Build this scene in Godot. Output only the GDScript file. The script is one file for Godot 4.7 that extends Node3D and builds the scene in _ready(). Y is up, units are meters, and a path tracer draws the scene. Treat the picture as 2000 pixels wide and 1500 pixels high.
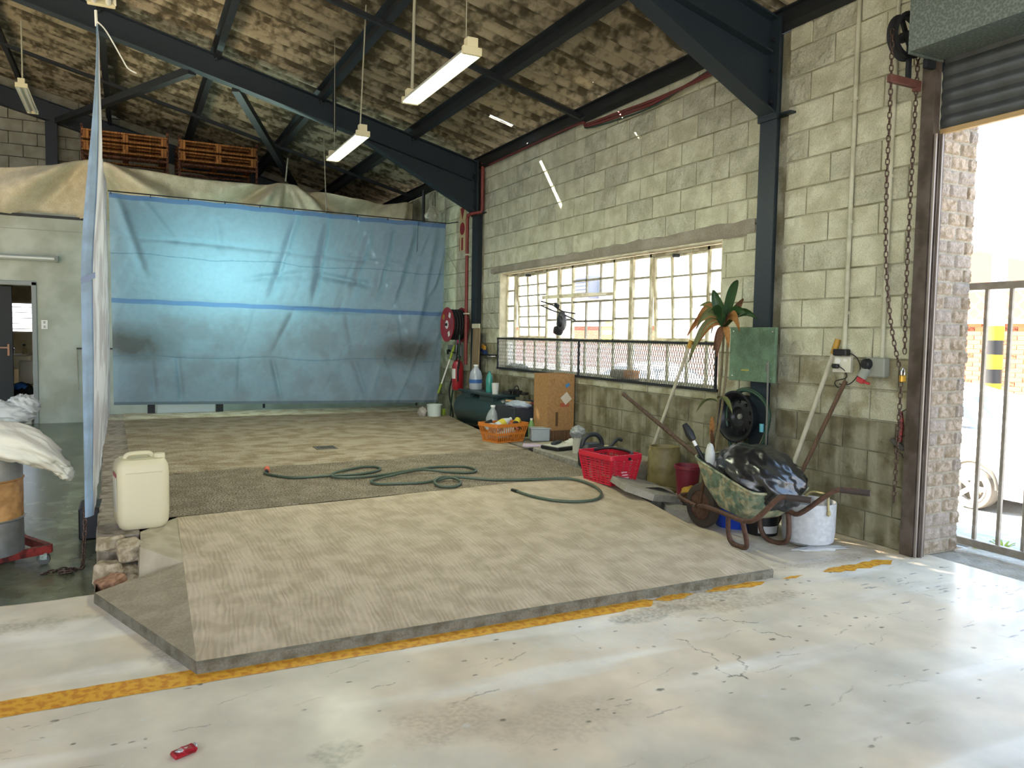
extends Node3D
# A workshop corner: concrete ramp, blue tarpaulins, block wall with steel window, roller door to the street.

class G:
	var st := SurfaceTool.new()
	var uvm = null
	var grp := 10
	func _init() -> void:
		st.begin(Mesh.PRIMITIVE_TRIANGLES)
		st.set_smooth_group(-1)
	func v(p: Vector3) -> void:
		if uvm != null:
			st.set_uv(uvm.call(p))
		st.add_vertex(p)
	func flat() -> void:
		st.set_smooth_group(-1)
	func soft() -> void:
		grp += 1
		st.set_smooth_group(grp)
	func tri(a: Vector3, b: Vector3, c: Vector3) -> void:
		v(a); v(b); v(c)
	func quad(a: Vector3, b: Vector3, c: Vector3, d: Vector3) -> void:
		tri(a, b, c); tri(a, c, d)
	func qn(a: Vector3, b: Vector3, c: Vector3, d: Vector3, n: Vector3) -> void:
		if (c - a).cross(b - a).dot(n) < 0.0:
			quad(d, c, b, a)
		else:
			quad(a, b, c, d)
	func tn(a: Vector3, b: Vector3, c: Vector3, n: Vector3) -> void:
		if (c - a).cross(b - a).dot(n) < 0.0:
			tri(c, b, a)
		else:
			tri(a, b, c)
	func box(c: Vector3, s: Vector3, b := Basis(), bev := 0.0) -> G:
		flat()
		var h := s / 2.0
		if bev <= 0.0:
			for a in 3:
				for q in [-1.0, 1.0]:
					var n := Vector3.ZERO; n[a] = q
					var u := Vector3.ZERO; u[(a + 1) % 3] = h[(a + 1) % 3]
					var w := Vector3.ZERO; w[(a + 2) % 3] = h[(a + 2) % 3]
					var o := n * h[a]
					qn(c + b * (o - u - w), c + b * (o + u - w), c + b * (o + u + w), c + b * (o - u + w), b * n)
			return self
		var e := h - Vector3(bev, bev, bev)
		for a in 3:
			var a1 := (a + 1) % 3
			var a2 := (a + 2) % 3
			for q in [-1.0, 1.0]:
				var P := []
				for k in [[-1, -1], [1, -1], [1, 1], [-1, 1]]:
					var p := Vector3.ZERO
					p[a] = q * h[a]; p[a1] = k[0] * e[a1]; p[a2] = k[1] * e[a2]
					P.append(c + b * p)
				var n := Vector3.ZERO; n[a] = q
				qn(P[0], P[1], P[2], P[3], b * n)
				for r in [-1.0, 1.0]:
					var p0 := Vector3.ZERO; p0[a] = q * h[a]; p0[a1] = r * e[a1]; p0[a2] = -e[a2]
					var p1 := p0; p1[a2] = e[a2]
					var p2 := Vector3.ZERO; p2[a] = q * e[a]; p2[a1] = r * h[a1]; p2[a2] = e[a2]
					var p3 := p2; p3[a2] = -e[a2]
					var m := Vector3.ZERO; m[a] = q; m[a1] = r
					qn(c + b * p0, c + b * p1, c + b * p2, c + b * p3, b * m)
		for x in [-1.0, 1.0]:
			for y in [-1.0, 1.0]:
				for z in [-1.0, 1.0]:
					tn(c + b * Vector3(x * h.x, y * e.y, z * e.z), c + b * Vector3(x * e.x, y * h.y, z * e.z), c + b * Vector3(x * e.x, y * e.y, z * h.z), b * Vector3(x, y, z))
		return self
	func bar(p: Vector3, q: Vector3, w: float, hgt: float, up := Vector3.UP, bev := 0.0) -> G:
		var d := (q - p).normalized()
		var r := d.cross(up)
		if r.length() < 0.01:
			r = d.cross(Vector3.RIGHT)
		r = r.normalized()
		return box((p + q) / 2.0, Vector3(w, hgt, p.distance_to(q)), Basis(r, r.cross(d).normalized(), -d), bev)
	func tube(pts: Array, rad, n := 8, closed := false, caps := true) -> G:
		var m := pts.size()
		var rings := []
		var nrm := Vector3.ZERO
		for i in m:
			var t: Vector3
			if closed:
				t = pts[(i + 1) % m] - pts[(i + m - 1) % m]
			else:
				t = pts[mini(i + 1, m - 1)] - pts[maxi(i - 1, 0)]
			t = t.normalized()
			if nrm == Vector3.ZERO:
				nrm = t.cross(Vector3.UP if absf(t.y) < 0.9 else Vector3.RIGHT).normalized()
			nrm = (nrm - t * nrm.dot(t)).normalized()
			var bn := t.cross(nrm)
			var r: float = rad[i] if rad is Array else rad
			var ring := PackedVector3Array()
			for k in n:
				var a := TAU * k / n
				ring.append(pts[i] + (nrm * cos(a) + bn * sin(a)) * r)
			rings.append(ring)
		soft()
		for i in (m if closed else m - 1):
			var A: PackedVector3Array = rings[i]
			var B: PackedVector3Array = rings[(i + 1) % m]
			for k in n:
				var l := (k + 1) % n
				qn(A[k], A[l], B[l], B[k], (A[k] + A[l]) * 0.5 - pts[i])
		if caps and not closed:
			flat()
			for e in [0, m - 1]:
				var R: PackedVector3Array = rings[e]
				var out: Vector3 = pts[e] - pts[1 if e == 0 else m - 2]
				for k in range(1, n - 1):
					tn(R[0], R[k], R[k + 1], out)
		return self
	func lathe(prof: Array, n := 24, xf := Transform3D(), a0 := 0.0, a1 := TAU) -> G:
		soft()
		for i in prof.size() - 1:
			var p: Vector2 = prof[i]
			var q: Vector2 = prof[i + 1]
			if p.is_equal_approx(q):
				continue
			if i > 0:
				var o: Vector2 = prof[i - 1]
				if absf(angle_difference((p - o).angle(), (q - p).angle())) > 0.7:
					soft()
			for k in n:
				var a := a0 + (a1 - a0) * k / n
				var b := a0 + (a1 - a0) * (k + 1) / n
				var A := xf * Vector3(p.x * cos(a), p.y, p.x * sin(a))
				var B := xf * Vector3(p.x * cos(b), p.y, p.x * sin(b))
				var C := xf * Vector3(q.x * cos(b), q.y, q.x * sin(b))
				var D := xf * Vector3(q.x * cos(a), q.y, q.x * sin(a))
				if p.x < 1e-5:
					tri(A, C, D)
				elif q.x < 1e-5:
					tri(A, B, C)
				else:
					quad(A, B, C, D)
		return self
	func prism(poly: Array, depth: float, xf := Transform3D(), softside := false) -> G:
		var pp := PackedVector2Array(poly)
		var idx := Geometry2D.triangulate_polygon(pp)
		flat()
		for i in range(0, idx.size(), 3):
			for z in [0.0, depth]:
				var a := pp[idx[i]]; var b := pp[idx[i + 1]]; var c := pp[idx[i + 2]]
				tn(xf * Vector3(a.x, a.y, z), xf * Vector3(b.x, b.y, z), xf * Vector3(c.x, c.y, z), xf.basis * Vector3(0, 0, 1.0 if (z > 0.0) == (depth > 0.0) else -1.0) * (1.0 if depth > 0.0 else -1.0))
		var cw := Geometry2D.is_polygon_clockwise(pp)
		if softside:
			soft()
		for i in pp.size():
			var p := pp[i]
			var q := pp[(i + 1) % pp.size()]
			var d := q - p
			var n := Vector2(d.y, -d.x) * (-1.0 if cw else 1.0)
			qn(xf * Vector3(p.x, p.y, 0), xf * Vector3(q.x, q.y, 0), xf * Vector3(q.x, q.y, depth), xf * Vector3(p.x, p.y, depth), xf.basis * Vector3(n.x, n.y, 0))
		return self
	func grid(nu: int, nv: int, f: Callable, flip := false) -> G:
		soft()
		var P := []
		for i in nu + 1:
			var row := PackedVector3Array()
			for j in nv + 1:
				row.append(f.call(float(i) / nu, float(j) / nv))
			P.append(row)
		for i in nu:
			for j in nv:
				var ks := [[i, j], [i, j + 1], [i + 1, j + 1], [i, j], [i + 1, j + 1], [i + 1, j]]
				if flip:
					ks.reverse()
				for k in ks:
					st.set_uv(Vector2(float(k[0]) / nu, 1.0 - float(k[1]) / nv))
					st.add_vertex(P[k[0]][k[1]])
		return self
	func blob(c: Vector3, r: Vector3, amp := 0.0, freq := 3.0, sd := 1, nu := 20, nv := 12, b := Basis(), ridged := false) -> G:
		var nz := FastNoiseLite.new()
		nz.seed = sd; nz.frequency = 1.0
		nz.noise_type = FastNoiseLite.TYPE_SIMPLEX_SMOOTH
		if ridged:
			nz.fractal_type = FastNoiseLite.FRACTAL_RIDGED
			nz.fractal_octaves = 3
		var f := func(u: float, w: float) -> Vector3:
			var a := TAU * u
			var e := PI * (w - 0.5)
			var d := Vector3(cos(a) * cos(e), sin(e), sin(a) * cos(e))
			var q := d * freq
			return c + b * (d * r * (1.0 + amp * nz.get_noise_3d(q.x, q.y, q.z)))
		return grid(nu, nv, f, true)

var cam: Camera3D
var env: Environment
var used := {}
var T := {}
var M := {}
var rng := RandomNumberGenerator.new()

func nz_(freq: float, sd: int, typ := FastNoiseLite.TYPE_SIMPLEX_SMOOTH, oct := 4) -> FastNoiseLite:
	var n := FastNoiseLite.new()
	n.noise_type = typ; n.frequency = freq; n.seed = sd
	n.fractal_octaves = oct
	if oct < 2:
		n.fractal_type = FastNoiseLite.FRACTAL_NONE
	return n
# seamless noise as a colour ramp from c0 to c1
func ntex(freq: float, c0: String, c1: String, sd := 1, size := 512, oct := 4, p0 := 0.25, p1 := 0.75, typ := FastNoiseLite.TYPE_SIMPLEX_SMOOTH) -> NoiseTexture2D:
	var t := NoiseTexture2D.new()
	t.width = size; t.height = size; t.seamless = true
	t.noise = nz_(freq, sd, typ, oct)
	var g := Gradient.new()
	g.offsets = PackedFloat32Array([p0, p1]); g.colors = PackedColorArray([Color(c0), Color(c1)])
	t.color_ramp = g
	return t
func nmap(freq: float, bump: float, sd := 1, size := 512, oct := 4, typ := FastNoiseLite.TYPE_SIMPLEX_SMOOTH) -> NoiseTexture2D:
	var t := NoiseTexture2D.new()
	t.width = size; t.height = size; t.seamless = true
	t.as_normal_map = true; t.bump_strength = bump
	t.noise = nz_(freq, sd, typ, oct)
	return t
# noise stretched along one axis (brush marks, broom marks, streaks)
func stretched(w: int, h: int, small: int, freq: float, sd: int, c0: String, c1: String, lo := 0.2, hi := 0.8, across := false) -> ImageTexture:
	var im := nz_(freq, sd).get_seamless_image(small if across else w, h if across else small)
	im.convert(Image.FORMAT_RGB8)
	im.resize(w, h, Image.INTERPOLATE_CUBIC)
	var a := Color(c0)
	var b := Color(c1)
	var lut := PackedByteArray()
	for i in 256:
		var c := a.lerp(b, clampf((i / 255.0 - lo) / (hi - lo), 0.0, 1.0))
		lut.append(c.r8); lut.append(c.g8); lut.append(c.b8)
	var d := im.get_data()
	for i in range(0, d.size(), 3):
		var k := d[i] * 3
		d[i] = lut[k]; d[i + 1] = lut[k + 1]; d[i + 2] = lut[k + 2]
	return ImageTexture.create_from_image(Image.create_from_data(w, h, false, Image.FORMAT_RGB8, d))

func mat(key: String, col: String, rough := 0.8, o := {}) -> StandardMaterial3D:
	if M.has(key):
		return M[key]
	var m := StandardMaterial3D.new()
	m.resource_name = key
	m.albedo_color = Color(col)
	m.roughness = rough
	m.metallic = o.get("metal", 0.0)
	m.metallic_specular = o.get("spec", 0.5)
	var s: float = o.get("s", 1.0)
	if o.has("tex"):
		m.albedo_texture = o.tex
	if o.has("nrm"):
		m.normal_enabled = true; m.normal_texture = o.nrm; m.normal_scale = o.get("ns", 1.0)
	if o.has("hgt"):
		m.heightmap_enabled = true; m.heightmap_texture = o.hgt; m.heightmap_scale = o.get("hs", 0.5)
	if o.has("rtex"):
		m.roughness_texture = o.rtex
	if not o.get("uv", false):
		m.uv1_triplanar = true
		m.uv1_world_triplanar = o.get("world", false)
	m.uv1_scale = o.get("sv", Vector3(s, s, s))
	if o.has("det"):
		m.detail_enabled = true; m.detail_albedo = o.det
		m.detail_blend_mode = BaseMaterial3D.BLEND_MODE_MUL
		m.detail_uv_layer = BaseMaterial3D.DETAIL_UV_2
		m.uv2_triplanar = true; m.uv2_world_triplanar = o.get("world", false)
		var d: float = o.get("ds", 1.0)
		m.uv2_scale = o.get("dsv", Vector3(d, d, d))
	if o.has("alpha"):
		m.transparency = BaseMaterial3D.TRANSPARENCY_ALPHA
		m.albedo_color.a = o.alpha
	if o.has("back"):
		m.backlight_enabled = true; m.backlight = Color(o.back)
	if o.has("emit"):
		m.emission_enabled = true; m.emission = Color(o.emit); m.emission_energy_multiplier = o.get("ee", 1.0)
	if o.has("coat"):
		m.clearcoat_enabled = true; m.clearcoat = o.coat; m.clearcoat_roughness = 0.2
	M[key] = m
	return m

func numbered(n: String) -> String:
	if not used.has(n):
		used[n] = 0
		return n
	used[n] += 1
	return "%s_%03d" % [n, used[n]]
func tag(o: Node3D, label: String, cat: String, group := "") -> Node3D:
	o.set_meta("label", label); o.set_meta("category", cat)
	if group != "":
		o.set_meta("group", group)
	return o
func obj(n: String, g: G, m: Material, parent: Node3D = null) -> MeshInstance3D:
	g.st.generate_normals()
	return inst(n, g.st.commit(), m, parent)
func inst(n: String, mesh: Mesh, m: Material, parent: Node3D = null, xf := Transform3D()) -> MeshInstance3D:
	var o := MeshInstance3D.new()
	o.mesh = mesh
	o.material_override = m
	o.transform = xf
	if parent == null:
		o.name = numbered(n)
		add_child(o)
	else:
		o.name = n
		parent.add_child(o, true)
	return o
func meshof(g: G) -> ArrayMesh:
	g.st.generate_normals()
	return g.st.commit()
func struct(n: String, g: G, m: Material) -> MeshInstance3D:
	var o := obj(n, g, m)
	o.set_meta("kind", "structure")
	return o
func thing(n: String, label: String, cat: String, at := Vector3.ZERO, group := "", turn := 0.0) -> Node3D:
	var o := Node3D.new()
	o.name = numbered(n)
	add_child(o)
	o.position = at
	o.rotation.y = turn
	return tag(o, label, cat, group)
func dup(src: Node3D, label: String, at: Vector3, turn := 0.0) -> Node3D:
	var c: Node3D = src.duplicate()
	c.name = numbered(String(src.name).trim_suffix("_001"))
	add_child(c)
	c.position = at; c.rotation.y = turn
	c.set_meta("label", label)
	return c
func setkind(o: Node3D, k: String) -> Node3D:
	o.set_meta("kind", k)
	return o
func arc(c: Vector3, u: Vector3, w: Vector3, r: float, a0: float, a1: float, n: int) -> Array:
	var p := []
	for i in n + 1:
		var a := lerpf(a0, a1, float(i) / n)
		p.append(c + (u * cos(a) + w * sin(a)) * r)
	return p
func curve(pts: Array, n := 6, closed := false) -> Array:
	var out := []
	var m := pts.size()
	for i in (m if closed else m - 1):
		var p0: Vector3 = pts[(i - 1 + m) % m] if closed else pts[maxi(i - 1, 0)]
		var p1: Vector3 = pts[i]
		var p2: Vector3 = pts[(i + 1) % m]
		var p3: Vector3 = pts[(i + 2) % m] if closed else pts[mini(i + 2, m - 1)]
		for k in n:
			out.append(p1.cubic_interpolate(p2, p0, p3, float(k) / n))
	if not closed:
		out.append(pts[m - 1])
	return out
func rrect(w: float, h: float, r: float, n := 4) -> Array:
	var p := []
	for k in 4:
		var c := Vector2((w / 2 - r) * (1 if k in [0, 3] else -1), (h / 2 - r) * (1 if k < 2 else -1))
		for i in n + 1:
			var a := PI / 2 * (k + float(i) / n)
			p.append(c + Vector2(cos(a), sin(a)) * r)
	return p
func circ(r: float, n := 24, c := Vector2.ZERO) -> Array:
	var p := []
	for i in n:
		p.append(c + Vector2(cos(TAU * i / n), sin(TAU * i / n)) * r)
	return p
# the roof plane: y of the sheets' underside above a point x of the right-hand slope
func roof_y(x: float) -> float:
	return 3.72 - 0.255 * x

func _ready() -> void:
	# ---- camera, sky, sun, exposure
	cam = Camera3D.new()
	cam.name = "camera"
	cam.fov = rad_to_deg(2.0 * atan(750.0 / 1501.34))
	cam.near = 0.05; cam.far = 400.0
	add_child(cam)
	cam.position = Vector3(-4.3203, 1.308, 0.0)
	cam.basis = Basis(Vector3.UP, -0.4641) * Basis(Vector3.RIGHT, -0.0626) * Basis(Vector3.BACK, 0.0174)
	cam.current = true
	var we := WorldEnvironment.new()
	we.name = "world"
	env = Environment.new()
	env.tonemap_mode = Environment.TONE_MAPPER_LINEAR
	env.tonemap_exposure = 8.0
	env.background_mode = Environment.BG_SKY
	env.sdfgi_enabled = true; env.ssao_enabled = true; env.ssil_enabled = true
	var sky := Sky.new()
	var sm := ProceduralSkyMaterial.new()
	sm.sky_top_color = Color("93b2d8"); sm.sky_horizon_color = Color("e9edf0"); sm.sky_curve = 0.2
	sm.ground_bottom_color = Color("8a8680"); sm.ground_horizon_color = Color("b8b6b0")
	sm.sky_energy_multiplier = 1.0
	sm.sun_angle_max = 3.0
	sky.sky_material = sm
	env.sky = sky
	we.environment = env
	add_child(we)
	var sun := DirectionalLight3D.new()
	sun.name = "sun"
	sun.light_color = Color("fff1dc"); sun.light_energy = 2.8
	sun.light_angular_distance = 0.53
	sun.shadow_enabled = true
	add_child(sun)
	sun.look_at_from_position(Vector3(0, 20, 0), Vector3(0, 20, 0) + Vector3(0.335, -0.752, 0.57))
	rng.seed = 7
	textures()
	shell()
	roof()
	wall_right()
	door_right()
	window_right()
	ground()
	ramp()
	back_end()
	drapes()
	lamps()
	wall_things()
	near_things()
	clutter()
	left_things()
	outside()

func textures() -> void:
	T.fine = ntex(0.05, "e6e6e6", "ffffff", 3, 512, 5)
	T.mott = ntex(0.012, "e2e0da", "ffffff", 5, 512, 5)
	T.rust = ntex(0.02, "6b4a38", "ffffff", 8, 512, 5, 0.3, 0.6)
	T.dirt = ntex(0.011, "c9c3b3", "ffffff", 11, 512, 6, 0.3, 0.62)
	T.spot = ntex(0.06, "5a564c", "ffffff", 21, 512, 4, 0.24, 0.36)
	T.moss = ntex(0.01, "8d8775", "ffffff", 25, 512, 6, 0.25, 0.7)
	T.nfine = nmap(0.06, 3.0, 4, 512, 5)
	T.nrough = nmap(0.025, 8.0, 6, 512, 5)
	T.nsoft = nmap(0.008, 6.0, 9, 512, 3)
	T.streak = stretched(256, 1024, 16, 0.03, 12, "dedbd2", "ffffff", 0.25, 0.6)
	T.roofstreak = stretched(512, 512, 24, 0.02, 31, "7d7566", "ffffff", 0.25, 0.75, true)
	T.wood = stretched(512, 512, 10, 0.05, 17, "9a8a74", "ffffff", 0.2, 0.8)
	mat("paint", "d2d2b8", 0.72, {"tex": T.mott, "s": 0.7, "world": true, "nrm": T.nrough, "ns": 0.5, "det": T.fine, "ds": 3.0})
	mat("paint_b", "c6c6b0", 0.75, {"tex": T.mott, "s": 0.6, "world": true, "nrm": T.nrough, "ns": 0.8, "det": T.fine, "ds": 2.3})
	mat("paint_mid", "bab8a0", 0.78, {"tex": T.dirt, "s": 0.5, "world": true, "nrm": T.nrough, "ns": 0.5, "det": T.fine, "ds": 2.6})
	mat("paint_low", "8e8a75", 0.82, {"tex": T.dirt, "s": 0.6, "world": true, "nrm": T.nrough, "ns": 0.5, "det": T.streak, "dsv": Vector3(0.9, 0.35, 0.9)})
	mat("plaster", "b4b9ab", 0.75, {"tex": T.mott, "s": 0.3, "world": true, "nrm": T.nsoft, "ns": 0.25})
	mat("steel", "212c34", 0.5, {"tex": T.fine, "s": 1.5, "world": true})
	mat("steel_dark", "1e2226", 0.6, {"tex": T.mott, "s": 1.0, "world": true})
	mat("galv", "8d968e", 0.42, {"metal": 0.55, "tex": ntex(0.05, "cdd3cb", "ffffff", 41, 512, 3, 0.35, 0.65, FastNoiseLite.TYPE_CELLULAR), "s": 2.5, "world": true})
	mat("ruststeel", "75695f", 0.75, {"tex": T.rust, "s": 1.3, "metal": 0.2})
	mat("concrete", "a39c8d", 0.9, {"tex": T.mott, "s": 0.5, "world": true, "nrm": T.nrough, "ns": 0.5, "det": T.fine, "ds": 2.0})
	mat("black", "16171a", 0.5)
	mat("blackrubber", "1b1b1c", 0.75)
	mat("white", "e9e8e2", 0.5)
	mat("chrome", "c9c9c6", 0.25, {"metal": 0.9})
	mat("glass", "ffffff", 0.03, {"alpha": 0.06})
	mat("woodbrown", "7a5c43", 0.75, {"tex": T.wood, "s": 1.0, "sv": Vector3(4, 4, 1.2)})

func shell() -> void:
	# the parts of the hall that close it: far side, front with two unseen open doorways enlarged to let in light, outer faces
	struct("wall_left", G.new().box(Vector3(-15.15, 2.2, -4.7), Vector3(0.3, 4.4, 21.4)), M.plaster)
	var g := G.new()
	for a in [[-15.0, -13.6, 0.0, 6.4], [-7.2, -6.8, 0.0, 6.4], [-0.6, 0.25, 0.0, 6.4], [-13.6, -7.2, 3.9, 6.4], [-6.8, -0.6, 3.9, 6.4]]:
		g.box(Vector3((a[0] + a[1]) / 2, (a[2] + a[3]) / 2, 5.9), Vector3(a[1] - a[0], a[3] - a[2], 0.25))
	struct("wall_front", g, M.plaster)

func ibeam(g: G, p: Vector3, q: Vector3, depth: float, width: float, up: Vector3, tf := 0.012) -> void:
	# p-q is the outer face of the top flange
	g.bar(p - up * tf / 2, q - up * tf / 2, width, tf, up)
	g.bar(p - up * (depth - tf / 2), q - up * (depth - tf / 2), width, tf, up)
	g.bar(p - up * depth / 2, q - up * depth / 2, 0.01, depth - 2 * tf, up)

func frame_at(z: float, label: String) -> void:
	var t := thing("portal_frame", label, "steel frame", Vector3(0, 0, z), "steel portal frames")
	var g := G.new()
	g.box(Vector3(-0.094, 1.82, 0), Vector3(0.012, 3.64, 0.165))
	g.box(Vector3(0.0, 1.82, 0), Vector3(0.18, 3.64, 0.012))
	obj("column", g, M.steel, t)
	g = G.new()
	var up := Vector3(0.247, 0.969, 0)
	ibeam(g, Vector3(-0.09, 3.622, 0), Vector3(-7.5, 5.513, 0), 0.26, 0.15, up)
	obj("rafter", g, M.steel, t)
	g = G.new()
	var a := Vector3(-0.10, 2.95, 0)
	var b := Vector3(-1.75, 3.78, 0)
	g.bar(a, b, 0.15, 0.014, Vector3(0.45, 0.89, 0))
	g.prism([Vector2(-0.1, 2.95), Vector2(-1.75, 3.78), Vector2(-0.1, 3.38)], 0.012, Transform3D(Basis(), Vector3(0, 0, -0.006)))
	obj("haunch", g, M.steel, t)
	g = G.new()
	g.box(Vector3(-0.105, 3.27, 0), Vector3(0.02, 0.72, 0.19))
	g.box(Vector3(-0.04, 2.95, 0), Vector3(0.16, 0.014, 0.165))
	g.box(Vector3(-0.01, 2.95, 0.12), Vector3(0.1, 0.014, 0.09))
	obj("end_plate", g, M.steel, t)
	for k in 6:
		obj("bolt", G.new().lathe([Vector2(0, 0), Vector2(0.014, 0), Vector2(0.014, 0.03), Vector2(0, 0.03)], 6, Transform3D(Basis(Vector3.BACK, PI / 2), Vector3(-0.115, 3.03 + 0.1 * (k / 2) * 2.2, -0.045 if k % 2 == 0 else 0.045))), M.steel_dark, t)

func roof() -> void:
	frame_at(-4.31, "dark blue steel portal frame nearest the roller door")
	frame_at(-9.64, "dark blue steel portal frame beside the fire hose reel")
	var t := thing("portal_frame", "dark blue steel frame against the gable wall above the canvas", "steel frame", Vector3(0, 0, -14.85), "steel portal frames")
	var g := G.new()
	ibeam(g, Vector3(-0.05, 3.61, 0), Vector3(-7.5, 5.513, 0), 0.3, 0.15, Vector3(0.247, 0.969, 0))
	obj("rafter", g, M.steel, t)
	obj("post", G.new().box(Vector3(-5.39, 2.3, 0.02), Vector3(0.17, 4.72, 0.12)), M.steel, t)
	# purlins, each a thing
	var xs := [-0.02, -1.0, -2.18, -3.37, -4.55, -5.75, -6.9]
	var names := ["eave purlin lying on top of the block wall", "first steel purlin up the slope from the block wall", "second steel purlin up the slope, above the hanging lamps", "third steel purlin up the slope from the block wall", "fourth steel purlin up the slope, above the hanging side sheet", "fifth steel purlin up the slope, near the ridge", "topmost steel purlin beside the ridge"]
	for i in xs.size():
		var x: float = xs[i]
		var p := thing("purlin", names[i], "purlin", Vector3(x, roof_y(x) - 0.085, 0), "roof purlins")
		p.basis = Basis(Vector3.BACK, -atan(0.255))
		g = G.new()
		if i == 0:
			g.box(Vector3(0.0, -0.02, -4.7), Vector3(0.05, 0.15, 20.6))
			g.box(Vector3(-0.02, 0.05, -4.7), Vector3(0.07, 0.012, 20.6))
			g.box(Vector3(-0.02, -0.09, -4.7), Vector3(0.07, 0.012, 20.6))
		else:
			g.box(Vector3(0.0, 0.0, -4.7), Vector3(0.012, 0.13, 20.6))
			g.box(Vector3(-0.03, 0.06, -4.7), Vector3(0.06, 0.012, 20.6))
			g.box(Vector3(0.03, -0.06, -4.7), Vector3(0.06, 0.012, 20.6))
		obj("rail", g, M.steel_dark, p)
		for z in [-4.31, -9.64]:
			if i > 0:
				obj("cleat", G.new().box(Vector3(0.02, -0.02, z + 0.0), Vector3(0.02, 0.15, 0.1)), M.steel, p)
	# sag bars and braces
	for z in [-6.98, -12.3]:
		tag(obj("sag_bar", G.new().bar(Vector3(-0.05, roof_y(-0.05) - 0.16, z), Vector3(-7.4, roof_y(-7.4) - 0.16, z), 0.045, 0.045), M.steel_dark), "thin steel tie bar under the purlins, " + ("between the two frames" if z > -8 else "behind the far frame"), "tie bar", "tie bars under the purlins")
	var br := [[Vector3(-3.62, 4.27, -9.7), Vector3(-5.3, 4.68, -14.8), "dark steel roof brace running to the gable post"], [Vector3(-3.15, 4.15, -9.7), Vector3(-1.3, 3.68, -14.8), "dark steel roof brace sloping down toward the fan"]]
	for b in br:
		tag(obj("roof_brace", G.new().bar(b[0], b[1], 0.09, 0.09), M.steel_dark), b[2], "brace", "roof braces")
	tag(obj("roof_brace", G.new().bar(Vector3(-2.02, 3.77, -9.64 + 0.09), Vector3(-2.18, 4.15, -8.95), 0.04, 0.04), M.steel_dark), "short fly brace from the far frame up to the second purlin", "brace", "roof braces")
	# corrugated sheets, each a part of the roof
	var top := thing("roof_sheeting", "weathered grey corrugated roof of overlapping fibre cement sheets", "roof")
	top.set_meta("kind", "structure")
	top.remove_meta("category")
	top.name = "ceiling"
	mat("sheet_a", "b3ac9b", 0.95, {"uv": true, "tex": sheet_map(201), "nrm": T.nfine, "ns": 0.3})
	mat("sheet_b", "a8a294", 0.95, {"uv": true, "tex": sheet_map(202), "nrm": T.nfine, "ns": 0.3})
	mat("sheet_c", "9d9787", 0.95, {"uv": true, "tex": sheet_map(203), "nrm": T.nfine, "ns": 0.3})
	var ms := []
	for lens in [2.45]:
		ms.append(meshof(sheet(lens, [])))
	var slope := Basis(Vector3.BACK, -atan(0.255))
	for row in 3:
		var x0: float = [0.32, -2.06, -4.43][row]
		for k in 21:
			var z := -15.3 + k * 1.002
			var m: Material = [M.sheet_a, M.sheet_b, M.sheet_a, M.sheet_c][(k * 3 + row * 5 + (k / 4)) % 4]
			var mesh: Mesh = ms[0]
			# two sheets have a chipped lap that lets the sun in
			var gaps := []
			for q in [[-8.36, -8.322, 0.53, 0.84], [-6.575, -6.53, 0.545, 0.61]]:
				if row == 0 and q[1] - z > -0.02 and q[0] - z < 1.04:
					gaps.append([q[0] - z, q[1] - z, q[2], q[3]])
			if gaps.size() > 0:
				mesh = meshof(sheet(2.45, gaps))
			var at := Vector3(x0, roof_y(x0) + 0.03 + (0.018 if k % 2 == 0 else 0.0) + 0.014 * row, z)
			inst("roof_sheet", mesh, m, top, Transform3D(slope, at))
	var g2 := G.new()
	g2.box(Vector3(-7.2, 5.62, -4.7), Vector3(1.1, 0.02, 21.6), slope)
	var fall := Basis(Vector3.BACK, atan(0.255))
	g2.box(Vector3(-8.3, 5.5, -4.7), Vector3(1.8, 0.02, 21.6), fall)
	g2.box(Vector3(-13.55, 4.16, -4.7), Vector3(3.6, 0.02, 21.6), fall)
	for k in 12:
		if k % 6 == 0:
			g2.box(Vector3(-10.5, 4.94, -14.6 + 1.8 * k), Vector3(2.9, 0.02, 1.85), fall)
		else:
			obj("added_rooflight", G.new().box(Vector3(-10.5, 4.94, -14.6 + 1.8 * k), Vector3(2.9, 0.006, 1.85), fall), mat("added_rooflight", "ffffff", 0.1, {"alpha": 0.2}), top)  # out-of-view clear panes added to brighten the hall
	obj("far_slope", g2, M.sheet_a, top)

# a corrugated sheet, 1.05 m wide along +z, len long up the slope (local -x); gaps are [z0, z1, x0, x1] left open
func sheet(length: float, gaps: Array) -> G:
	var g := G.new()
	g.uvm = func(p: Vector3) -> Vector2: return Vector2(-p.x / 2.45, p.z + 0.02)
	g.soft()
	var zs := []
	for i in 49:
		zs.append(-0.02 + 1.06 * i / 48.0)
	var cutx := [0.0, length]
	for q in gaps:
		for e in [q[0], q[1]]:
			if e > -0.02 and e < 1.04:
				zs.append(e)
		cutx.append(q[2]); cutx.append(q[3])
	zs.sort(); cutx.sort()
	var h := func(z: float) -> float: return 0.031 * cos(TAU * (z + 0.044) / 0.177)
	for i in zs.size() - 1:
		var z0: float = zs[i]
		var z1: float = zs[i + 1]
		if z1 - z0 < 1e-5:
			continue
		for j in cutx.size() - 1:
			var mz := (z0 + z1) / 2
			var mx: float = (cutx[j] + cutx[j + 1]) / 2
			var open := false
			for q in gaps:
				if mz > q[0] and mz < q[1] and mx > q[2] and mx < q[3]:
					open = true
			if not open:
				var y0: float = h.call(z0)
				var y1: float = h.call(z1)
				g.qn(Vector3(-cutx[j], y0, z0), Vector3(-cutx[j], y1, z1), Vector3(-cutx[j + 1], y1, z1), Vector3(-cutx[j + 1], y0, z0), Vector3.DOWN)
	return g

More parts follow.
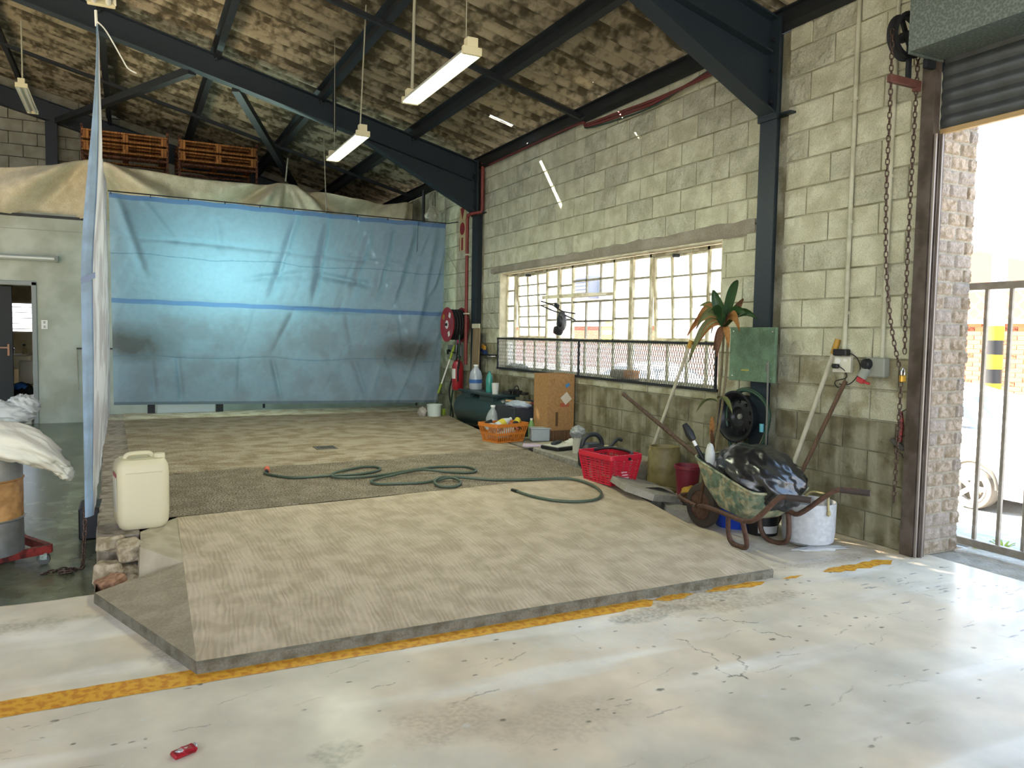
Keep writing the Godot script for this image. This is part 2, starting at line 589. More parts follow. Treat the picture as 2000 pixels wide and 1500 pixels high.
const WIN := [-9.05, -4.87, 0.89, 2.11]  # z0, z1, y0, y1 of the window opening

func minus(r: Array, h: Array) -> Array:
	if r[1] <= h[0] or r[0] >= h[1] or r[3] <= h[2] or r[2] >= h[3]:
		return [r]
	var out := []
	if r[0] < h[0]: out.append([r[0], h[0], r[2], r[3]])
	if r[1] > h[1]: out.append([h[1], r[1], r[2], r[3]])
	var a := maxf(r[0], h[0])
	var b := minf(r[1], h[1])
	if r[2] < h[2]: out.append([a, b, r[2], h[2]])
	if r[3] > h[3]: out.append([a, b, h[3], r[3]])
	return out

func blocks(parent: Node3D, z0: float, z1: float, y1: float, holes: Array) -> void:
	var cache := {}
	for r in range(-1, 17):
		var ya := 3.4 - 0.2 * (r + 1)
		var yb := minf(ya + 0.2, y1)
		if r == -1:
			yb = y1
		var off := -3.8219 + (0.2 if absi(r) % 2 == 1 else 0.0)
		var k0 := int(floor((z0 - off) / 0.4))
		for k in range(k0, k0 + 40):
			var a := maxf(off + 0.4 * k, z0)
			var b := minf(off + 0.4 * (k + 1), z1)
			if b - a < 0.03:
				continue
			var rs := [[a, b, ya, yb]]
			for h in holes:
				var nx := []
				for q in rs:
					nx.append_array(minus(q, h))
				rs = nx
			for q in rs:
				if q[1] - q[0] < 0.03 or q[3] - q[2] < 0.03:
					continue
				var low: bool = q[3] < 0.85
				var gap := 0.006 if low else 0.010
				var key := "%.2f %.2f %s" % [q[1] - q[0], q[3] - q[2], low]
				if not cache.has(key):
					var g := G.new()
					g.box(Vector3.ZERO, Vector3(0.07, q[3] - q[2] - gap, q[1] - q[0] - gap), Basis(), 0.002 if low else 0.0045)
					cache[key] = meshof(g)
				var m: Material = M.paint_low if low else M.paint_mid if q[3] < 1.25 else (M.paint_b if rng.randf() < 0.3 else M.paint)
				inst("block", cache[key], m, parent, Transform3D(Basis(), Vector3(0.035 + rng.randf_range(-0.0015, 0.0015), (q[2] + q[3]) / 2, (q[0] + q[1]) / 2)))

func wall_right() -> void:
	var back := func(rs: Array) -> G:
		var g := G.new()
		for q in rs:
			g.box(Vector3(0.135, (q[2] + q[3]) / 2, (q[0] + q[1]) / 2), Vector3(0.244, q[3] - q[2], q[1] - q[0]))
		return g
	var h := WIN
	var w := struct("wall_right", back.call([[-9.64, h[0], 0, 3.55], [h[1], -4.31, 0, 3.55], [h[0], h[1], 0, h[2]], [h[0], h[1], h[3], 3.55]]), M.paint_mid)
	blocks(w, -9.557, -4.393, 3.56, [h, [-9.25, -4.6, 2.11, 2.2]])
	w = struct("wall_right_door_side", back.call([[-4.31, -3.05, 0, 3.55]]), M.paint_mid)
	blocks(w, -4.227, -3.1, 3.56, [])
	w = struct("wall_right_rear", back.call([[-12.4, -9.64, 0, 3.55], [-15.1, -12.4, 0, 3.55]]), M.paint_mid)
	blocks(w, -11.3, -9.723, 3.56, [])
	struct("wall_right_front", back.call([[-3.05, -0.3, 3.1, 3.55], [-0.3, 6.0, 0, 3.55]]), M.paint_b)
	# lintel of rough render over the window
	var g := G.new()
	var nz := nz_(1.5, 3)
	g.grid(60, 6, func(u: float, v: float) -> Vector3:
		var z := lerpf(-9.3, -4.5, u)
		var y := lerpf(2.11, 2.205 + 0.03 * nz.get_noise_1d(z * 2.0) + 0.05 * u, v)
		var e := minf(v * 8.0, (1.0 - v) * 8.0)
		return Vector3(0.004 - 0.014 * clampf(e, 0.0, 1.0) - 0.006 * nz.get_noise_2d(z * 6.0, y * 9.0) if v > 0.01 and v < 0.99 else 0.02, y, z), true)
	struct("trim_1", g, M.concrete)

func door_right() -> void:
	# steel guide post and brick reveal of the roller door
	var t := thing("door_post", "brown steel guide channel of the roller door, rusty at its foot", "door post", Vector3(0, 0, -3.07))
	mat("postpaint", "5e524a", 0.6, {"tex": T.dirt, "s": 0.8, "det": T.mott, "ds": 1.5})
	obj("channel", G.new().box(Vector3(-0.028, 1.5, -0.005), Vector3(0.055, 3.0, 0.085)).box(Vector3(0.0, 1.27, 0.05), Vector3(0.05, 2.54, 0.02)), M.postpaint, t)
	obj("lip", G.new().box(Vector3(-0.045, 1.27, 0.052), Vector3(0.012, 2.54, 0.012)).box(Vector3(-0.005, 1.27, 0.066), Vector3(0.01, 2.54, 0.01)), mat("lipsteel", "857b72", 0.5, {"metal": 0.2}), t)
	var w := struct("wall_reveal", G.new().box(Vector3(0.2, 1.6, -3.083), Vector3(0.33, 3.2, 0.1)), M.concrete)
	mat("reveal_a", "ab9b89", 0.95, {"tex": T.dirt, "s": 2.5, "world": true, "nrm": T.nrough, "ns": 1.2, "det": T.fine, "ds": 5.0})
	mat("reveal_b", "a3968a", 0.95, {"tex": T.mott, "s": 3.0, "world": true, "nrm": T.nrough, "ns": 1.2, "det": T.fine, "ds": 4.0})
	for r in 37:
		var x := 0.03
		var off := 0.09 if r % 2 == 0 else 0.17
		for k in 3:
			var x1 := minf(x + (off if k == 0 else 0.17), 0.37 + rng.randf_range(-0.008, 0.008))
			if x1 - x < 0.03:
				break
			var g := G.new()
			var nz := nz_(1.0, r * 3 + k)
			var c := Vector3((x + x1) / 2, 0.0435 + r * 0.084, -3.03)
			var sz := Vector3(x1 - x - 0.003, 0.081, 0.05)
			g.grid(10, 8, func(u: float, v: float) -> Vector3:
				var e := minf(minf(u, 1 - u) * 10.0, minf(v, 1 - v) * 8.0)
				var zz := -0.012 if e < 0.5 else 0.008 + 0.010 * nz.get_noise_2d(u * 4.0 + r, v * 3.0)
				return Vector3((u - 0.5) * sz.x, (v - 0.5) * sz.y, zz), true)
			inst("brick", meshof(g), M.reveal_a if rng.randf() < 0.5 else M.reveal_b, w, Transform3D(Basis(), c))
			x = x1
	# shutter and its box
	t = thing("roller_shutter", "grey ribbed steel roller shutter, mostly rolled up over the doorway", "roller shutter", Vector3(0.03, 0, -1.68))
	var slat := G.new()
	var prof := []
	for i in 7:
		var a := PI * i / 6.0
		prof.append(Vector2(-0.016 * sin(a), i * 0.0128))
	slat.soft()
	for i in 6:
		slat.qn(Vector3(prof[i].x, prof[i].y, -1.36), Vector3(prof[i].x, prof[i].y, 1.36), Vector3(prof[i + 1].x, prof[i + 1].y, 1.36), Vector3(prof[i + 1].x, prof[i + 1].y, -1.36), Vector3.LEFT)
	var sm := meshof(slat)
	mat("shutter", "5c6164", 0.4, {"metal": 0.45, "tex": T.mott, "s": 1.0})
	for i in 6:
		inst("slat", sm, M.shutter, t, Transform3D(Basis(), Vector3(0, 2.58 + i * 0.0752, 0)))
	obj("bottom_rail", G.new().box(Vector3(0, 2.562, 0), Vector3(0.035, 0.03, 2.72), Basis(), 0.004), mat("woodrail", "b79a6c", 0.6), t)
	t = thing("shutter_box", "galvanised sheet steel housing of the roller shutter", "shutter box", Vector3(0, 2.97, -3.04))
	obj("casing", G.new().box(Vector3(-0.29, 0.3, 1.4), Vector3(0.012, 0.6, 2.8)).box(Vector3(-0.15, 0.6, 1.4), Vector3(0.29, 0.01, 2.8)).box(Vector3(-0.15, 0.005, 1.4), Vector3(0.28, 0.008, 2.8)), M.galv, t)
	obj("end_plate", G.new().box(Vector3(-0.15, 0.29, 0.005), Vector3(0.29, 0.6, 0.012)), M.galv, t)
	obj("mounting_angle", G.new().box(Vector3(-0.03, -0.03, -0.01), Vector3(0.2, 0.05, 0.03)), M.steel_dark, t)
	# hand chain wheel, bracket and chain
	t = thing("hoist_pulley", "black cast iron chain wheel beside the shutter box", "chain wheel", Vector3(-0.21, 3.10, -3.12))
	var R := Basis(Vector3.RIGHT, PI / 2)
	obj("rim", G.new().lathe([Vector2(0.105, -0.025), Vector2(0.135, -0.03), Vector2(0.12, -0.008), Vector2(0.12, 0.008), Vector2(0.135, 0.03), Vector2(0.105, 0.025), Vector2(0.105, -0.025)], 28, Transform3D(R, Vector3.ZERO)), M.blackrubber, t)
	for k in 4:
		obj("spoke", G.new().bar(Vector3.ZERO, Vector3(cos(k * PI / 2 + 0.5), sin(k * PI / 2 + 0.5), 0) * 0.11, 0.03, 0.014, Vector3.BACK), M.blackrubber, t)
	obj("hub", G.new().lathe([Vector2(0, -0.035), Vector2(0.03, -0.035), Vector2(0.03, 0.07), Vector2(0, 0.07)], 14, Transform3D(R, Vector3.ZERO)), M.blackrubber, t)
	var brown := mat("bracketbrown", "6b4138", 0.6, {"tex": T.mott, "s": 2.0})
	t = thing("chain_guide", "brown painted steel chain guide under the chain wheel", "chain guide", Vector3(-0.21, 2.84, -3.12))
	obj("stem", G.new().box(Vector3(0.03, 0.12, 0), Vector3(0.028, 0.24, 0.02)), M.steel_dark, t)
	obj("crossbar", G.new().box(Vector3(0, 0, 0), Vector3(0.27, 0.045, 0.03), Basis(), 0.003).box(Vector3(0.11, -0.03, 0), Vector3(0.04, 0.02, 0.03)), brown, t)
	var link := meshof(G.new().tube(curve([Vector3(0.009, 0.012, 0), Vector3(0.0, 0.021, 0), Vector3(-0.009, 0.012, 0), Vector3(-0.009, -0.012, 0), Vector3(0, -0.021, 0), Vector3(0.009, -0.012, 0)], 2, true), 0.0036, 5, true))
	mat("chainmetal", "6e5a50", 0.5, {"metal": 0.6, "tex": T.rust, "s": 9.0})
	t = thing("hand_chain", "rusty hand chain looped from the wheel and locked beside the doorway", "chain")
	chain(t, link, [Vector3(-0.335, 3.1, -3.12), Vector3(-0.325, 2.75, -3.12), Vector3(-0.32, 2.2, -3.12), Vector3(-0.29, 1.75, -3.12), Vector3(-0.22, 1.4, -3.12), Vector3(-0.13, 1.14, -3.115)], 0.0335)
	chain(t, link, [Vector3(-0.10, 3.0, -3.12), Vector3(-0.105, 2.3, -3.12), Vector3(-0.105, 1.7, -3.12), Vector3(-0.095, 1.2, -3.115)], 0.0335)
	chain(t, link, [Vector3(-0.115, 1.12, -3.115), Vector3(-0.12, 0.8, -3.115), Vector3(-0.13, 0.3, -3.115)], 0.0335)
	t = thing("padlock", "brass padlock on the hand chain by the door post", "padlock", Vector3(-0.125, 1.11, -3.10))
	obj("body", G.new().box(Vector3(0, -0.02, 0), Vector3(0.045, 0.042, 0.02), Basis(), 0.004), mat("brass", "b98f35", 0.35, {"metal": 0.7}), t)
	obj("shackle", G.new().tube(curve([Vector3(-0.014, 0, 0), Vector3(-0.014, 0.025, 0), Vector3(0, 0.042, 0), Vector3(0.014, 0.025, 0), Vector3(0.014, 0, 0)], 4), 0.0045, 6), M.chrome, t)

func chain(t: Node3D, link: Mesh, path: Array, step: float) -> void:
	var c := Curve3D.new()
	for p in curve(path, 8):
		c.add_point(p)
	var n := int(c.get_baked_length() / step)
	for i in n:
		var p := c.sample_baked(i * step)
		var d := (c.sample_baked(i * step + 0.01) - p).normalized()
		var y := d
		var x := y.cross(Vector3.BACK if absf(y.z) < 0.9 else Vector3.RIGHT).normalized()
		var b := Basis(x, y, x.cross(y))
		if i % 2 == 1:
			b = b * Basis(Vector3.UP, PI / 2)
		inst("link", link, M.chainmetal, t, Transform3D(b.rotated(y, 0.6), p))

# one weathered sheet: u up the slope, v across; mould gathers in ragged blots along the ends and the side lap
func sheet_map(sd: int) -> ImageTexture:
	var W := 512; var H := 256
	var a := nz_(0.012, sd, FastNoiseLite.TYPE_SIMPLEX_SMOOTH, 5).get_seamless_image(W, H).get_data()
	var b := nz_(0.05, sd + 50, FastNoiseLite.TYPE_SIMPLEX_SMOOTH, 4).get_seamless_image(W, H).get_data()
	var d := PackedByteArray()
	d.resize(W * H * 3)
	var clean := Color("f2ead8"); var mould := Color("5f5a48"); var rusty := Color("b59a80")
	for j in H:
		for i in W:
			var k := j * W + i
			var n := a[k] / 255.0
			var f := b[k] / 255.0
			var e := minf(minf(i, W - i) / 60.0, minf(j, H - j) / 16.0)
			var m := clampf((0.62 - 0.45 * minf(e, 1.0) + 1.1 * (n - 0.5) + 0.7 * (f - 0.5)) * 1.6, 0.0, 0.85)
			var c := clean.lerp(rusty, clampf((n - 0.62) * 3.0, 0.0, 0.5)).lerp(mould, m) * (0.94 + 0.1 * f)
			d[k * 3] = c.r8; d[k * 3 + 1] = c.g8; d[k * 3 + 2] = c.b8
	return ImageTexture.create_from_image(Image.create_from_data(W, H, false, Image.FORMAT_RGB8, d))

func window_right() -> void:
	var h := WIN
	var X := 0.12
	mat("winpaint", "d9d2b6", 0.6, {"tex": T.dirt, "s": 1.0})
	mat("windark", "a39d8c", 0.6, {"tex": T.mott, "s": 1.5})
	mat("dirtyglass", "ffffff", 0.2, {"alpha": 0.3, "back": "8a8a86"})
	# reveal: sides, head and sill of the opening
	var g := G.new()
	g.box(Vector3(0.128, h[2] - 0.01, (h[0] + h[1]) / 2), Vector3(0.252, 0.02, h[1] - h[0]))
	g.box(Vector3(0.128, h[3] + 0.005, (h[0] + h[1]) / 2), Vector3(0.244, 0.012, h[1] - h[0]))
	g.box(Vector3(0.13, (h[2] + h[3]) / 2, h[0] + 0.004), Vector3(0.245, h[3] - h[2], 0.012))
	g.box(Vector3(0.13, (h[2] + h[3]) / 2, h[1] - 0.004), Vector3(0.245, h[3] - h[2], 0.012))
	struct("trim_2", g, mat("revealpaint", "d6cfb4", 0.8, {"tex": T.mott, "s": 1.0, "world": true}))
	var w := Node3D.new()
	w.name = "window_1"
	w.position = Vector3(X, 0, 0)
	add_child(w)
	w.set_meta("kind", "structure")
	w.set_meta("label", "long steel framed window of many small panes")
	var zs := [-9.035, -8.81, -8.535, -8.26, -7.975, -7.69, -7.39, -7.115, -6.84, -6.57, -6.27, -5.96, -5.685, -5.41, -5.15, -4.885]
	var ys := [2.10, 1.885, 1.69, 1.5, 1.275]
	var bar := func(n: String, a: Vector3, b: Vector3, ww: float, d: float, m: Material, par: Node3D) -> void:
		var s := (b - a).abs()
		obj(n, G.new().box((a + b) / 2, Vector3(d, maxf(s.y, ww), maxf(s.z, ww))), m, par)
	# outer frame and the heavy mullions
	bar.call("frame", Vector3(0, 2.085, zs[0]), Vector3(0, 2.085, zs[15]), 0.03, 0.03, M.winpaint, w)
	bar.call("frame", Vector3(0, 0.905, zs[0]), Vector3(0, 0.905, zs[15]), 0.03, 0.03, M.winpaint, w)
	bar.call("frame", Vector3(0, 1.272, zs[0]), Vector3(0, 1.272, zs[15]), 0.04, 0.03, M.winpaint, w)
	for k in [0, 15]:
		bar.call("frame", Vector3(0, 0.9, zs[k]), Vector3(0, 2.1, zs[k]), 0.03, 0.03, M.winpaint, w)
	for k in [5, 10]:
		bar.call("mullion", Vector3(0, 0.9, zs[k] + 0.01), Vector3(0, 2.1, zs[k] + 0.01), 0.055, 0.05, M.winpaint, w)
	for k in [1, 2, 3, 4, 6, 7, 8, 9, 11, 12, 13, 14]:
		bar.call("glazing_bar", Vector3(0, 0.9, zs[k]), Vector3(0, 1.265, zs[k]), 0.024, 0.025, M.winpaint, w)
	for k in [1, 4, 6, 9, 11, 14]:
		bar.call("glazing_bar", Vector3(0, 1.28, zs[k]), Vector3(0, 2.1, zs[k]), 0.03, 0.03, M.winpaint, w)
	for c in [0, 4, 5, 9, 10, 14]:
		for r in [1, 2, 3]:
			bar.call("glazing_bar", Vector3(0, ys[r], zs[c]), Vector3(0, ys[r], zs[c + 1]), 0.02, 0.022, M.windark, w)
		for r in 4:
			obj("pane", G.new().box(Vector3(0.004, (ys[r] + ys[r + 1]) / 2, (zs[c] + zs[c + 1]) / 2), Vector3(0.003, ys[r] - ys[r + 1] - 0.012, zs[c + 1] - zs[c] - 0.012)), M.dirtyglass, w)
	for c in 15:
		obj("pane", G.new().box(Vector3(0.004, 1.085, (zs[c] + zs[c + 1]) / 2), Vector3(0.003, 0.34, zs[c + 1] - zs[c] - 0.012)), M.dirtyglass, w)
	# casements: [first column, rows, set open by degrees about the top edge]
	for q in [[1, 6, 3.0], [11, 4, 3.0]]:
		sash(w, zs[q[0]] + 0.02, zs[q[0] + 3] - 0.02, 2.07, 1.29, q[1], q[2])
		obj("window_stay", G.new().box(Vector3(-0.04, 2.05, (zs[q[0]] + zs[q[0] + 3]) / 2), Vector3(0.06, 0.03, 0.04), Basis(), 0.005), M.steel_dark, w)
	# the middle vent: fixed lights below, sash swung flat on its pivots above
	for k in [7, 8]:
		bar.call("glazing_bar", Vector3(0, 1.28, zs[k] + 0.01), Vector3(0, 1.68, zs[k] + 0.01), 0.02, 0.022, M.windark, w)
		bar.call("glazing_bar", Vector3(0, 1.76, zs[k] + 0.01), Vector3(0, 2.07, zs[k] + 0.01), 0.02, 0.022, M.windark, w)
	for y in [1.48, 1.69, 1.75, 1.92]:
		bar.call("glazing_bar", Vector3(0, y, zs[6]), Vector3(0, y, zs[9]), 0.022, 0.022, M.windark, w)
	for k in 3:
		for y in [1.385, 1.585, 1.84, 2.0]:
			obj("pane", G.new().box(Vector3(0.004, y, (zs[6 + k] + zs[7 + k]) / 2), Vector3(0.003, 0.16, 0.26)), M.glass, w)
	var s := Node3D.new()
	s.name = "sash"
	w.add_child(s, true)
	s.position = Vector3(-0.03, 1.755, 0)
	s.rotation.z = deg_to_rad(4)
	s.set_meta("label", "pale steel sash swung open flat")
	for e in [-0.36, 0.1]:
		bar.call("rail", Vector3(e, 0, zs[6] + 0.02), Vector3(e, 0, zs[9] - 0.02), 0.035, 0.03, M.winpaint, s)
	for k in [6, 7, 8, 9]:
		obj("stile", G.new().box(Vector3(-0.13, 0, zs[k] + (0.03 if k == 6 else -0.03 if k == 9 else 0.0)), Vector3(0.46, 0.03, 0.03)), M.winpaint, s)
	for k in 3:
		obj("pane", G.new().box(Vector3(-0.13, 0.0, (zs[6 + k] + zs[7 + k]) / 2), Vector3(0.42, 0.003, 0.24)), M.glass, s)
	# expanded metal guard over the lower lights
	var t := thing("mesh_guard", "expanded metal guard screen across the bottom of the window", "guard screen", Vector3(0.0, 0, 0))
	obj("rail", G.new().box(Vector3(-0.004, 1.272, -6.96), Vector3(0.025, 0.022, 4.2)), M.steel_dark, t)
	obj("rail", G.new().box(Vector3(-0.004, 0.888, -6.96), Vector3(0.03, 0.024, 4.2)), M.steel_dark, t)
	for z in [-9.05, -7.04, -4.89]:
		obj("stile", G.new().box(Vector3(-0.004, 1.08, z), Vector3(0.02, 0.39, 0.018)), M.steel_dark, t)
	g = G.new()
	var z0 := -9.04
	while z0 < -4.9:
		var n := 8
		for k in n:
			var a := 0.9 + 0.36 * k / n
			var b := 0.9 + 0.36 * (k + 1) / n
			var za := z0 if k % 2 == 0 else z0 + 0.017
			var zb := z0 if k % 2 == 1 else z0 + 0.017
			g.bar(Vector3(0, a, za), Vector3(0, b, zb), 0.004, 0.004, Vector3.RIGHT)
			g.bar(Vector3(0, a, 2 * z0 - za), Vector3(0, b, 2 * z0 - zb), 0.004, 0.004, Vector3.RIGHT)
		z0 += 0.034
	setkind(obj("mesh", g, mat("meshsteel", "7b7d78", 0.5, {"metal": 0.3}), t), "stuff")

func sash(w: Node3D, z0: float, z1: float, y1: float, y0: float, rows: int, deg: float) -> void:
	var s := Node3D.new()
	s.name = "sash"
	w.add_child(s, true)
	s.position = Vector3(0.02, y1, 0)
	s.rotation.z = deg_to_rad(deg)
	var hh := y1 - y0
	for y in [0.0, -hh]:
		obj("rail", G.new().box(Vector3(0, y, (z0 + z1) / 2), Vector3(0.03, 0.04, z1 - z0)), M.winpaint, s)
	for z in [z0, z1]:
		obj("stile", G.new().box(Vector3(0, -hh / 2, z), Vector3(0.03, hh, 0.035)), M.winpaint, s)
	for k in [1, 2]:
		obj("glazing_bar", G.new().box(Vector3(0, -hh / 2, lerpf(z0, z1, k / 3.0)), Vector3(0.022, hh, 0.026)), M.winpaint, s)
	for r in range(1, rows):
		obj("glazing_bar", G.new().box(Vector3(0, -hh * r / rows, (z0 + z1) / 2), Vector3(0.02, 0.016, z1 - z0)), M.windark, s)
	for k in 3:
		for r in rows:
			obj("pane", G.new().box(Vector3(0.004, -hh * (r + 0.5) / rows, lerpf(z0, z1, (k + 0.5) / 3.0)), Vector3(0.003, hh / rows - 0.012, (z1 - z0) / 3 - 0.015)), M.dirtyglass, s)

# ---- floor: worn paint over concrete; the picture covers x -7.4..0.6 and z -9.25..-1.25 and repeats beyond
func fpix(x: float, z: float) -> Vector2:
	return Vector2((x + 7.4) / 8.0 * 2048.0, (z + 9.25) / 8.0 * 2048.0)
func smear(im: Image, x: float, z: float, rx: float, rz: float, col: Color, a: float, sd: int, ragged := 0.5) -> void:
	var nz := nz_(0.03, sd)
	var c := fpix(x, z)
	var ex := rx * 256.0
	var ez := rz * 256.0
	for j in range(maxi(0, int(c.y - ez * 1.3)), mini(2047, int(c.y + ez * 1.3))):
		for i in range(maxi(0, int(c.x - ex * 1.3)), mini(2047, int(c.x + ex * 1.3))):
			var d := Vector2((i - c.x) / ex, (j - c.y) / ez).length() + ragged * nz.get_noise_2d(i, j)
			var k := clampf((1.0 - d) * 2.2, 0.0, 1.0) * a * (0.65 + 0.7 * nz.get_noise_2d(i * 5.0, j * 5.0))
			if k > 0.004:
				im.set_pixel(i, j, im.get_pixel(i, j).lerp(col, clampf(k, 0.0, 1.0)))
func scratch(im: Image, p: Vector2, q: Vector2, w: float, col: Color, a: float, wob := 0.0) -> void:
	var A := fpix(p.x, p.y)
	var B := fpix(q.x, q.y)
	var n := int(A.distance_to(B))
	var nrm := (B - A).orthogonal().normalized()
	var nz := nz_(0.02, int(A.x))
	for i in n:
		var c := A.lerp(B, float(i) / n) + nrm * wob * 40.0 * nz.get_noise_1d(i * 2.0)
		for k in range(-int(ceil(w)), int(ceil(w)) + 1):
			var s := c + nrm * k
			if s.x > 1 and s.y > 1 and s.x < 2046 and s.y < 2046:
				var f := clampf(w + 0.5 - absf(k), 0.0, 1.0) * a * clampf(0.6 + 1.2 * nz.get_noise_2d(i * 3.0, k), 0.0, 1.0)
				im.set_pixelv(Vector2i(s), im.get_pixelv(Vector2i(s)).lerp(col, f))

func ground() -> void:
	var S := 1024
	var a := nz_(0.006, 51, FastNoiseLite.TYPE_SIMPLEX_SMOOTH, 5).get_image(S, S).get_data()
	var b := nz_(0.02, 52, FastNoiseLite.TYPE_SIMPLEX_SMOOTH, 5).get_image(S, S).get_data()
	var im3 := nz_(0.018, 53, FastNoiseLite.TYPE_SIMPLEX_SMOOTH, 4).get_image(S / 6, S)
	im3.resize(S, S, Image.INTERPOLATE_CUBIC)
	var c := im3.get_data()
	var d := PackedByteArray()
	d.resize(S * S * 3)
	var green := Color("d6ccb8"); var beige := Color("dccbb1"); var pale := Color("ece6da")
	for i in S * S:
		var k := smoothstep(0.35, 0.7, a[i] / 255.0)
		var w := smoothstep(0.5, 0.8, c[i] / 255.0) * 0.7
		var s := 0.9 + 0.16 * (b[i] / 255.0)
		d[i * 3] = mini(255, int(255.0 * s * lerpf(lerpf(green.r, beige.r, k), pale.r, w)))
		d[i * 3 + 1] = mini(255, int(255.0 * s * lerpf(lerpf(green.g, beige.g, k), pale.g, w)))
		d[i * 3 + 2] = mini(255, int(255.0 * s * lerpf(lerpf(green.b, beige.b, k), pale.b, w)))
	var im := Image.create_from_data(S, S, false, Image.FORMAT_RGB8, d)
	im.resize(2048, 2048, Image.INTERPOLATE_CUBIC)
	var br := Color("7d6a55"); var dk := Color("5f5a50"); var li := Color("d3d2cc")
	# worn pale patches with some window glare painted in, brown damp stains, circles left by tins, scratches, cracks and chips
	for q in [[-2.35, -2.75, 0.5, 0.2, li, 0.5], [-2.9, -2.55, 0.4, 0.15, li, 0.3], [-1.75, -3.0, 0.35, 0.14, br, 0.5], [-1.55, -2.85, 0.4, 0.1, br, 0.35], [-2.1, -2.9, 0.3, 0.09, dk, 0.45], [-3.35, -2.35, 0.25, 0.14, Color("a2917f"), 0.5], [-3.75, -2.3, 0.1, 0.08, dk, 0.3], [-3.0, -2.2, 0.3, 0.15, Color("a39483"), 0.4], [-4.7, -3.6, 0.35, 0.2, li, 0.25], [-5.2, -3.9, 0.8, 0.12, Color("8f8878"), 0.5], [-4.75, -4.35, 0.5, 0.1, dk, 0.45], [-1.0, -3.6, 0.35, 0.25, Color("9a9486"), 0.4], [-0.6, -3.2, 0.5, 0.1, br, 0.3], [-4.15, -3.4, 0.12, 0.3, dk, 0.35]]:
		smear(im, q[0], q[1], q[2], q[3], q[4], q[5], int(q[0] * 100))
	for q in [[-3.19, -2.5, 0.11], [-3.28, -2.42, 0.14], [-2.9, -2.35, 0.12], [-2.35, -2.62, 0.14]]:
		for k in 60:
			var t0 := TAU * k / 60
			var t1 := TAU * (k + 1) / 60
			if (k + int(q[0] * 50)) % 60 < 42:
				scratch(im, Vector2(q[0] + q[2] * cos(t0), q[1] + q[2] * sin(t0)), Vector2(q[0] + q[2] * cos(t1), q[1] + q[2] * sin(t1)), 1.0, li, 0.35)
	for q in [[-2.19, -2.6, -2.16, -2.4], [-2.16, -2.4, -2.25, -2.22], [-2.25, -2.22, -2.19, -2.17], [-2.19, -2.17, -2.06, -2.38], [-1.8, -2.55, -1.72, -2.4], [-1.72, -2.6, -1.9, -2.75]]:
		scratch(im, Vector2(q[0], q[1]), Vector2(q[2], q[3]), 0.9, dk, 0.8, 0.25)
	var r := RandomNumberGenerator.new()
	r.seed = 99
	for k in 150:
		var p := Vector2(r.randf_range(-4.9, -0.1), r.randf_range(-3.1, -1.55))
		var l := r.randf_range(0.03, 0.22)
		var an := r.randf_range(-0.45, 0.25) + (PI / 2 if r.randf() < 0.12 else 0.0)
		scratch(im, p, p + Vector2(cos(an), sin(an)) * l, r.randf_range(0.4, 0.9), dk if r.randf() < 0.5 else (br if r.randf() < 0.4 else li), r.randf_range(0.15, 0.5), 0.1)
	for k in 260:
		smear(im, r.randf_range(-5.2, -0.05), r.randf_range(-3.2, -1.55), r.randf_range(0.006, 0.02), r.randf_range(0.004, 0.012), dk if r.randf() < 0.75 else li, 0.8, k, 0.9)
	for k in 50:
		smear(im, r.randf_range(-0.9, 0.0), r.randf_range(-2.9, -1.55), r.randf_range(0.02, 0.05), 0.006, Color("6c6e72"), 0.8, k, 0.9)
	for k in 40:
		smear(im, r.randf_range(-7.3, -4.6), r.randf_range(-9, -4.3), r.randf_range(0.1, 0.5), r.randf_range(0.04, 0.1), Color("76806f"), 0.35, k, 0.9)
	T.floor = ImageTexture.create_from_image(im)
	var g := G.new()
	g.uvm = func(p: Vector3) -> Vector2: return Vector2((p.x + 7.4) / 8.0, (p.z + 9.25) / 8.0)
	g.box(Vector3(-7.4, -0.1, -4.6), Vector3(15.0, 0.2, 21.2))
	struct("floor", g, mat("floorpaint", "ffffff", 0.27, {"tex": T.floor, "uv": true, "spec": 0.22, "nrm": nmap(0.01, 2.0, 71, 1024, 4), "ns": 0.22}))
	# older dark green paint over the back part of the hall
	g = G.new()
	var gz := nz_(1.3, 12)
	for k in 40:
		var xa := lerpf(-7.5, -4.485, k / 40.0); var xb := lerpf(-7.5, -4.485, (k + 1) / 40.0)
		g.qn(Vector3(xa, 0.0015, -12.2), Vector3(xb, 0.0015, -12.2), Vector3(xb, 0.0015, -4.22 + 0.03 * gz.get_noise_1d(xb * 2.0)), Vector3(xa, 0.0015, -4.22 + 0.03 * gz.get_noise_1d(xa * 2.0)), Vector3.UP)
	struct("floor_green", g, mat("floorgreen", "6f7663", 0.25, {"tex": T.dirt, "s": 0.5, "world": true, "det": T.mott, "ds": 1.2, "spec": 0.45}))
	g = G.new()
	g.box(Vector3(0.32, -0.103, -0.9), Vector3(0.44, 0.2, 4.3))
	struct("trim_3", g, M.concrete)
	# yellow line, worn through in places
	var y := mat("lineyellow", "d9a02c", 0.55, {"tex": ntex(0.03, "e3c896", "ffffff", 77, 512, 5, 0.28, 0.55), "s": 1.6, "world": true})
	var ln := Node3D.new()
	ln.name = "yellow_floor_line"
	add_child(ln)
	tag(ln, "worn yellow line painted on the floor along the ramp's front edge", "floor line")
	for q in [[-7.6, -1.98, 0.065, 0.07, 1], [-1.98, -1.72, 0.05, 0.02, 2], [-1.66, -1.24, 0.03, 0.035, 3], [-1.12, -0.95, 0.018, 0.02, 4], [-0.8, -0.22, 0.045, 0.04, 5]]:
		paint_strip(ln, q[0], q[1], q[2], q[3], q[4], y)

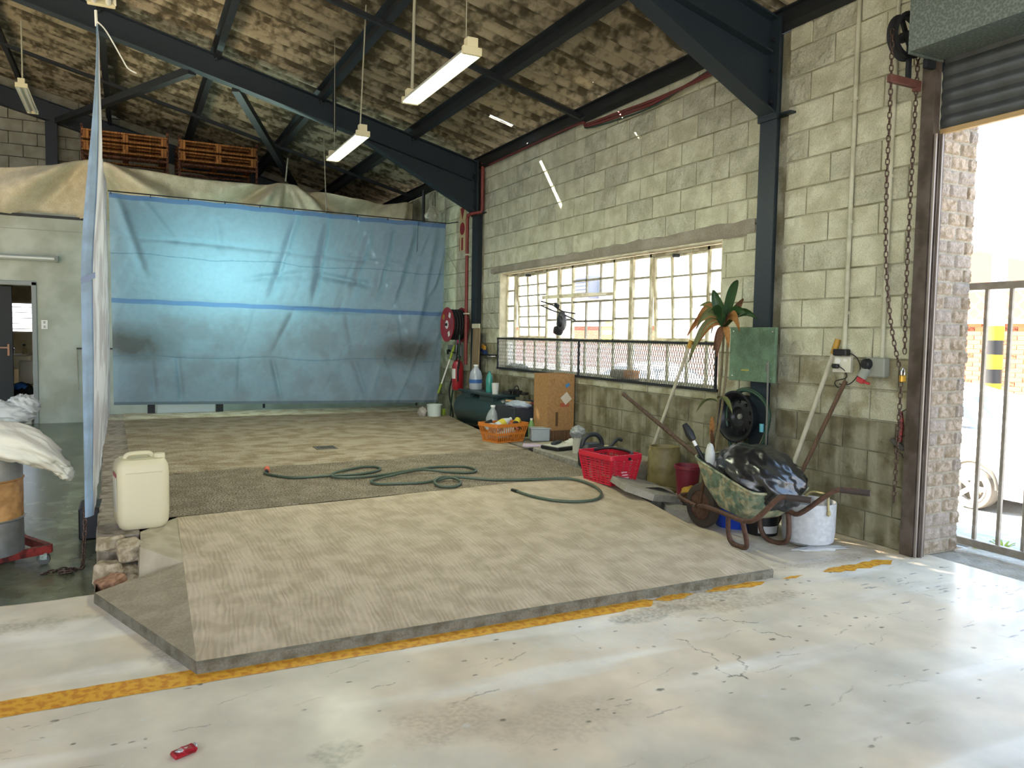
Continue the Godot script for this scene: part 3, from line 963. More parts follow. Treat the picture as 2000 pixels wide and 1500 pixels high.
func paint_strip(par: Node3D, x0: float, x1: float, w0: float, w1: float, sd: int, m: Material) -> void:
	var nz := nz_(9.0, sd, FastNoiseLite.TYPE_SIMPLEX_SMOOTH, 3)
	var g := G.new()
	var n := int((x1 - x0) / 0.02)
	var zc := func(x: float) -> float: return -3.062 + 0.006 * (x + 4.7)
	g.soft()
	var prev := []
	for i in n + 1:
		var x := lerpf(x0, x1, float(i) / n)
		var e := minf(1.0, minf(i, n - i) / 4.0)
		var t := lerpf(w0, w1, float(i) / n) * e
		var rag: float = 0.005 if x < -2.2 else 0.03
		var a := Vector3(x, 0.0012, zc.call(x) - t + rag * nz.get_noise_2d(x, 1.0) * e)
		var b := Vector3(x, 0.0012, zc.call(x) + t + rag * nz.get_noise_2d(x, 9.0) * e)
		if i > 0:
			g.qn(prev[0], a, b, prev[1], Vector3.UP)
		prev = [a, b]
	obj("paint", g, m, par)

func ramp_y(x: float, z: float) -> float:
	var zc := -4.9 - 0.3 * clampf((x + 4.07) / 3.15, 0.0, 1.0)
	return lerpf(0.05, 0.2, clampf((-3.08 - z) / (-3.08 - zc), 0.0, 1.0))
func right_edge(z: float) -> float:
	var k := [[-3.08, -1.15], [-5.2, -0.93], [-7.0, -0.82], [-9.0, -0.52], [-11.3, -0.12]]
	for i in k.size() - 1:
		if z <= k[i][0] and z >= k[i + 1][0]:
			return remap(z, k[i][0], k[i + 1][0], k[i][1], k[i + 1][1])
	return -0.12

func ramp() -> void:
	var t := thing("concrete_ramp", "raised concrete wash bay with a broom-finished ramp at its front", "ramp")
	# broom marks run up the slope; the older deck behind is rougher and brushed across
	broom_maps()
	T.deckn = nmap(0.09, 9.0, 64, 512, 4)
	T.deckc = stretched(512, 512, 90, 0.04, 65, "e6e3dd", "ffffff", 0.3, 0.7, true)
	var uvr := func(p: Vector3) -> Vector2: return Vector2(p.x * 0.75 + 0.04 * sin(p.z * 2.0), p.z * 0.35)
	var m1 := mat("broomed", "cbb9a0", 0.9, {"uv": true, "tex": T.broomc, "hgt": T.broom, "hs": 0.3, "det": T.mott, "ds": 0.8})
	var m2 := mat("deck", "b3a48e", 0.95, {"world": true, "tex": T.deckc, "s": 0.6, "nrm": T.deckn, "ns": 0.7, "det": ntex(0.013, "ddd6ca", "ffffff", 67, 512, 6, 0.3, 0.6), "ds": 0.45})
	var m2b := mat("deckrough", "b0a28d", 0.95, {"world": true, "tex": ntex(0.09, "a39b8e", "ffffff", 69, 512, 4, 0.3, 0.55), "s": 1.2, "nrm": T.deckn, "ns": 1.6, "det": T.mott, "ds": 0.8})
	var m3 := mat("rampside", "7c7666", 0.95, {"world": true, "tex": T.dirt, "s": 1.2, "nrm": T.nrough, "ns": 1.0, "det": T.fine, "ds": 3.0})
	var nz := nz_(1.2, 8)
	var g := G.new()
	g.uvm = uvr
	var top := func(u: float, v: float) -> Vector3:
		var z := lerpf(-3.08, -4.9 - 0.3 * u, v)
		var x := lerpf(-4.10 + 0.03 * v, right_edge(z), u)
		var bump := 0.004 * nz.get_noise_2d(x, z) * (1.0 if v > 0.02 else 0.0)
		return Vector3(x, ramp_y(x, z) + bump, z)
	var P := []
	var nu := 40; var nv := 24
	g.soft()
	for i in nu:
		for j in nv:
			g.qn(top.call(float(i) / nu, float(j) / nv), top.call((i + 1.0) / nu, float(j) / nv), top.call((i + 1.0) / nu, (j + 1.0) / nv), top.call(float(i) / nu, (j + 1.0) / nv), Vector3.UP)
	obj("ramp_slab", g, m1, t)
	# wing at the chamfered corner
	var A := Vector3(-4.10, 0.05, -3.08); var D := Vector3(-4.475, 0.05, -4.10); var W := Vector3(-4.082, 0.1385, -4.15)
	g = G.new()
	g.uvm = func(p: Vector3) -> Vector2: return Vector2(p.x, p.z)
	g.tn(A, D, W, Vector3.UP)
	g.tn(D, W, Vector3(-4.28, 0.06, -4.22), Vector3.UP)
	obj("wing", g, mat("wingconcrete", "a2957e", 0.9, {"world": true, "tex": T.mott, "s": 1.0, "nrm": T.nrough, "ns": 0.5, "det": T.fine, "ds": 2.0}), t)
	# smooth mortar patch
	g = G.new()
	var P1 := Vector3(-4.07, 0.2, -4.9); var P3 := Vector3(-4.275, 0.195, -4.31); var P4 := Vector3(-4.285, 0.045, -4.20)
	g.tn(P1, W, P3, Vector3.UP)
	g.tn(P1, P3, Vector3(-4.27, 0.2, -4.62), Vector3.UP)
	g.qn(W, P3, P4, Vector3(-4.2, 0.06, -4.18), Vector3(0, 0.3, 1))
	g.qn(P3, P4, Vector3(-4.29, 0.04, -4.35), Vector3(-4.28, 0.19, -4.36), Vector3.LEFT)
	obj("mortar_patch", g, mat("mortar", "b0a48d", 0.85, {"world": true, "tex": T.mott, "s": 1.2, "nrm": T.nfine, "ns": 0.4}), t)
	# faces along the front, the chamfer and the right-hand side
	g = G.new()
	for i in 40:
		var x0 := lerpf(-4.10, -1.15, i / 40.0); var x1 := lerpf(-4.10, -1.15, (i + 1) / 40.0)
		g.qn(Vector3(x0, 0, -3.075), Vector3(x1, 0, -3.075), Vector3(x1, 0.042, -3.072), Vector3(x0, 0.042, -3.072), Vector3.BACK)
		g.qn(Vector3(x0, 0.042, -3.072), Vector3(x1, 0.042, -3.072), Vector3(x1, 0.0505, -3.082), Vector3(x0, 0.0505, -3.082), Vector3(0, 1, 1))
	g.qn(Vector3(-4.10, 0, -3.075), Vector3(-4.48, 0, -4.10), D, A, Vector3(-1, 0, 0.4))
	g.qn(Vector3(-4.48, 0, -4.10), Vector3(-4.485, 0, -4.3), Vector3(-4.475, 0.05, -4.3), D, Vector3.LEFT)
	for i in 40:
		var z0 := lerpf(-3.08, -11.3, i / 40.0); var z1 := lerpf(-3.08, -11.3, (i + 1) / 40.0)
		var e0 := right_edge(z0); var e1 := right_edge(z1)
		g.qn(Vector3(e0, 0, z0), Vector3(e1, 0, z1), Vector3(e1, ramp_y(e1, z1), z1), Vector3(e0, ramp_y(e0, z0), z0), Vector3.RIGHT)
	obj("edge_face", g, m3, t)
	# deck: rough band next to the ramp, then the older brushed slab
	var n2 := nz_(0.9, 18)
	for part in 2:
		g = G.new()
		g.soft()
		var za := 0.0; var zb := 0.24
		if part == 1:
			za = 0.24; zb = 1.0
		var dk := func(u: float, v: float) -> Vector3:
			var z := lerpf(-4.9 - 0.3 * u, -11.3, lerpf(za, zb, v)) + (0.12 * n2.get_noise_1d(u * 9.0) if absf(lerpf(za, zb, v) - 0.24) < 0.001 else 0.0)
			var x := lerpf(-4.28 - 0.1 * clampf((-5.0 - z) / 6.0, 0.0, 1.0), right_edge(z), u)
			return Vector3(x, 0.2 + 0.004 * n2.get_noise_2d(x, z) * (0.0 if v == 0.0 and part == 0 else 1.0), z)
		for i in 36:
			for j in 24:
				g.qn(dk.call(i / 36.0, j / 24.0), dk.call((i + 1) / 36.0, j / 24.0), dk.call((i + 1) / 36.0, (j + 1) / 24.0), dk.call(i / 36.0, (j + 1) / 24.0), Vector3.UP)
		obj("deck_slab", g, m2b if part == 0 else m2, t)
	# edging of bricks laid across the left side of the deck
	var bm := []
	for k in 3:
		g = G.new()
		g.box(Vector3.ZERO, Vector3(0.205 + 0.006 * k, 0.2, 0.1), Basis(), 0.006)
		bm.append(meshof(g))
	var mb := [mat("edge_a", "968a79", 0.95, {"world": true, "tex": T.mott, "s": 1.5, "nrm": T.nrough, "ns": 0.8}), mat("edge_b", "8c8072", 0.95, {"world": true, "tex": T.dirt, "s": 1.5, "nrm": T.nrough, "ns": 0.8})]
	for k in 62:
		var z := -4.62 - k * 0.108
		inst("brick", bm[k % 3], mb[rng.randi() % 2], t, Transform3D(Basis(Vector3.UP, rng.randf_range(-0.015, 0.015)), Vector3(-4.378 - 0.1 * clampf((-5.0 - z) / 6.0, 0.0, 1.0) + rng.randf_range(-0.006, 0.006), 0.099 + rng.randf_range(-0.003, 0.003), z)))
	# rubble of the broken corner
	mat("rubble", "b5a68d", 0.95, {"tex": T.dirt, "s": 3.0, "nrm": T.nrough, "ns": 1.2})
	mat("rubble_red", "a57c60", 0.95, {"tex": T.dirt, "s": 4.0, "nrm": T.nrough, "ns": 1.2})
	for q in [[-4.33, 0.15, -4.45, 0.1, 0.085, 0.13, 0.1], [-4.43, 0.055, -4.40, 0.105, 0.1, 0.12, -0.15], [-4.34, 0.04, -4.38, 0.1, 0.075, 0.1, 0.2], [-4.42, 0.16, -4.57, 0.12, 0.075, 0.05, 0.0], [-4.42, 0.035, -4.26, 0.1, 0.06, 0.12, 0.3], [-4.35, 0.03, -4.24, 0.12, 0.04, 0.1, 0.5]]:
		g = G.new()
		var nn := nz_(9.0, 5)
		var c := Vector3(q[0], q[1], q[2])
		var b := Basis(Vector3.UP, q[6]) * Basis(Vector3.RIGHT, nn.get_noise_1d(q[0]) * 0.5) * Basis(Vector3.BACK, nn.get_noise_1d(q[2]) * 0.4)
		g.box(c, Vector3(q[3], q[4], q[5]) * 1.05, b, 0.009)
		g.box(c + b * Vector3(0.02, 0.008, 0.012), Vector3(q[3], q[4], q[5]) * 0.93, b * Basis(Vector3.UP, 0.3) * Basis(Vector3.BACK, 0.2), 0.012)
		obj("stone", g, M.rubble_red if q[2] > -4.39 and q[0] < -4.4 else M.rubble, t)
	# cast iron drain grating let into the deck
	t = thing("floor_drain", "small dark slotted drain grating in the concrete deck", "drain", Vector3(-2.63, 0.203, -7.36))
	obj("plate", G.new().box(Vector3.ZERO, Vector3(0.2, 0.008, 0.2), Basis(), 0.002), mat("drainplate", "6b6459", 0.8, {"tex": T.mott, "s": 3.0}), t)
	for k in 5:
		obj("slot", G.new().box(Vector3(-0.07 + 0.035 * k, 0.004, 0), Vector3(0.016, 0.003, 0.15)), M.black, t)

# ridges left by a stiff broom, running up the slope: height and a faint tone
func broom_maps() -> void:
	var W := 1024; var H := 512
	var ph := nz_(0.012, 61, FastNoiseLite.TYPE_SIMPLEX_SMOOTH, 3).get_seamless_image(W, H).get_data()
	var am := nz_(0.02, 62, FastNoiseLite.TYPE_SIMPLEX_SMOOTH, 4).get_seamless_image(W, H).get_data()
	var a := PackedByteArray(); var b := PackedByteArray()
	a.resize(W * H); b.resize(W * H * 3)
	var lut := PackedFloat32Array()
	for i in 1024:
		lut.append(sin(TAU * i / 1024.0))
	for j in H:
		for i in W:
			var k := j * W + i
			var s: float = lut[(i * 56 + ph[k] * 7) & 1023]
			var amp: float = clampf(am[k] / 255.0 * 1.6 - 0.25, 0.12, 1.0)
			var v: float = 0.5 + 0.5 * s * amp
			a[k] = int(255.0 * v)
			var t := int(222.0 + 33.0 * lerpf(0.5, v, 0.8))
			b[k * 3] = t; b[k * 3 + 1] = t; b[k * 3 + 2] = t
	T.broom = ImageTexture.create_from_image(Image.create_from_data(W, H, false, Image.FORMAT_L8, a))
	T.broomc = ImageTexture.create_from_image(Image.create_from_data(W, H, false, Image.FORMAT_RGB8, b))

func back_end() -> void:
	# office partition with a doorway, the washroom behind it and the gable
	var g := G.new()
	for a in [[-15.0, -6.4, 0.0, 2.85], [-5.47, -0.01, 0.0, 2.85], [-6.4, -5.47, 1.9, 2.85]]:
		g.box(Vector3((a[0] + a[1]) / 2, (a[2] + a[3]) / 2, -12.26), Vector3(a[1] - a[0], a[3] - a[2], 0.12))
	var pw := struct("wall_back", g, M.plaster)
	obj("joint", G.new().box(Vector3(-7.5, 2.62, -12.199), Vector3(14.9, 0.006, 0.004)), mat("jointgrey", "8b8f84", 0.9), pw)
	struct("baseboard_back", G.new().box(Vector3(-10.2, 0.04, -12.195), Vector3(9.4, 0.08, 0.012)), mat("basegrey", "a7a996", 0.7))
	g = G.new()
	for a in [[-15.0, -6.2, 0.0, 6.2], [-5.45, 0.0, 0.0, 6.2], [-6.2, -5.45, 0.0, 1.22], [-6.2, -5.45, 1.72, 6.2]]:
		g.box(Vector3((a[0] + a[1]) / 2, (a[2] + a[3]) / 2, -15.1), Vector3(a[1] - a[0], a[3] - a[2], 0.2))
	var gw := struct("wall_gable", g, mat("gablepaint", "a29f8c", 0.85, {"tex": T.mott, "s": 0.6, "world": true}))
	var gm := meshof(G.new().box(Vector3.ZERO, Vector3(0.391, 0.191, 0.05), Basis(), 0.004))
	for r in 9:
		for k in 9:
			inst("block", gm, M.gablepaint, gw, Transform3D(Basis(), Vector3(-7.4 + 0.4 * k + (0.2 if r % 2 == 0 else 0.0), 3.37 + 0.2 * r, -14.982 + 0.002 * ((r * 5 + k) % 3))))
	# floor over the office rooms, and washroom sides
	struct("floor_loft", G.new().box(Vector3(-7.4, 2.83, -13.65), Vector3(14.8, 0.1, 2.68)), M.woodbrown)
	g = G.new()
	g.box(Vector3(-6.75, 1.4, -13.65), Vector3(0.1, 2.78, 2.66))
	g.box(Vector3(-4.5, 1.4, -13.65), Vector3(0.1, 2.78, 2.66))
	struct("wall_washroom", g, mat("washwall", "d8d2bb", 0.6))
	# washroom window: louvre panes in the gable
	var w := Node3D.new()
	w.name = "window_2"
	w.position = Vector3(-5.825, 1.22, -15.02)
	add_child(w)
	w.set_meta("kind", "structure")
	for q in [[0.0, 0.01, 0.75, 0.025], [0.0, 0.49, 0.75, 0.025]]:
		obj("frame", G.new().box(Vector3(q[0], q[1], 0), Vector3(q[2], q[3], 0.03)), M.white, w)
	for k in 5:
		obj("pane", G.new().box(Vector3(0, 0.06 + 0.09 * k, 0), Vector3(0.73, 0.09, 0.004), Basis(Vector3.RIGHT, 0.35)), M.glass, w)
		obj("glazing_bar", G.new().box(Vector3(0, 0.06 + 0.09 * k, 0.012), Vector3(0.73, 0.012, 0.008)), M.windark, w)
	# door leaf and frame
	var d := Node3D.new()
	d.name = "door_1"
	add_child(d)
	d.set_meta("kind", "structure")
	d.set_meta("label", "dark teal office door standing half open")
	d.position = Vector3(-6.05, 0, -12.36)
	obj("leaf", G.new().box(Vector3(0.0, 0.93, 0), Vector3(0.68, 1.86, 0.04), Basis(), 0.004), mat("doorteal", "0a1416", 0.6), d)
	obj("door_handle", G.new().box(Vector3(0.29, 1.0, 0.028), Vector3(0.03, 0.16, 0.012), Basis(), 0.004).bar(Vector3(0.29, 1.03, 0.05), Vector3(0.2, 1.03, 0.05), 0.018, 0.018), mat("handlebrown", "7b5a44", 0.4, {"metal": 0.5}), d)
	g = G.new()
	g.box(Vector3(0.61, 0.96, 0.11), Vector3(0.06, 1.92, 0.14), Basis(), 0.006)
	g.box(Vector3(0.1, 1.9, 0.11), Vector3(1.08, 0.06, 0.14), Basis(), 0.006)
	obj("door_frame", g, mat("framegrey", "858a86", 0.5), d)
	# washroom fittings
	var por := mat("porcelain", "e6e0c8", 0.25)
	var t := thing("wash_basin", "cream washbasin on a pedestal inside the washroom", "washbasin", Vector3(-5.93, 0, -14.3))
	var bowl := G.new()
	bowl.prism(rrect(0.5, 0.4, 0.06), 0.2, Transform3D(Basis(Vector3.RIGHT, PI / 2), Vector3(0, 0.86, 0)))
	bowl.prism(rrect(0.4, 0.3, 0.06), -0.02, Transform3D(Basis(Vector3.RIGHT, PI / 2), Vector3(0, 0.865, 0)))
	obj("bowl", bowl, por, t)
	obj("pedestal", G.new().lathe([Vector2(0, 0), Vector2(0.13, 0), Vector2(0.09, 0.2), Vector2(0.08, 0.66)], 16), por, t)
	obj("tap", G.new().tube(curve([Vector3(0, 0.86, -0.15), Vector3(0, 0.95, -0.15), Vector3(0, 0.97, -0.1), Vector3(0, 0.94, -0.06)], 4), 0.012, 8), M.chrome, t)
	t = thing("soap_bottle", "small glass bottle with a dark cap on the washbasin", "bottle", Vector3(-5.78, 0.865, -14.3))
	obj("body", G.new().lathe([Vector2(0, 0), Vector2(0.035, 0), Vector2(0.035, 0.1), Vector2(0.015, 0.13), Vector2(0.015, 0.15)], 14), mat("amberglass", "a59c7a", 0.2), t)
	obj("cap", G.new().lathe([Vector2(0.02, 0.15), Vector2(0.02, 0.18), Vector2(0, 0.18)], 12), M.black, t)
	t = thing("toilet", "cream toilet pan standing in the washroom", "toilet", Vector3(-5.62, 0, -13.7))
	obj("pan", G.new().lathe([Vector2(0, 0), Vector2(0.11, 0), Vector2(0.1, 0.15), Vector2(0.18, 0.34), Vector2(0.2, 0.39), Vector2(0.15, 0.39), Vector2(0.1, 0.25), Vector2(0, 0.22)], 20), por, t)
	obj("seat", G.new().lathe([Vector2(0.13, 0.39), Vector2(0.205, 0.39), Vector2(0.205, 0.415), Vector2(0.13, 0.415)], 20), por, t)
	obj("cistern", G.new().box(Vector3(0, 0.62, -0.26), Vector3(0.4, 0.36, 0.16), Basis(), 0.02), por, t)
	t = thing("rubbish_bag", "black rubbish bag slumped in the washroom doorway", "bag", Vector3(-5.66, 0, -12.75))
	obj("sack", G.new().blob(Vector3(0, 0.24, 0), Vector3(0.17, 0.26, 0.16), 0.25, 2.5, 5, 22, 14, Basis(), true), mat("bagblack", "0e0f12", 0.3), t)
	obj("blue_cloth", G.new().blob(Vector3(-0.02, 0.47, 0.03), Vector3(0.1, 0.06, 0.09), 0.3, 3.0, 8), mat("clothblue", "1d4f86", 0.8), t)
	# on the partition: unlit batten, socket, coat rod
	t = thing("wall_light", "unlit fluorescent batten light on the office wall above the door", "lamp", Vector3(-5.85, 2.235, -12.16))
	obj("body", G.new().box(Vector3(0, 0, 0), Vector3(1.4, 0.07, 0.05), Basis(), 0.006), mat("battengrey", "9aa096", 0.5), t)
	obj("tube", G.new().tube([Vector3(-0.66, 0, 0.045), Vector3(0.66, 0, 0.045)], 0.016, 10), mat("tubeoff", "d9dcd4", 0.3), t)
	obj("end_cap", G.new().box(Vector3(0.69, 0, 0.02), Vector3(0.03, 0.085, 0.09)), mat("capgrey", "7f837b", 0.6), t)
	t = thing("wall_socket", "white double socket plate beside the office door", "socket", Vector3(-5.325, 1.35, -12.195))
	obj("plate", G.new().box(Vector3.ZERO, Vector3(0.075, 0.12, 0.012), Basis(), 0.003), M.white, t)
	for k in [-1, 1]:
		obj("switch", G.new().box(Vector3(0, 0.03 * k, 0.008), Vector3(0.025, 0.035, 0.008)), mat("switchgrey", "a8a89c", 0.5), t)
	t = thing("wall_hook", "black metal bracket with a hanging cord on the office wall", "bracket", Vector3(-4.9, 1.03, -12.19))
	obj("arm", G.new().box(Vector3(0.2, 0, 0.02), Vector3(0.5, 0.02, 0.02)), M.black, t)
	obj("cord", G.new().tube([Vector3(-0.045, 0, 0.02), Vector3(-0.04, -0.3, 0.02), Vector3(-0.03, -0.58, 0.02)], 0.006, 6), M.windark, t)
	# pallets on racks above the canvas
	mat("pallet", "c08446", 0.8, {"tex": T.wood, "s": 1.0, "sv": Vector3(1.2, 4, 4)})
	mat("rackbrown", "6e4128", 0.7, {"tex": T.rust, "s": 2.0})
	var rack := thing("pallet_rack", "stacked wooden pallets on a brown rack beside the hanging sheet", "pallet rack", Vector3(-4.31, 2.88, -13.5), "pallet racks above the canvas")
	for z in [-0.45, 0.45]:
		for x in [-0.57, 0.57]:
			obj("post", G.new().box(Vector3(x, 0.7, z), Vector3(0.035, 1.42, 0.035)), M.rackbrown, rack)
	obj("rail", G.new().box(Vector3(0, 0.98, 0.45), Vector3(1.14, 0.03, 0.03)), M.rackbrown, rack)
	obj("rail", G.new().box(Vector3(0, 0.98, -0.45), Vector3(1.14, 0.03, 0.03)), M.rackbrown, rack)
	for lay in 2:
		var y := 1.04 + 0.17 * lay
		for x in [-0.52, 0.0, 0.52]:
			obj("stringer", G.new().box(Vector3(x, y + 0.06, 0), Vector3(0.08, 0.09, 0.95)), M.pallet, rack)
		for z in 5:
			obj("deck_board", G.new().box(Vector3(0, y + 0.117, -0.43 + 0.215 * z), Vector3(1.15, 0.022, 0.12)), M.pallet, rack)
			if z % 2 == 0:
				obj("deck_board", G.new().box(Vector3(0, y + 0.005, -0.43 + 0.215 * z), Vector3(1.15, 0.022, 0.12)), M.pallet, rack)
	dup(rack, "stacked wooden pallets on a brown rack, farther along toward the fan", Vector3(-3.005, 2.88, -13.5))
	# round fan on the wall by the canvas
	t = thing("wall_fan", "pale round wall fan at the corner of the canvas", "fan", Vector3(-0.22, 3.08, -10.93), "", 0.5)
	var R := Basis(Vector3.RIGHT, PI / 2)
	for k in 5:
		obj("guard_ring", G.new().tube(arc(Vector3(0, 0, 0.05 - 0.008 * k), Vector3.RIGHT, Vector3.UP, 0.03 + 0.026 * k, 0, TAU * 0.99, 26), 0.004, 5), mat("fancream", "c9c6b6", 0.45), t)
	for k in 24:
		var a := TAU * k / 24
		obj("guard_wire", G.new().tube([Vector3(cos(a), sin(a), 0) * 0.03 + Vector3(0, 0, 0.05), Vector3(cos(a), sin(a), 0) * 0.135 + Vector3(0, 0, 0.01)], 0.002, 4), M.fancream, t)
	for k in 4:
		obj("blade", G.new().box(Vector3(0.065, 0, 0), Vector3(0.1, 0.075, 0.006), Basis(Vector3.BACK, k * PI / 2) * Basis(Vector3.RIGHT, 0.5), 0.002), M.fancream, t)
		t.get_child(-1).transform = Transform3D(Basis(Vector3.BACK, k * PI / 2), Vector3.ZERO)
	obj("hub", G.new().blob(Vector3(0, 0, 0.045), Vector3(0.03, 0.03, 0.03), 0.0), M.fancream, t)
	obj("motor", G.new().lathe([Vector2(0, -0.14), Vector2(0.05, -0.13), Vector2(0.055, -0.02), Vector2(0, -0.02)], 16, Transform3D(R, Vector3.ZERO)), M.fancream, t)
	obj("bracket", G.new().box(Vector3(-0.05, 0.0, -0.14), Vector3(0.035, 0.75, 0.03)).box(Vector3(0.1, 0.0, -0.13), Vector3(0.26, 0.03, 0.03)), M.black, t)
	obj("cable", G.new().tube(curve([Vector3(0.16, 0.38, -0.1), Vector3(0.17, 0.1, -0.1), Vector3(0.13, 0.02, -0.1), Vector3(0.08, -0.02, -0.1)], 5), 0.006, 6), M.black, t)

func drapes() -> void:
	# ---- blue tarpaulin closing the wash bay
	var S := Vector2i(1024, 640)
	var n1 := nz_(0.008, 81, FastNoiseLite.TYPE_SIMPLEX_SMOOTH, 5).get_image(S.x, S.y).get_data()
	var n2 := nz_(0.05, 82, FastNoiseLite.TYPE_SIMPLEX_SMOOTH, 4).get_image(S.x, S.y).get_data()
	var d := PackedByteArray()
	d.resize(S.x * S.y * 3)
	var blue := Color("92aabb"); var hem := Color("5f80b0"); var soot := Color("4a473f"); var grey := Color("85909a")
	for j in S.y:
		var v := float(j) / S.y
		for i in S.x:
			var u := float(i) / S.x
			var k := j * S.x + i
			var a := n1[k] / 255.0
			var b := n2[k] / 255.0
			var c := blue * (0.97 + 0.05 * b)
			var low := smoothstep(0.52, 0.6, v) * (0.25 + 0.5 * smoothstep(0.3, 0.75, a))
			c = c.lerp(grey, low)
			var sm := maxf(1.0 - Vector2((u - 0.05) / 0.16, (v - 0.70) / 0.11).length(), 0.75 * (1.0 - Vector2((u - 0.9) / 0.15, (v - 0.72) / 0.12).length()))
			if sm > 0.0:
				c = c.lerp(soot, clampf(sm * 1.3 * (0.25 + 0.9 * a * (0.6 + 0.5 * b)), 0.0, 0.6))
			if absf(v - 0.503) < 0.011 or v < 0.022:
				c = c.lerp(hem, 0.8)
			if v > 0.985:
				c = c.lerp(Color("5e6a72"), 0.7)
			for cr in [0.28, 0.765]:
				if absf(v - cr + 0.006 * sin(u * 19.0) + 0.008 * (a - 0.5)) < 0.0022:
					c = c.lerp(Color("5d7d94"), 0.55)
			d[k * 3] = c.r8; d[k * 3 + 1] = c.g8; d[k * 3 + 2] = c.b8
	T.tarp = ImageTexture.create_from_image(Image.create_from_data(S.x, S.y, false, Image.FORMAT_RGB8, d))
	mat("tarpblue", "ffffff", 0.55, {"uv": true, "tex": T.tarp, "back": "9cb0b8", "spec": 0.35})
	var nz := nz_(1.0, 33, FastNoiseLite.TYPE_SIMPLEX_SMOOTH, 3)
	var rd := nz_(1.0, 34, FastNoiseLite.TYPE_SIMPLEX_SMOOTH, 2)
	rd.fractal_type = FastNoiseLite.FRACTAL_RIDGED
	var t := thing("blue_tarpaulin", "large pale blue tarpaulin hung across the back of the wash bay", "tarpaulin")
	var creases := [[Vector2(-2.25, 2.9), Vector2(-2.62, 1.75), 0.05, 0.05], [Vector2(-1.85, 2.88), Vector2(-2.05, 1.72), 0.045, 0.055], [Vector2(-1.25, 2.75), Vector2(-1.55, 1.75), 0.05, 0.035], [Vector2(-0.95, 2.8), Vector2(-1.2, 1.75), 0.05, 0.04], [Vector2(-0.62, 2.85), Vector2(-0.95, 1.7), 0.06, 0.045], [Vector2(-0.3, 2.8), Vector2(-0.6, 1.2), 0.06, 0.04], [Vector2(-0.15, 2.6), Vector2(-0.35, 1.9), 0.04, 0.03], [Vector2(-4.4, 2.9), Vector2(-4.1, 1.95), 0.05, 0.035], [Vector2(-4.15, 2.93), Vector2(-3.75, 2.4), 0.04, 0.02], [Vector2(-1.6, 1.6), Vector2(-1.5, 1.0), 0.04, 0.02], [Vector2(-2.3, 1.6), Vector2(-2.6, 1.0), 0.04, 0.02], [Vector2(-2.6, 0.95), Vector2(-2.48, 0.4), 0.03, 0.03], [Vector2(-3.75, 1.0), Vector2(-3.7, 0.4), 0.03, 0.025], [Vector2(-4.05, 0.95), Vector2(-4.0, 0.45), 0.03, 0.02], [Vector2(-3.0, 0.95), Vector2(-3.02, 0.5), 0.03, 0.02], [Vector2(-1.5, 0.95), Vector2(-1.3, 0.4), 0.04, 0.03], [Vector2(-1.1, 1.0), Vector2(-0.9, 0.5), 0.04, 0.02], [Vector2(-4.4, 2.46), Vector2(-0.3, 2.28), 0.03, 0.018], [Vector2(-2.9, 2.0), Vector2(-2.1, 2.12), 0.04, 0.03], [Vector2(-2.1, 2.12), Vector2(-1.2, 1.98), 0.04, 0.035], [Vector2(-2.4, 1.63), Vector2(-1.3, 1.6), 0.03, 0.03], [Vector2(-0.9, 1.55), Vector2(-0.8, 1.0), 0.04, 0.02], [Vector2(-3.3, 2.75), Vector2(-3.2, 2.3), 0.05, 0.02]]
	var f := func(u: float, v: float) -> Vector3:
		var tl := Vector3(-4.50, 2.955, -10.6); var tr := Vector3(-0.13, 2.92, -10.6)
		var bl := Vector3(-4.48, 0.375, -10.6); var b2 := Vector3(-0.245, 0.31, -10.6)
		var p := tl.lerp(tr, u).lerp(bl.lerp(b2, u), 1.0 - v)
		p.y -= 0.02 * sin(u * PI * 9.0) * sin(u * PI * 9.0) * v * 0.5
		p.x += 0.02 * sin(v * 5.0) * (1.0 if u > 0.9 else 0.0)
		var X := p.x; var Y := p.y
		# creases fanning down from the upper middle, soft billows and small crumples
		var s := X * 0.92 - Y * 0.38
		var amt := smoothstep(-3.2, -1.9, X) * 0.75 + 0.25
		for cr in creases:
			var ab: Vector2 = cr[1] - cr[0]
			var tt := clampf((Vector2(X, Y) - cr[0]).dot(ab) / ab.length_squared(), -0.1, 1.1)
			var dd: float = (Vector2(X, Y) - cr[0] - ab * tt).dot(ab.orthogonal().normalized())
			var fade := smoothstep(-0.1, 0.2, tt) * smoothstep(1.1, 0.75, tt)
			p.z += 1.5 * cr[3] * fade * exp(-pow(dd / cr[2], 2.0)) * (1.0 + 0.6 * dd / cr[2])
		p.z += 0.028 * pow(maxf(rd.get_noise_2d(s * 2.2, Y * 0.35 + X * 0.15), 0.0), 2.0) * amt
		p.z += 0.02 * rd.get_noise_2d(X * 1.2 + Y * 0.2, Y * 0.25) * amt
		p.z += 0.05 * nz.get_noise_2d(X * 0.5, Y * 0.5) + 0.009 * nz.get_noise_2d(X * 3.0, Y * 3.0) + 0.004 * rd.get_noise_2d(X * 4.0 + 7.0, Y * 5.0)
		# long arched fold across the middle
		var ya := 2.05 - 0.16 * pow((X + 2.0) / 0.9, 2.0)
		if absf(X + 2.0) < 1.15:
			p.z += 0.022 * exp(-pow((Y - ya) / 0.035, 2.0)) * (1.0 - absf(X + 2.0) / 1.15)
		for cy in [1.66, 2.42, 0.95]:
			p.z += 0.010 * exp(-pow((Y - cy - 0.02 * nz.get_noise_1d(X * 2.0)) / 0.02, 2.0))
		return p
	obj("sheet", G.new().grid(260, 150, f, true), M.tarpblue, t)
	obj("top_cord", G.new().tube([Vector3(-4.51, 2.97, -10.6), Vector3(-3.0, 2.955, -10.6), Vector3(-0.12, 2.93, -10.6), Vector3(-0.01, 2.94, -10.45)], 0.008, 6), M.black, t)
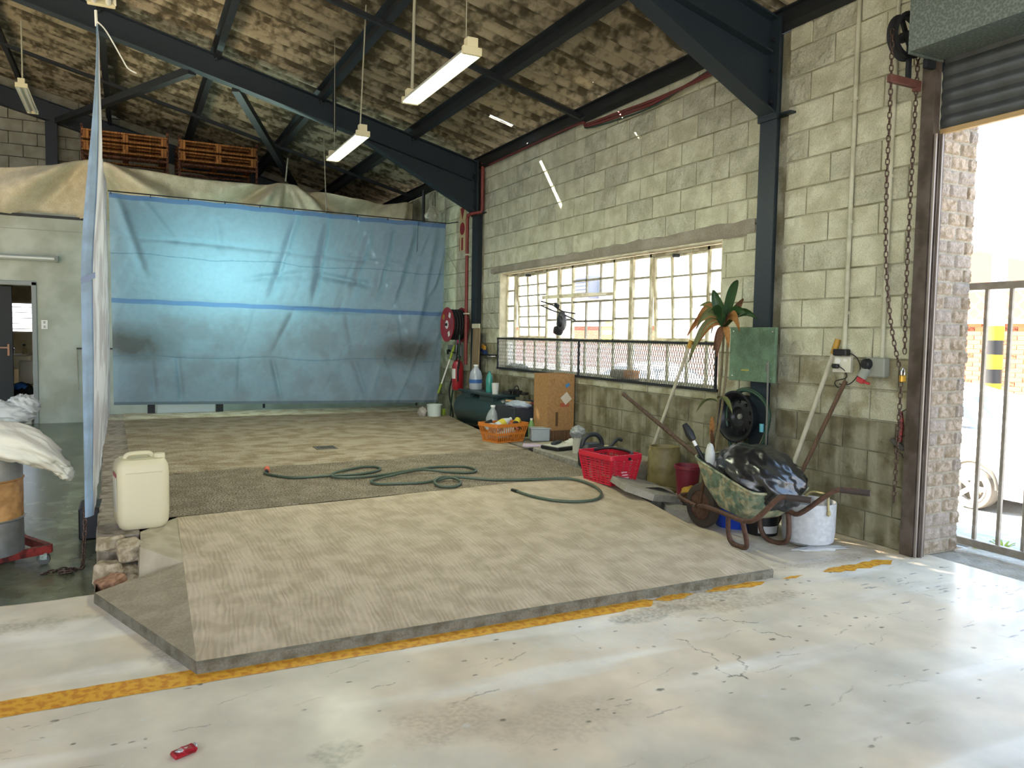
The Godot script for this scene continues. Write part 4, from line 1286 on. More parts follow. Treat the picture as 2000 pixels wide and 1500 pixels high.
	for k in 11:
		var u := 0.005 + 0.099 * k
		obj("tie", G.new().tube(arc(Vector3(lerpf(-4.5, -0.13, u), lerpf(2.955, 2.92, u), -10.6), Vector3.UP, Vector3.BACK, 0.02, 0, TAU * 0.95, 8), 0.004, 5), M.black, t)
	obj("guy_cord", G.new().tube([Vector3(-0.14, 2.5, -10.55), Vector3(-0.06, 2.2, -10.3), Vector3(-0.03, 1.7, -10.15)], 0.004, 5), M.windark, t)
	# ---- blue sheet with a face painted pale as if brightly lit, hung along the left of the bay, its blue edge turned toward the room
	t = thing("side_sheet", "tall blue plastic sheet, face painted pale as if brightly lit, hanging beside the wash bay", "tarpaulin")
	var edge := func(y: float) -> float: return -4.445 - 0.09 * smoothstep(2.885, 1.5, y)
	var fw := func(y: float) -> float:
		return 0.008 + 0.045 * smoothstep(2.85, 1.9, y) - 0.014 * smoothstep(1.2, 0.4, y)
	var fs := func(u: float, v: float) -> Vector3:
		var z := lerpf(-4.67, -10.4, pow(u, 1.4))
		var y := lerpf(lerpf(0.30, 0.335, u), lerpf(2.885, 2.95, u), v)
		var x0: float = edge.call(y) + fw.call(y)
		var x := lerpf(x0, -4.515, smoothstep(0.0, 0.75, u))
		x += 0.028 * sin(u * PI) * sin(v * PI) + 0.012 * nz.get_noise_2d(z * 1.5, y * 0.6) * minf(1.0, u * 6.0)
		return Vector3(x, y, z)
	obj("sheet", G.new().grid(90, 60, fs), mat("sheetlitpale", "dcdee4", 0.5, {"uv": true, "back": "8c9298", "tex": ntex(0.01, "d2cccc", "ffffff", 91, 512, 5, 0.3, 0.6)}), t)  # pale tint paints strong light onto the inner face of the blue sheet
	var fb := func(u: float, v: float) -> Vector3:
		var y := lerpf(0.30, 2.885, v)
		var x0: float = edge.call(y)
		var w: float = fw.call(y)
		return Vector3(x0 + w * u, y, -4.63 - 0.05 * u + 0.012 * sin(u * 3.1) + 0.008 * nz.get_noise_2d(u * 2.0, y * 3.0))
	obj("edge_strip", G.new().grid(8, 60, fb, true), mat("sheetblue", "93abc2", 0.5, {"back": "6d7f90", "tex": T.mott, "s": 1.0}), t)
	obj("seam_flap", G.new().grid(8, 8, func(u: float, v: float) -> Vector3: return Vector3(lerpf(-4.535, -4.468, u), 1.56 + 0.03 * v + 0.035 * u - 0.02, -4.622 - 0.02 * u)), mat("flapgrey", "76839c", 0.6), t)
	obj("cord", G.new().tube(curve([Vector3(-4.44, 2.9, -4.65), Vector3(-4.40, 2.86, -4.65), Vector3(-4.33, 2.74, -4.66), Vector3(-4.30, 2.69, -4.66), Vector3(-4.26, 2.67, -4.66)], 5), 0.004, 6), mat("cordwhite", "d8d6c8", 0.7), t)
	obj("hanger", G.new().tube([Vector3(-4.447, 2.96, -4.66), Vector3(-4.445, 2.88, -4.66)], 0.008, 6), M.cordwhite, t)
	# ---- canvas drawn over the top of the office
	t = thing("canvas_cover", "cream canvas draped over the top of the office, gathered at its tie points", "canvas")
	var tops := [[-7.6, 3.42], [-5.8, 3.42], [-5.2, 3.5], [-4.72, 3.64], [-4.2, 3.57], [-3.3, 3.51], [-2.6, 3.52], [-2.14, 3.585], [-1.7, 3.5], [-1.1, 3.42], [-0.5, 3.43], [-0.1, 3.47]]
	var ty := func(x: float) -> float:
		for i in tops.size() - 1:
			if x <= tops[i + 1][0]:
				return lerpf(tops[i][1], tops[i + 1][1], smoothstep(tops[i][0], tops[i + 1][0], x))
		return tops[-1][1]
	var fc := func(u: float, v: float) -> Vector3:
		var x := lerpf(-7.6, -0.1, u)
		var y1: float = ty.call(x)
		var y := lerpf(2.80, y1, v)
		var z := -12.17 + 0.10 * sin(v * PI) * 0.5
		for pk in [-4.72, -2.14, -0.15, -7.6]:
			var dx: float = x - pk
			var dy := 3.66 - y
			var r := sqrt(dx * dx + dy * dy)
			if r < 2.2:
				var an := atan2(dx, dy + 0.03)
				z += (0.34 * pow(absf(sin(an * 3.0 + pk * 3.0)), 1.5) - 0.17 + 0.08 * sin(an * 13.0 + pk)) * smoothstep(0.03, 0.5, r) * smoothstep(2.2, 0.7, r)
		z += 0.025 * nz.get_noise_2d(x * 1.5, y * 2.5)
		if v > 0.985:
			z -= 0.12
		return Vector3(x, y, z)
	obj("sheet", G.new().grid(200, 30, fc, true), mat("canvas", "ded3b4", 0.9, {"tex": T.mott, "s": 0.8, "det": T.fine, "ds": 2.0, "nrm": T.nfine, "ns": 0.3}), t)
	obj("bottom_batten", G.new().box(Vector3(-6.2, 2.80, -12.17), Vector3(2.9, 0.03, 0.06)), M.black, t)
	obj("hanging_cord", G.new().tube([Vector3(-2.14, 3.59, -12.17), Vector3(-2.1, 3.95, -12.2)], 0.012, 6), M.windark, t)
	tag(obj("suspension_wire", G.new().tube([Vector3(-1.88, 2.93, -10.6), Vector3(-1.92, 4.0, -10.6)], 0.007, 6), M.windark), "thin wire holding the blue tarpaulin's top edge to the roof", "wire")

func batten(label: String, at: Vector3, length: float, lit: bool, wires: Array) -> void:
	var t := thing("hanging_lamp", label, "lamp", at, "hanging fluorescent lamps")
	var L := length / 2
	obj("housing", G.new().prism([Vector2(-0.035, 0.03), Vector2(-0.07, -0.015), Vector2(-0.068, -0.02), Vector2(-0.03, 0.012), Vector2(0.03, 0.012), Vector2(0.068, -0.02), Vector2(0.07, -0.015), Vector2(0.035, 0.03)], length - 0.06, Transform3D(Basis(), Vector3(0, 0, -L + 0.03))), mat("lampwhite", "d9d8c8", 0.45), t)
	for e in [-1, 1]:
		obj("end_cap", G.new().box(Vector3(0, 0.0, e * (L - 0.015)), Vector3(0.13, 0.05, 0.03), Basis(), 0.003).box(Vector3(0, 0.052, e * (L - 0.03)), Vector3(0.075, 0.06, 0.06), Basis(), 0.003), mat("capbeige", "d8cfa9", 0.5), t)
		obj("tube", G.new().tube([Vector3(0.033 * e, -0.012, -L + 0.04), Vector3(0.033 * e, -0.012, L - 0.04)], 0.014, 10), mat("lamp_tube_lit", "ffffff", 0.3, {"emit": "fbffe0", "ee": 1.3}) if lit else mat("lamp_tube_dark", "d5d6cc", 0.3), t)
	for w in wires:
		obj("suspension_wire", G.new().tube([Vector3(0, 0.08, w[0]), Vector3(w[1], w[2], w[0])], w[3], 6), mat("wirecream", "a9a48c", 0.6), t)
	if lit:
		var l := AreaLight3D.new()
		l.name = "lamp_glow"
		l.area_size = Vector2(length - 0.1, 0.09)
		l.light_color = Color("f6ffdf"); l.light_energy = 0.5
		l.area_range = 30.0
		l.shadow_enabled = true
		t.add_child(l)
		l.position = Vector3(0, -0.035, 0)
		l.basis = Basis(Vector3.UP, PI / 2) * Basis(Vector3.RIGHT, -PI / 2)

func lamps() -> void:
	batten("lit fluorescent lamp hanging nearest the block wall, the larger one", Vector3(-2.35, 3.1, -5.18), 1.22, true, [[0.5, 0.0, 1.2, 0.003], [-0.55, 0.02, 1.1, 0.012]])
	batten("lit fluorescent lamp hanging farther back toward the blue tarpaulin", Vector3(-2.35, 3.15, -7.7), 1.22, true, [[0.5, 0.05, 1.2, 0.007], [-0.5, 0.0, 1.2, 0.003]])
	batten("unlit fluorescent lamp above the top of the hanging side sheet", Vector3(-4.42, 3.0, -4.03), 1.22, false, [[-0.5, 0.0, 1.6, 0.004]])
	batten("unlit fluorescent lamp hanging high near the gable wall", Vector3(-5.42, 4.2, -11.7), 1.3, false, [[0.5, 0.0, 0.8, 0.01]])
	var t := thing("wall_lamp", "lit fluorescent batten glowing through the blue tarpaulin from behind", "lamp", Vector3(-3.1, 2.02, -11.6))
	obj("stand", G.new().box(Vector3(-0.55, -0.9, -0.02), Vector3(0.03, 1.85, 0.03)).box(Vector3(0.55, -0.9, -0.02), Vector3(0.03, 1.85, 0.03)), M.steel_dark, t)
	obj("body", G.new().box(Vector3.ZERO, Vector3(1.3, 0.07, 0.05), Basis(), 0.006), M.battengrey, t)
	obj("tube", G.new().tube([Vector3(-0.6, 0, 0.045), Vector3(0.6, 0, 0.045)], 0.016, 10), mat("wall_lamp_tube", "ffffff", 0.3, {"emit": "e6fff4", "ee": 3.0}), t)
	var l := AreaLight3D.new()
	l.name = "wall_lamp_glow"
	l.area_size = Vector2(1.2, 0.06)
	l.light_color = Color("dcfff0"); l.light_energy = 1.0
	l.area_range = 20.0
	l.shadow_enabled = true
	t.add_child(l)
	l.position = Vector3(0, 0, 0.07)
	l.basis = Basis(Vector3.UP, PI)

func wz(u: float) -> float:  # along the door-side wall
	return -3.707 + (u - 1632.0) * 0.00433
func wy(v: float) -> float:
	return 1.21 - (v - 695.0) * 0.00327

func wall_things() -> void:
	var t: Node3D
	var g: G
	mat("conduit", "c3c2ab", 0.6, {"tex": T.mott, "s": 1.0})
	t = thing("conduit_pipe", "cream conduit pipe running from the roof down to the plug socket", "conduit", Vector3(-0.016, 0, -3.625), "conduit pipes")
	obj("pipe", G.new().tube([Vector3(0, 3.55, 0), Vector3(0, 1.21, 0)], 0.015, 10), M.conduit, t)
	for y in [2.9, 2.1, 1.5]:
		obj("saddle", G.new().box(Vector3(0.004, y, 0), Vector3(0.025, 0.02, 0.05)), M.conduit, t)
	t = thing("conduit_pipe", "cream conduit pipe running down to the grey isolator", "conduit", Vector3(-0.014, 0, -3.335), "conduit pipes")
	obj("pipe", G.new().tube([Vector3(0, 3.5, 0), Vector3(0, 1.2, 0)], 0.013, 10), M.conduit, t)
	for y in [2.35, 1.6]:
		obj("saddle", G.new().box(Vector3(0.004, y, 0), Vector3(0.022, 0.02, 0.045)), M.conduit, t)
	# socket outlet with a charger and a plug
	t = thing("plug_socket", "cream double plug socket on the block wall near the roller door", "socket", Vector3(-0.012, 1.155, -3.635))
	obj("plate", G.new().box(Vector3.ZERO, Vector3(0.03, 0.11, 0.145), Basis(), 0.004), mat("socketcream", "d5d3c2", 0.45), t)
	for k in [-1, 1]:
		obj("switch", G.new().box(Vector3(-0.018, 0.028, 0.035 * k), Vector3(0.008, 0.018, 0.022)), M.white, t)
	obj("outlet", G.new().lathe([Vector2(0, 0), Vector2(0.022, 0), Vector2(0.02, 0.004), Vector2(0, 0.004)], 16, Transform3D(Basis(Vector3.BACK, PI / 2), Vector3(-0.015, 0.02, -0.03))), M.white, t)
	t = thing("charger", "black charger sitting on top of the plug socket, its thin cord looping down", "charger", Vector3(-0.035, 1.236, -3.63))
	obj("body", G.new().box(Vector3.ZERO, Vector3(0.05, 0.043, 0.11), Basis(), 0.006), M.black, t)
	obj("cord", G.new().tube(curve([Vector3(0, 0, 0.055), Vector3(0.01, -0.03, 0.11), Vector3(0.015, -0.09, 0.14), Vector3(0.015, -0.15, 0.125), Vector3(0.015, -0.21, 0.06), Vector3(0.015, -0.215, -0.02)], 6), 0.0035, 6), M.black, t)
	t = thing("plug", "black plug in the wall socket with a looping cord", "plug", Vector3(-0.045, 1.142, -3.665))
	obj("body", G.new().box(Vector3.ZERO, Vector3(0.035, 0.03, 0.05), Basis(), 0.008), M.black, t)
	obj("cord", G.new().tube(curve([Vector3(0, 0, 0.025), Vector3(0.02, -0.03, 0.06), Vector3(0.025, -0.075, 0.07), Vector3(0.025, -0.1, -0.01), Vector3(0.025, -0.125, -0.02), Vector3(0.025, -0.145, 0.01)], 6), 0.0035, 6), M.black, t)
	t = thing("isolator_switch", "grey industrial isolator box with black knob and red flap", "isolator", Vector3(-0.03, 1.147, -3.355))
	obj("box", G.new().box(Vector3.ZERO, Vector3(0.06, 0.125, 0.145), Basis(), 0.008), mat("isogrey", "8f9287", 0.55), t)
	obj("knob", G.new().lathe([Vector2(0, 0), Vector2(0.036, 0), Vector2(0.034, 0.03), Vector2(0.026, 0.04), Vector2(0, 0.04)], 20, Transform3D(Basis(Vector3.BACK, PI / 2), Vector3(-0.03, 0.02, -0.045))), M.black, t)
	obj("inlet", G.new().tube([Vector3(-0.03, -0.01, -0.05), Vector3(-0.05, -0.07, -0.075)], 0.032, 14), M.isogrey, t)
	obj("flap", G.new().box(Vector3(-0.05, -0.085, -0.075), Vector3(0.04, 0.035, 0.05), Basis(Vector3.RIGHT, 0.4), 0.006).box(Vector3(-0.05, -0.1, -0.035), Vector3(0.02, 0.014, 0.05), Basis(Vector3.RIGHT, 0.25), 0.003), mat("flapred", "b3363c", 0.45), t)
	# hammer hanging from a nail, and a dark cable tangle
	t = thing("red_hammer", "small hammer with a red handle hanging on the wall by the door post", "hammer", Vector3(-0.03, 0.8, -3.16))
	obj("handle", G.new().tube(curve([Vector3(0, 0.08, -0.01), Vector3(0, 0.0, 0.0), Vector3(0, -0.11, -0.008)], 4), [0.010, 0.011, 0.011, 0.012, 0.013, 0.013, 0.013, 0.013, 0.014], 8), mat("handlered", "9c3a34", 0.5, {"tex": T.rust, "s": 4.0}), t)
	obj("head", G.new().box(Vector3(0, -0.125, -0.02), Vector3(0.03, 0.03, 0.11), Basis(Vector3.RIGHT, 0.5), 0.006), mat("ironhead", "55524d", 0.6, {"metal": 0.4}), t)
	tag(obj("wire_tangle", G.new().tube(curve([Vector3(-0.015, 0.86, -3.2), Vector3(-0.02, 0.9, -3.12), Vector3(-0.015, 0.8, -3.12), Vector3(-0.02, 0.74, -3.14), Vector3(-0.015, 0.66, -3.22), Vector3(-0.02, 0.62, -3.17), Vector3(-0.015, 0.56, -3.12)], 6), 0.004, 5), mat("wirebrown", "4c4239", 0.7)), "thin dark wire dangling behind the red hammer", "wire")
	# green board over the column, steel rim and hose below it
	t = thing("green_board", "pale green painted board fixed across the column", "board", Vector3(-0.135, 1.2, -4.345))
	obj("panel", G.new().box(Vector3.ZERO, Vector3(0.025, 0.405, 0.465), Basis(), 0.003), mat("boardgreen", "6f8d72", 0.6, {"tex": T.mott, "s": 1.5, "det": T.fine, "ds": 2.0}), t)
	obj("yellow_mark", G.new().box(Vector3(-0.0135, -0.12, -0.06), Vector3(0.001, 0.012, 0.08)), mat("chalkyellow", "a8a14e", 0.8), t)
	for p in [[0.17, 0.2], [0.17, -0.2], [-0.17, 0.2], [-0.17, -0.2]]:
		obj("screw", G.new().lathe([Vector2(0, 0), Vector2(0.007, 0), Vector2(0, 0.004)], 8, Transform3D(Basis(Vector3.BACK, PI / 2), Vector3(-0.0125, p[0], p[1]))), M.chrome, t)
	t = thing("wire_hooks", "bundle of bent wires hanging in front of the green board's edge", "wire", Vector3(-0.155, 1.08, -4.16))
	for k in 3:
		obj("wire", G.new().tube(curve([Vector3(-0.01, 0.0, 0.006 * k - 0.02), Vector3(-0.012, 0.05, 0.006 * k - 0.01), Vector3(-0.012, 0.02, 0.006 * k), Vector3(-0.005, -0.4 - 0.1 * k, 0.007 * k), Vector3(-0.005, -0.66 + 0.05 * k, 0.006 * k)], 5), 0.002, 5), mat("wiregrey", "85847c", 0.4, {"metal": 0.5}), t)
	t = thing("wheel_rim", "black steel car wheel rim mounted on the wall as a hose holder", "wheel rim", Vector3(-0.06, 0.72, -4.47))
	var L := Basis(Vector3.BACK, PI / 2)  # lathe axis toward -x
	obj("rim_barrel", G.new().lathe([Vector2(0.165, 0.0), Vector2(0.165, 0.09), Vector2(0.195, 0.11), Vector2(0.2, 0.12), Vector2(0.185, 0.122), Vector2(0.16, 0.1), Vector2(0.15, 0.07)], 40, Transform3D(L, Vector3.ZERO)), mat("rimblack", "24272a", 0.4, {"metal": 0.3}), t)
	g = G.new()
	g.lathe([Vector2(0.15, 0.07), Vector2(0.145, 0.055), Vector2(0.11, 0.075), Vector2(0.075, 0.08), Vector2(0.06, 0.06), Vector2(0.03, 0.055), Vector2(0.0, 0.055)], 40, Transform3D(L, Vector3.ZERO))
	obj("disc", g, M.rimblack, t)
	for k in 10:
		var a := TAU * k / 10
		obj("vent_hole", G.new().lathe([Vector2(0, 0.081), Vector2(0.013, 0.081), Vector2(0.014, 0.06)], 10, Transform3D(L, Vector3(0.001, 0.115 * cos(a), 0.115 * sin(a)))), M.black, t)
	obj("hub", G.new().lathe([Vector2(0.022, 0.055), Vector2(0.02, 0.07), Vector2(0, 0.075)], 14, Transform3D(L, Vector3.ZERO)), mat("hubgrey", "8d8c86", 0.5, {"metal": 0.3}), t)
	t = thing("coiled_hose", "dark green garden hose coiled round the wheel rim with turquoise couplings", "hose", Vector3(-0.09, 0.68, -4.43))
	mat("hosegreen", "2d4a3a", 0.5, {"tex": T.mott, "s": 6.0})
	for k in 5:
		var r := 0.2 + 0.012 * (k % 2)
		var pts := []
		for i in 40:
			var a := TAU * i / 40.0
			pts.append(Vector3(0.035 - 0.018 * k, 0.045 + (r + 0.035 * k * maxf(0.0, -sin(a))) * sin(a) - 0.02 * k * maxf(0.0, -sin(a)), 0.01 * k - 0.02 + (r + 0.012 * k * maxf(0.0, cos(a - 0.6))) * cos(a)))
		obj("coil", G.new().tube(pts, 0.011, 8, true), M.hosegreen if k != 2 else mat("hosegrey", "8b8a6e", 0.5), t)
	for p in [[0.0, -0.215, -0.03], [-0.02, 0.2, 0.05]]:
		obj("coupling", G.new().tube([Vector3(-0.04, p[0] - 0.03, p[1]), Vector3(-0.04, p[0] + 0.03, p[1])], 0.018, 10), mat("turquoise", "5ea9b8", 0.4), t)
	# eave cables
	t = thing("eave_cables", "bundle of red and dark cables sagging along the top of the block wall", "cable")
	var cols := [mat("cablered", "6b302d", 0.6), M.cablered, mat("cablegreen", "2f3f39", 0.6)]
	for k in 3:
		var s := 0.02 * k
		obj("cable", G.new().tube(curve([Vector3(-0.05, 3.54, -9.3), Vector3(-0.05, 3.55, -7.2), Vector3(-0.05, 3.50 - s, -6.9), Vector3(-0.06, 3.47 - 1.6 * s, -6.3), Vector3(-0.06, 3.445 - 1.2 * s, -5.7), Vector3(-0.05, 3.46 + s, -5.0), Vector3(-0.05, 3.52, -4.45)], 6), 0.014 if k < 2 else 0.008, 7), cols[k], t)
	# red pipe on the far column
	t = thing("fire_pipe", "red water pipe climbing the far column to the roof", "pipe")
	mat("pipered", "7d3129", 0.5, {"tex": T.mott, "s": 2.0})
	obj("pipe", G.new().tube([Vector3(-0.05, 3.6, -9.515), Vector3(-0.05, 2.99, -9.515), Vector3(-0.055, 2.955, -9.52), Vector3(-0.155, 2.94, -9.6), Vector3(-0.165, 2.93, -9.71), Vector3(-0.165, 2.88, -9.74), Vector3(-0.165, 0.9, -9.74)], 0.024, 10), M.pipered, t)
	for y in [2.4, 1.6]:
		obj("clip", G.new().box(Vector3(-0.16, y, -9.74), Vector3(0.07, 0.02, 0.06)), M.conduit, t)
	# fire signs
	mat("signcream", "c9bb8a", 0.6)
	mat("signred", "8f2c30", 0.6)
	for k in 3:
		t = thing("fire_sign", ["red arrow sign pointing down above the hose reel", "red disc sign above the hose reel, middle of three", "fire extinguisher sign, lowest of three above the hose reel"][k], "sign", Vector3(-0.008, 3.04 - 0.215 * k, -10.28), "fire signs on the wall above the hose reel")
		obj("plate", G.new().box(Vector3.ZERO, Vector3(0.006, 0.205, 0.22)), M.signcream, t)
		var xf := Transform3D(Basis(Vector3.UP, -PI / 2), Vector3(-0.003, 0, 0))
		if k == 0:
			obj("symbol", G.new().prism([Vector2(-0.08, 0.08), Vector2(0.08, 0.08), Vector2(0, -0.085)], 0.003, xf), M.signred, t)
		elif k == 1:
			obj("symbol", G.new().prism(circ(0.088, 28), 0.003, xf), M.signred, t)
		else:
			obj("symbol", G.new().prism([Vector2(-0.03, -0.09), Vector2(0.03, -0.09), Vector2(0.03, 0.05), Vector2(0.015, 0.07), Vector2(0.05, 0.085), Vector2(-0.02, 0.09), Vector2(-0.03, 0.05)], 0.003, xf), M.signred, t)
			obj("border", G.new().prism([Vector2(-0.1, -0.095), Vector2(-0.09, -0.095), Vector2(-0.09, 0.095), Vector2(-0.1, 0.095)], 0.003, xf), M.signred, t)
	# hose reel
	t = thing("hose_reel", "red fire hose reel with a white emblem on its disc", "hose reel", Vector3(-0.05, 1.45, -10.14))
	mat("reelred", "a12433", 0.4, {"coat": 0.3})
	for x in [0.0, 0.22]:
		obj("disc", G.new().lathe([Vector2(0, 0), Vector2(0.235, 0.0), Vector2(0.245, 0.012), Vector2(0.245, 0.02), Vector2(0.23, 0.014), Vector2(0.1, 0.016), Vector2(0, 0.016)], 44, Transform3D(L, Vector3(-x, 0, 0))), M.reelred, t)
	for k in 5:
		obj("hose_turn", G.new().tube(arc(Vector3(-0.035 - 0.04 * k, 0, 0), Vector3.UP, Vector3.BACK, 0.2, 0, TAU * 0.995, 32), 0.018, 7), M.blackrubber, t)
	obj("emblem", G.new().lathe([Vector2(0.025, 0.238), Vector2(0.06, 0.238), Vector2(0.06, 0.24), Vector2(0.025, 0.24)], 24, Transform3D(L, Vector3.ZERO)), M.white, t)
	for q in [[0.13, 0.1], [-0.13, 0.08], [0.11, -0.13]]:
		obj("sticker", G.new().box(Vector3(-0.2385, q[0], q[1]), Vector3(0.002, 0.07, 0.07), Basis(Vector3.RIGHT, q[0] * 3)), M.white if q[1] > 0 else mat("stickerochre", "a98a3c", 0.6), t)
	obj("spindle", G.new().tube([Vector3(0.05, 0, 0), Vector3(-0.26, 0, 0)], 0.02, 10), M.blackrubber, t)
	for k in 2:
		obj("hose_tail", G.new().tube(curve([Vector3(-0.1, -0.1, 0.15), Vector3(-0.12, -0.35, 0.17 - 0.05 * k), Vector3(-0.1, -0.6, 0.12 - 0.12 * k), Vector3(-0.14, -0.95, 0.0 - 0.12 * k), Vector3(-0.12, -1.3, -0.12 + 0.1 * k), Vector3(-0.2, -1.43, 0.0)], 6), 0.012, 7), M.hosegreen if k == 0 else M.blackrubber, t)
	# extinguisher
	t = thing("fire_extinguisher", "red fire extinguisher hanging below the hose reel", "extinguisher", Vector3(-0.13, 0.53, -10.1))
	obj("cylinder", G.new().lathe([Vector2(0, 0), Vector2(0.075, 0.0), Vector2(0.082, 0.015), Vector2(0.082, 0.34), Vector2(0.06, 0.4), Vector2(0.025, 0.42), Vector2(0.025, 0.45)], 24), mat("extred", "a01f2c", 0.3, {"coat": 0.4}), t)
	obj("valve", G.new().box(Vector3(0, 0.48, 0), Vector3(0.04, 0.06, 0.05), Basis(), 0.004).box(Vector3(-0.03, 0.52, 0), Vector3(0.12, 0.015, 0.025), Basis(Vector3.BACK, -0.2)), M.black, t)
	obj("discharge_hose", G.new().tube(curve([Vector3(0.02, 0.48, 0.03), Vector3(-0.02, 0.45, 0.11), Vector3(-0.04, 0.3, 0.1), Vector3(-0.03, 0.12, 0.08)], 5), 0.012, 7), M.blackrubber, t)
	obj("label", G.new().lathe([Vector2(0.0828, 0.16), Vector2(0.0828, 0.3)], 8, Transform3D(), PI * 0.75, PI * 1.15), M.white, t)
	t = thing("breathing_valve", "grey pressure fitting with magenta cap above the extinguisher", "fitting", Vector3(-0.12, 1.0, -10.08))
	obj("body", G.new().lathe([Vector2(0, 0), Vector2(0.05, 0), Vector2(0.05, 0.15), Vector2(0.035, 0.18), Vector2(0, 0.18)], 16), mat("fitgrey", "83888a", 0.4), t)
	obj("cap", G.new().tube([Vector3(-0.02, 0.18, 0.03), Vector3(-0.05, 0.22, 0.1)], 0.03, 12), mat("capmagenta", "8c2450", 0.5), t)
	# squeegee pole with lime grips
	t = thing("telescopic_pole", "white telescopic pole with lime green grips leaning by the extinguisher", "pole", Vector3.ZERO)
	var pa := Vector3(-0.14, 1.16, -10.2); var pb := Vector3(-0.42, 0.24, -10.32)
	obj("tube", G.new().tube([pa.lerp(pb, 0.2), pa.lerp(pb, 0.62)], 0.011, 8), M.white, t)
	obj("grip", G.new().tube([pa, pa.lerp(pb, 0.22)], 0.02, 8), mat("lime", "8aa02a", 0.5), t)
	obj("grip", G.new().tube([pa.lerp(pb, 0.6), pa.lerp(pb, 0.75)], 0.018, 8), M.lime, t)
	obj("lower_tube", G.new().tube([pa.lerp(pb, 0.75), pb], 0.01, 8), mat("polegrey", "757a78", 0.4, {"metal": 0.4}), t)
	t = thing("meter_box", "grey wall box with a tap fitting beside the blue tarpaulin", "box", Vector3(-0.05, 1.05, -10.47))
	obj("case", G.new().box(Vector3.ZERO, Vector3(0.1, 0.22, 0.2), Basis(), 0.006), mat("casegrey", "8c918b", 0.6), t)
	obj("tap", G.new().tube(curve([Vector3(-0.05, 0.02, 0.0), Vector3(-0.1, 0.03, 0.03), Vector3(-0.11, -0.02, 0.06)], 4), 0.016, 8), M.steel_dark, t)
	# plank in front of the far column
	t = thing("timber_offcut", "pale plywood strip with a white end leaning on the far column", "plank", Vector3(-0.155, 0, -9.42))
	obj("board", G.new().box(Vector3(0.0, 0.99, 0), Vector3(0.02, 0.84, 0.21), Basis(Vector3.BACK, -0.03), 0.002), mat("ply", "a08d70", 0.75, {"tex": T.wood, "sv": Vector3(4, 1, 4)}), t)
	obj("white_end", G.new().box(Vector3(-0.001, 1.43, 0), Vector3(0.022, 0.06, 0.23), Basis(), 0.002), mat("endwhite", "c9c1a8", 0.6), t)
	# black shelf arm with a brush
	t = thing("shelf_arm", "thin black metal shelf arm on the wall left of the window", "shelf", Vector3(-0.05, 1.05, -9.28))
	obj("arm", G.new().box(Vector3.ZERO, Vector3(0.1, 0.018, 0.42)), M.black, t)
	obj("tip", G.new().box(Vector3(-0.01, -0.012, 0.15), Vector3(0.07, 0.01, 0.12)), M.white, t)
	t = thing("scrubbing_brush", "blue scrubbing brush with yellow bristles on the black shelf arm", "brush", Vector3(-0.06, 1.06, -9.36))
	obj("block", G.new().box(Vector3(0, 0.035, 0), Vector3(0.05, 0.05, 0.13), Basis(Vector3.RIGHT, 0.35), 0.008), mat("brushblue", "1f3566", 0.5), t)
	obj("bristles", G.new().box(Vector3(0, 0.09, -0.02), Vector3(0.04, 0.05, 0.09), Basis(Vector3.RIGHT, 0.35), 0.004), mat("brushyellow", "b8862c", 0.8), t)
	# respirator hanging in the window
	t = thing("respirator", "black respirator mask hung by its straps from the window frame", "mask", Vector3(-0.03, 1.42, -7.37))
	obj("facepiece", G.new().blob(Vector3(0, 0.06, 0), Vector3(0.05, 0.11, 0.07), 0.2, 2.0, 4), mat("maskgrey", "4a4c50", 0.4), t)
	obj("lens", G.new().blob(Vector3(-0.03, 0.06, 0.02), Vector3(0.03, 0.07, 0.04), 0.05, 2.0, 5), M.black, t)
	obj("filter", G.new().lathe([Vector2(0, -0.05), Vector2(0.05, -0.05), Vector2(0.055, -0.02), Vector2(0.055, 0.01), Vector2(0.03, 0.02)], 18, Transform3D(Basis(Vector3.RIGHT, 0.5), Vector3(-0.01, -0.03, -0.05))), M.blackrubber, t)
	for k in 2:
		obj("strap", G.new().tube(curve([Vector3(0.05, 0.3 - 0.05 * k, -0.58), Vector3(0.03, 0.24 - 0.06 * k, -0.25), Vector3(0.0, 0.17 - 0.03 * k, 0.0), Vector3(0.06, 0.14 - 0.07 * k, 0.19)], 5), 0.008, 5), M.black, t)
	obj("buckle", G.new().box(Vector3(0.0, 0.23, -0.12), Vector3(0.03, 0.05, 0.08), Basis(Vector3.RIGHT, 0.4), 0.005), M.black, t)
	# things on the window sill
	t = thing("sill_stones", "grey lump of mortar on the window sill behind the guard", "stone", Vector3(0.06, 0.905, -5.95))
	obj("lump", G.new().box(Vector3(0, 0.045, -0.42), Vector3(0.08, 0.085, 0.22), Basis(), 0.012), M.concrete, t)
	tag(obj("sill_brick", G.new().box(Vector3(0.06, 0.95, -6.16), Vector3(0.08, 0.085, 0.16), Basis(), 0.008), mat("brickorange", "c08452", 0.9, {"tex": T.mott, "s": 4.0})), "orange brick on the window sill behind the guard", "brick")
	tag(obj("crumpled_paper", G.new().blob(Vector3(0.06, 0.925, -8.6), Vector3(0.05, 0.03, 0.22), 0.5, 4.0, 12, 24, 10, Basis(), true), mat("papergrey", "c9c9c9", 0.9)), "crumpled pale paper on the far end of the window sill", "paper")
	t = thing("sill_weed", "small green weed sprouting at the window sill", "plant", Vector3(-0.01, 0.9, -7.78))
	for k in 10:
		var a := k * 0.63
		leaf(t, Vector3(0, 0, (k % 5) * 0.03 - 0.06), Vector3(0.03 * cos(a), 1, 0.5 * sin(a)), 0.06 + 0.02 * (k % 3), 0.012, 0.5, mat("weedgreen", "67705a", 0.7))

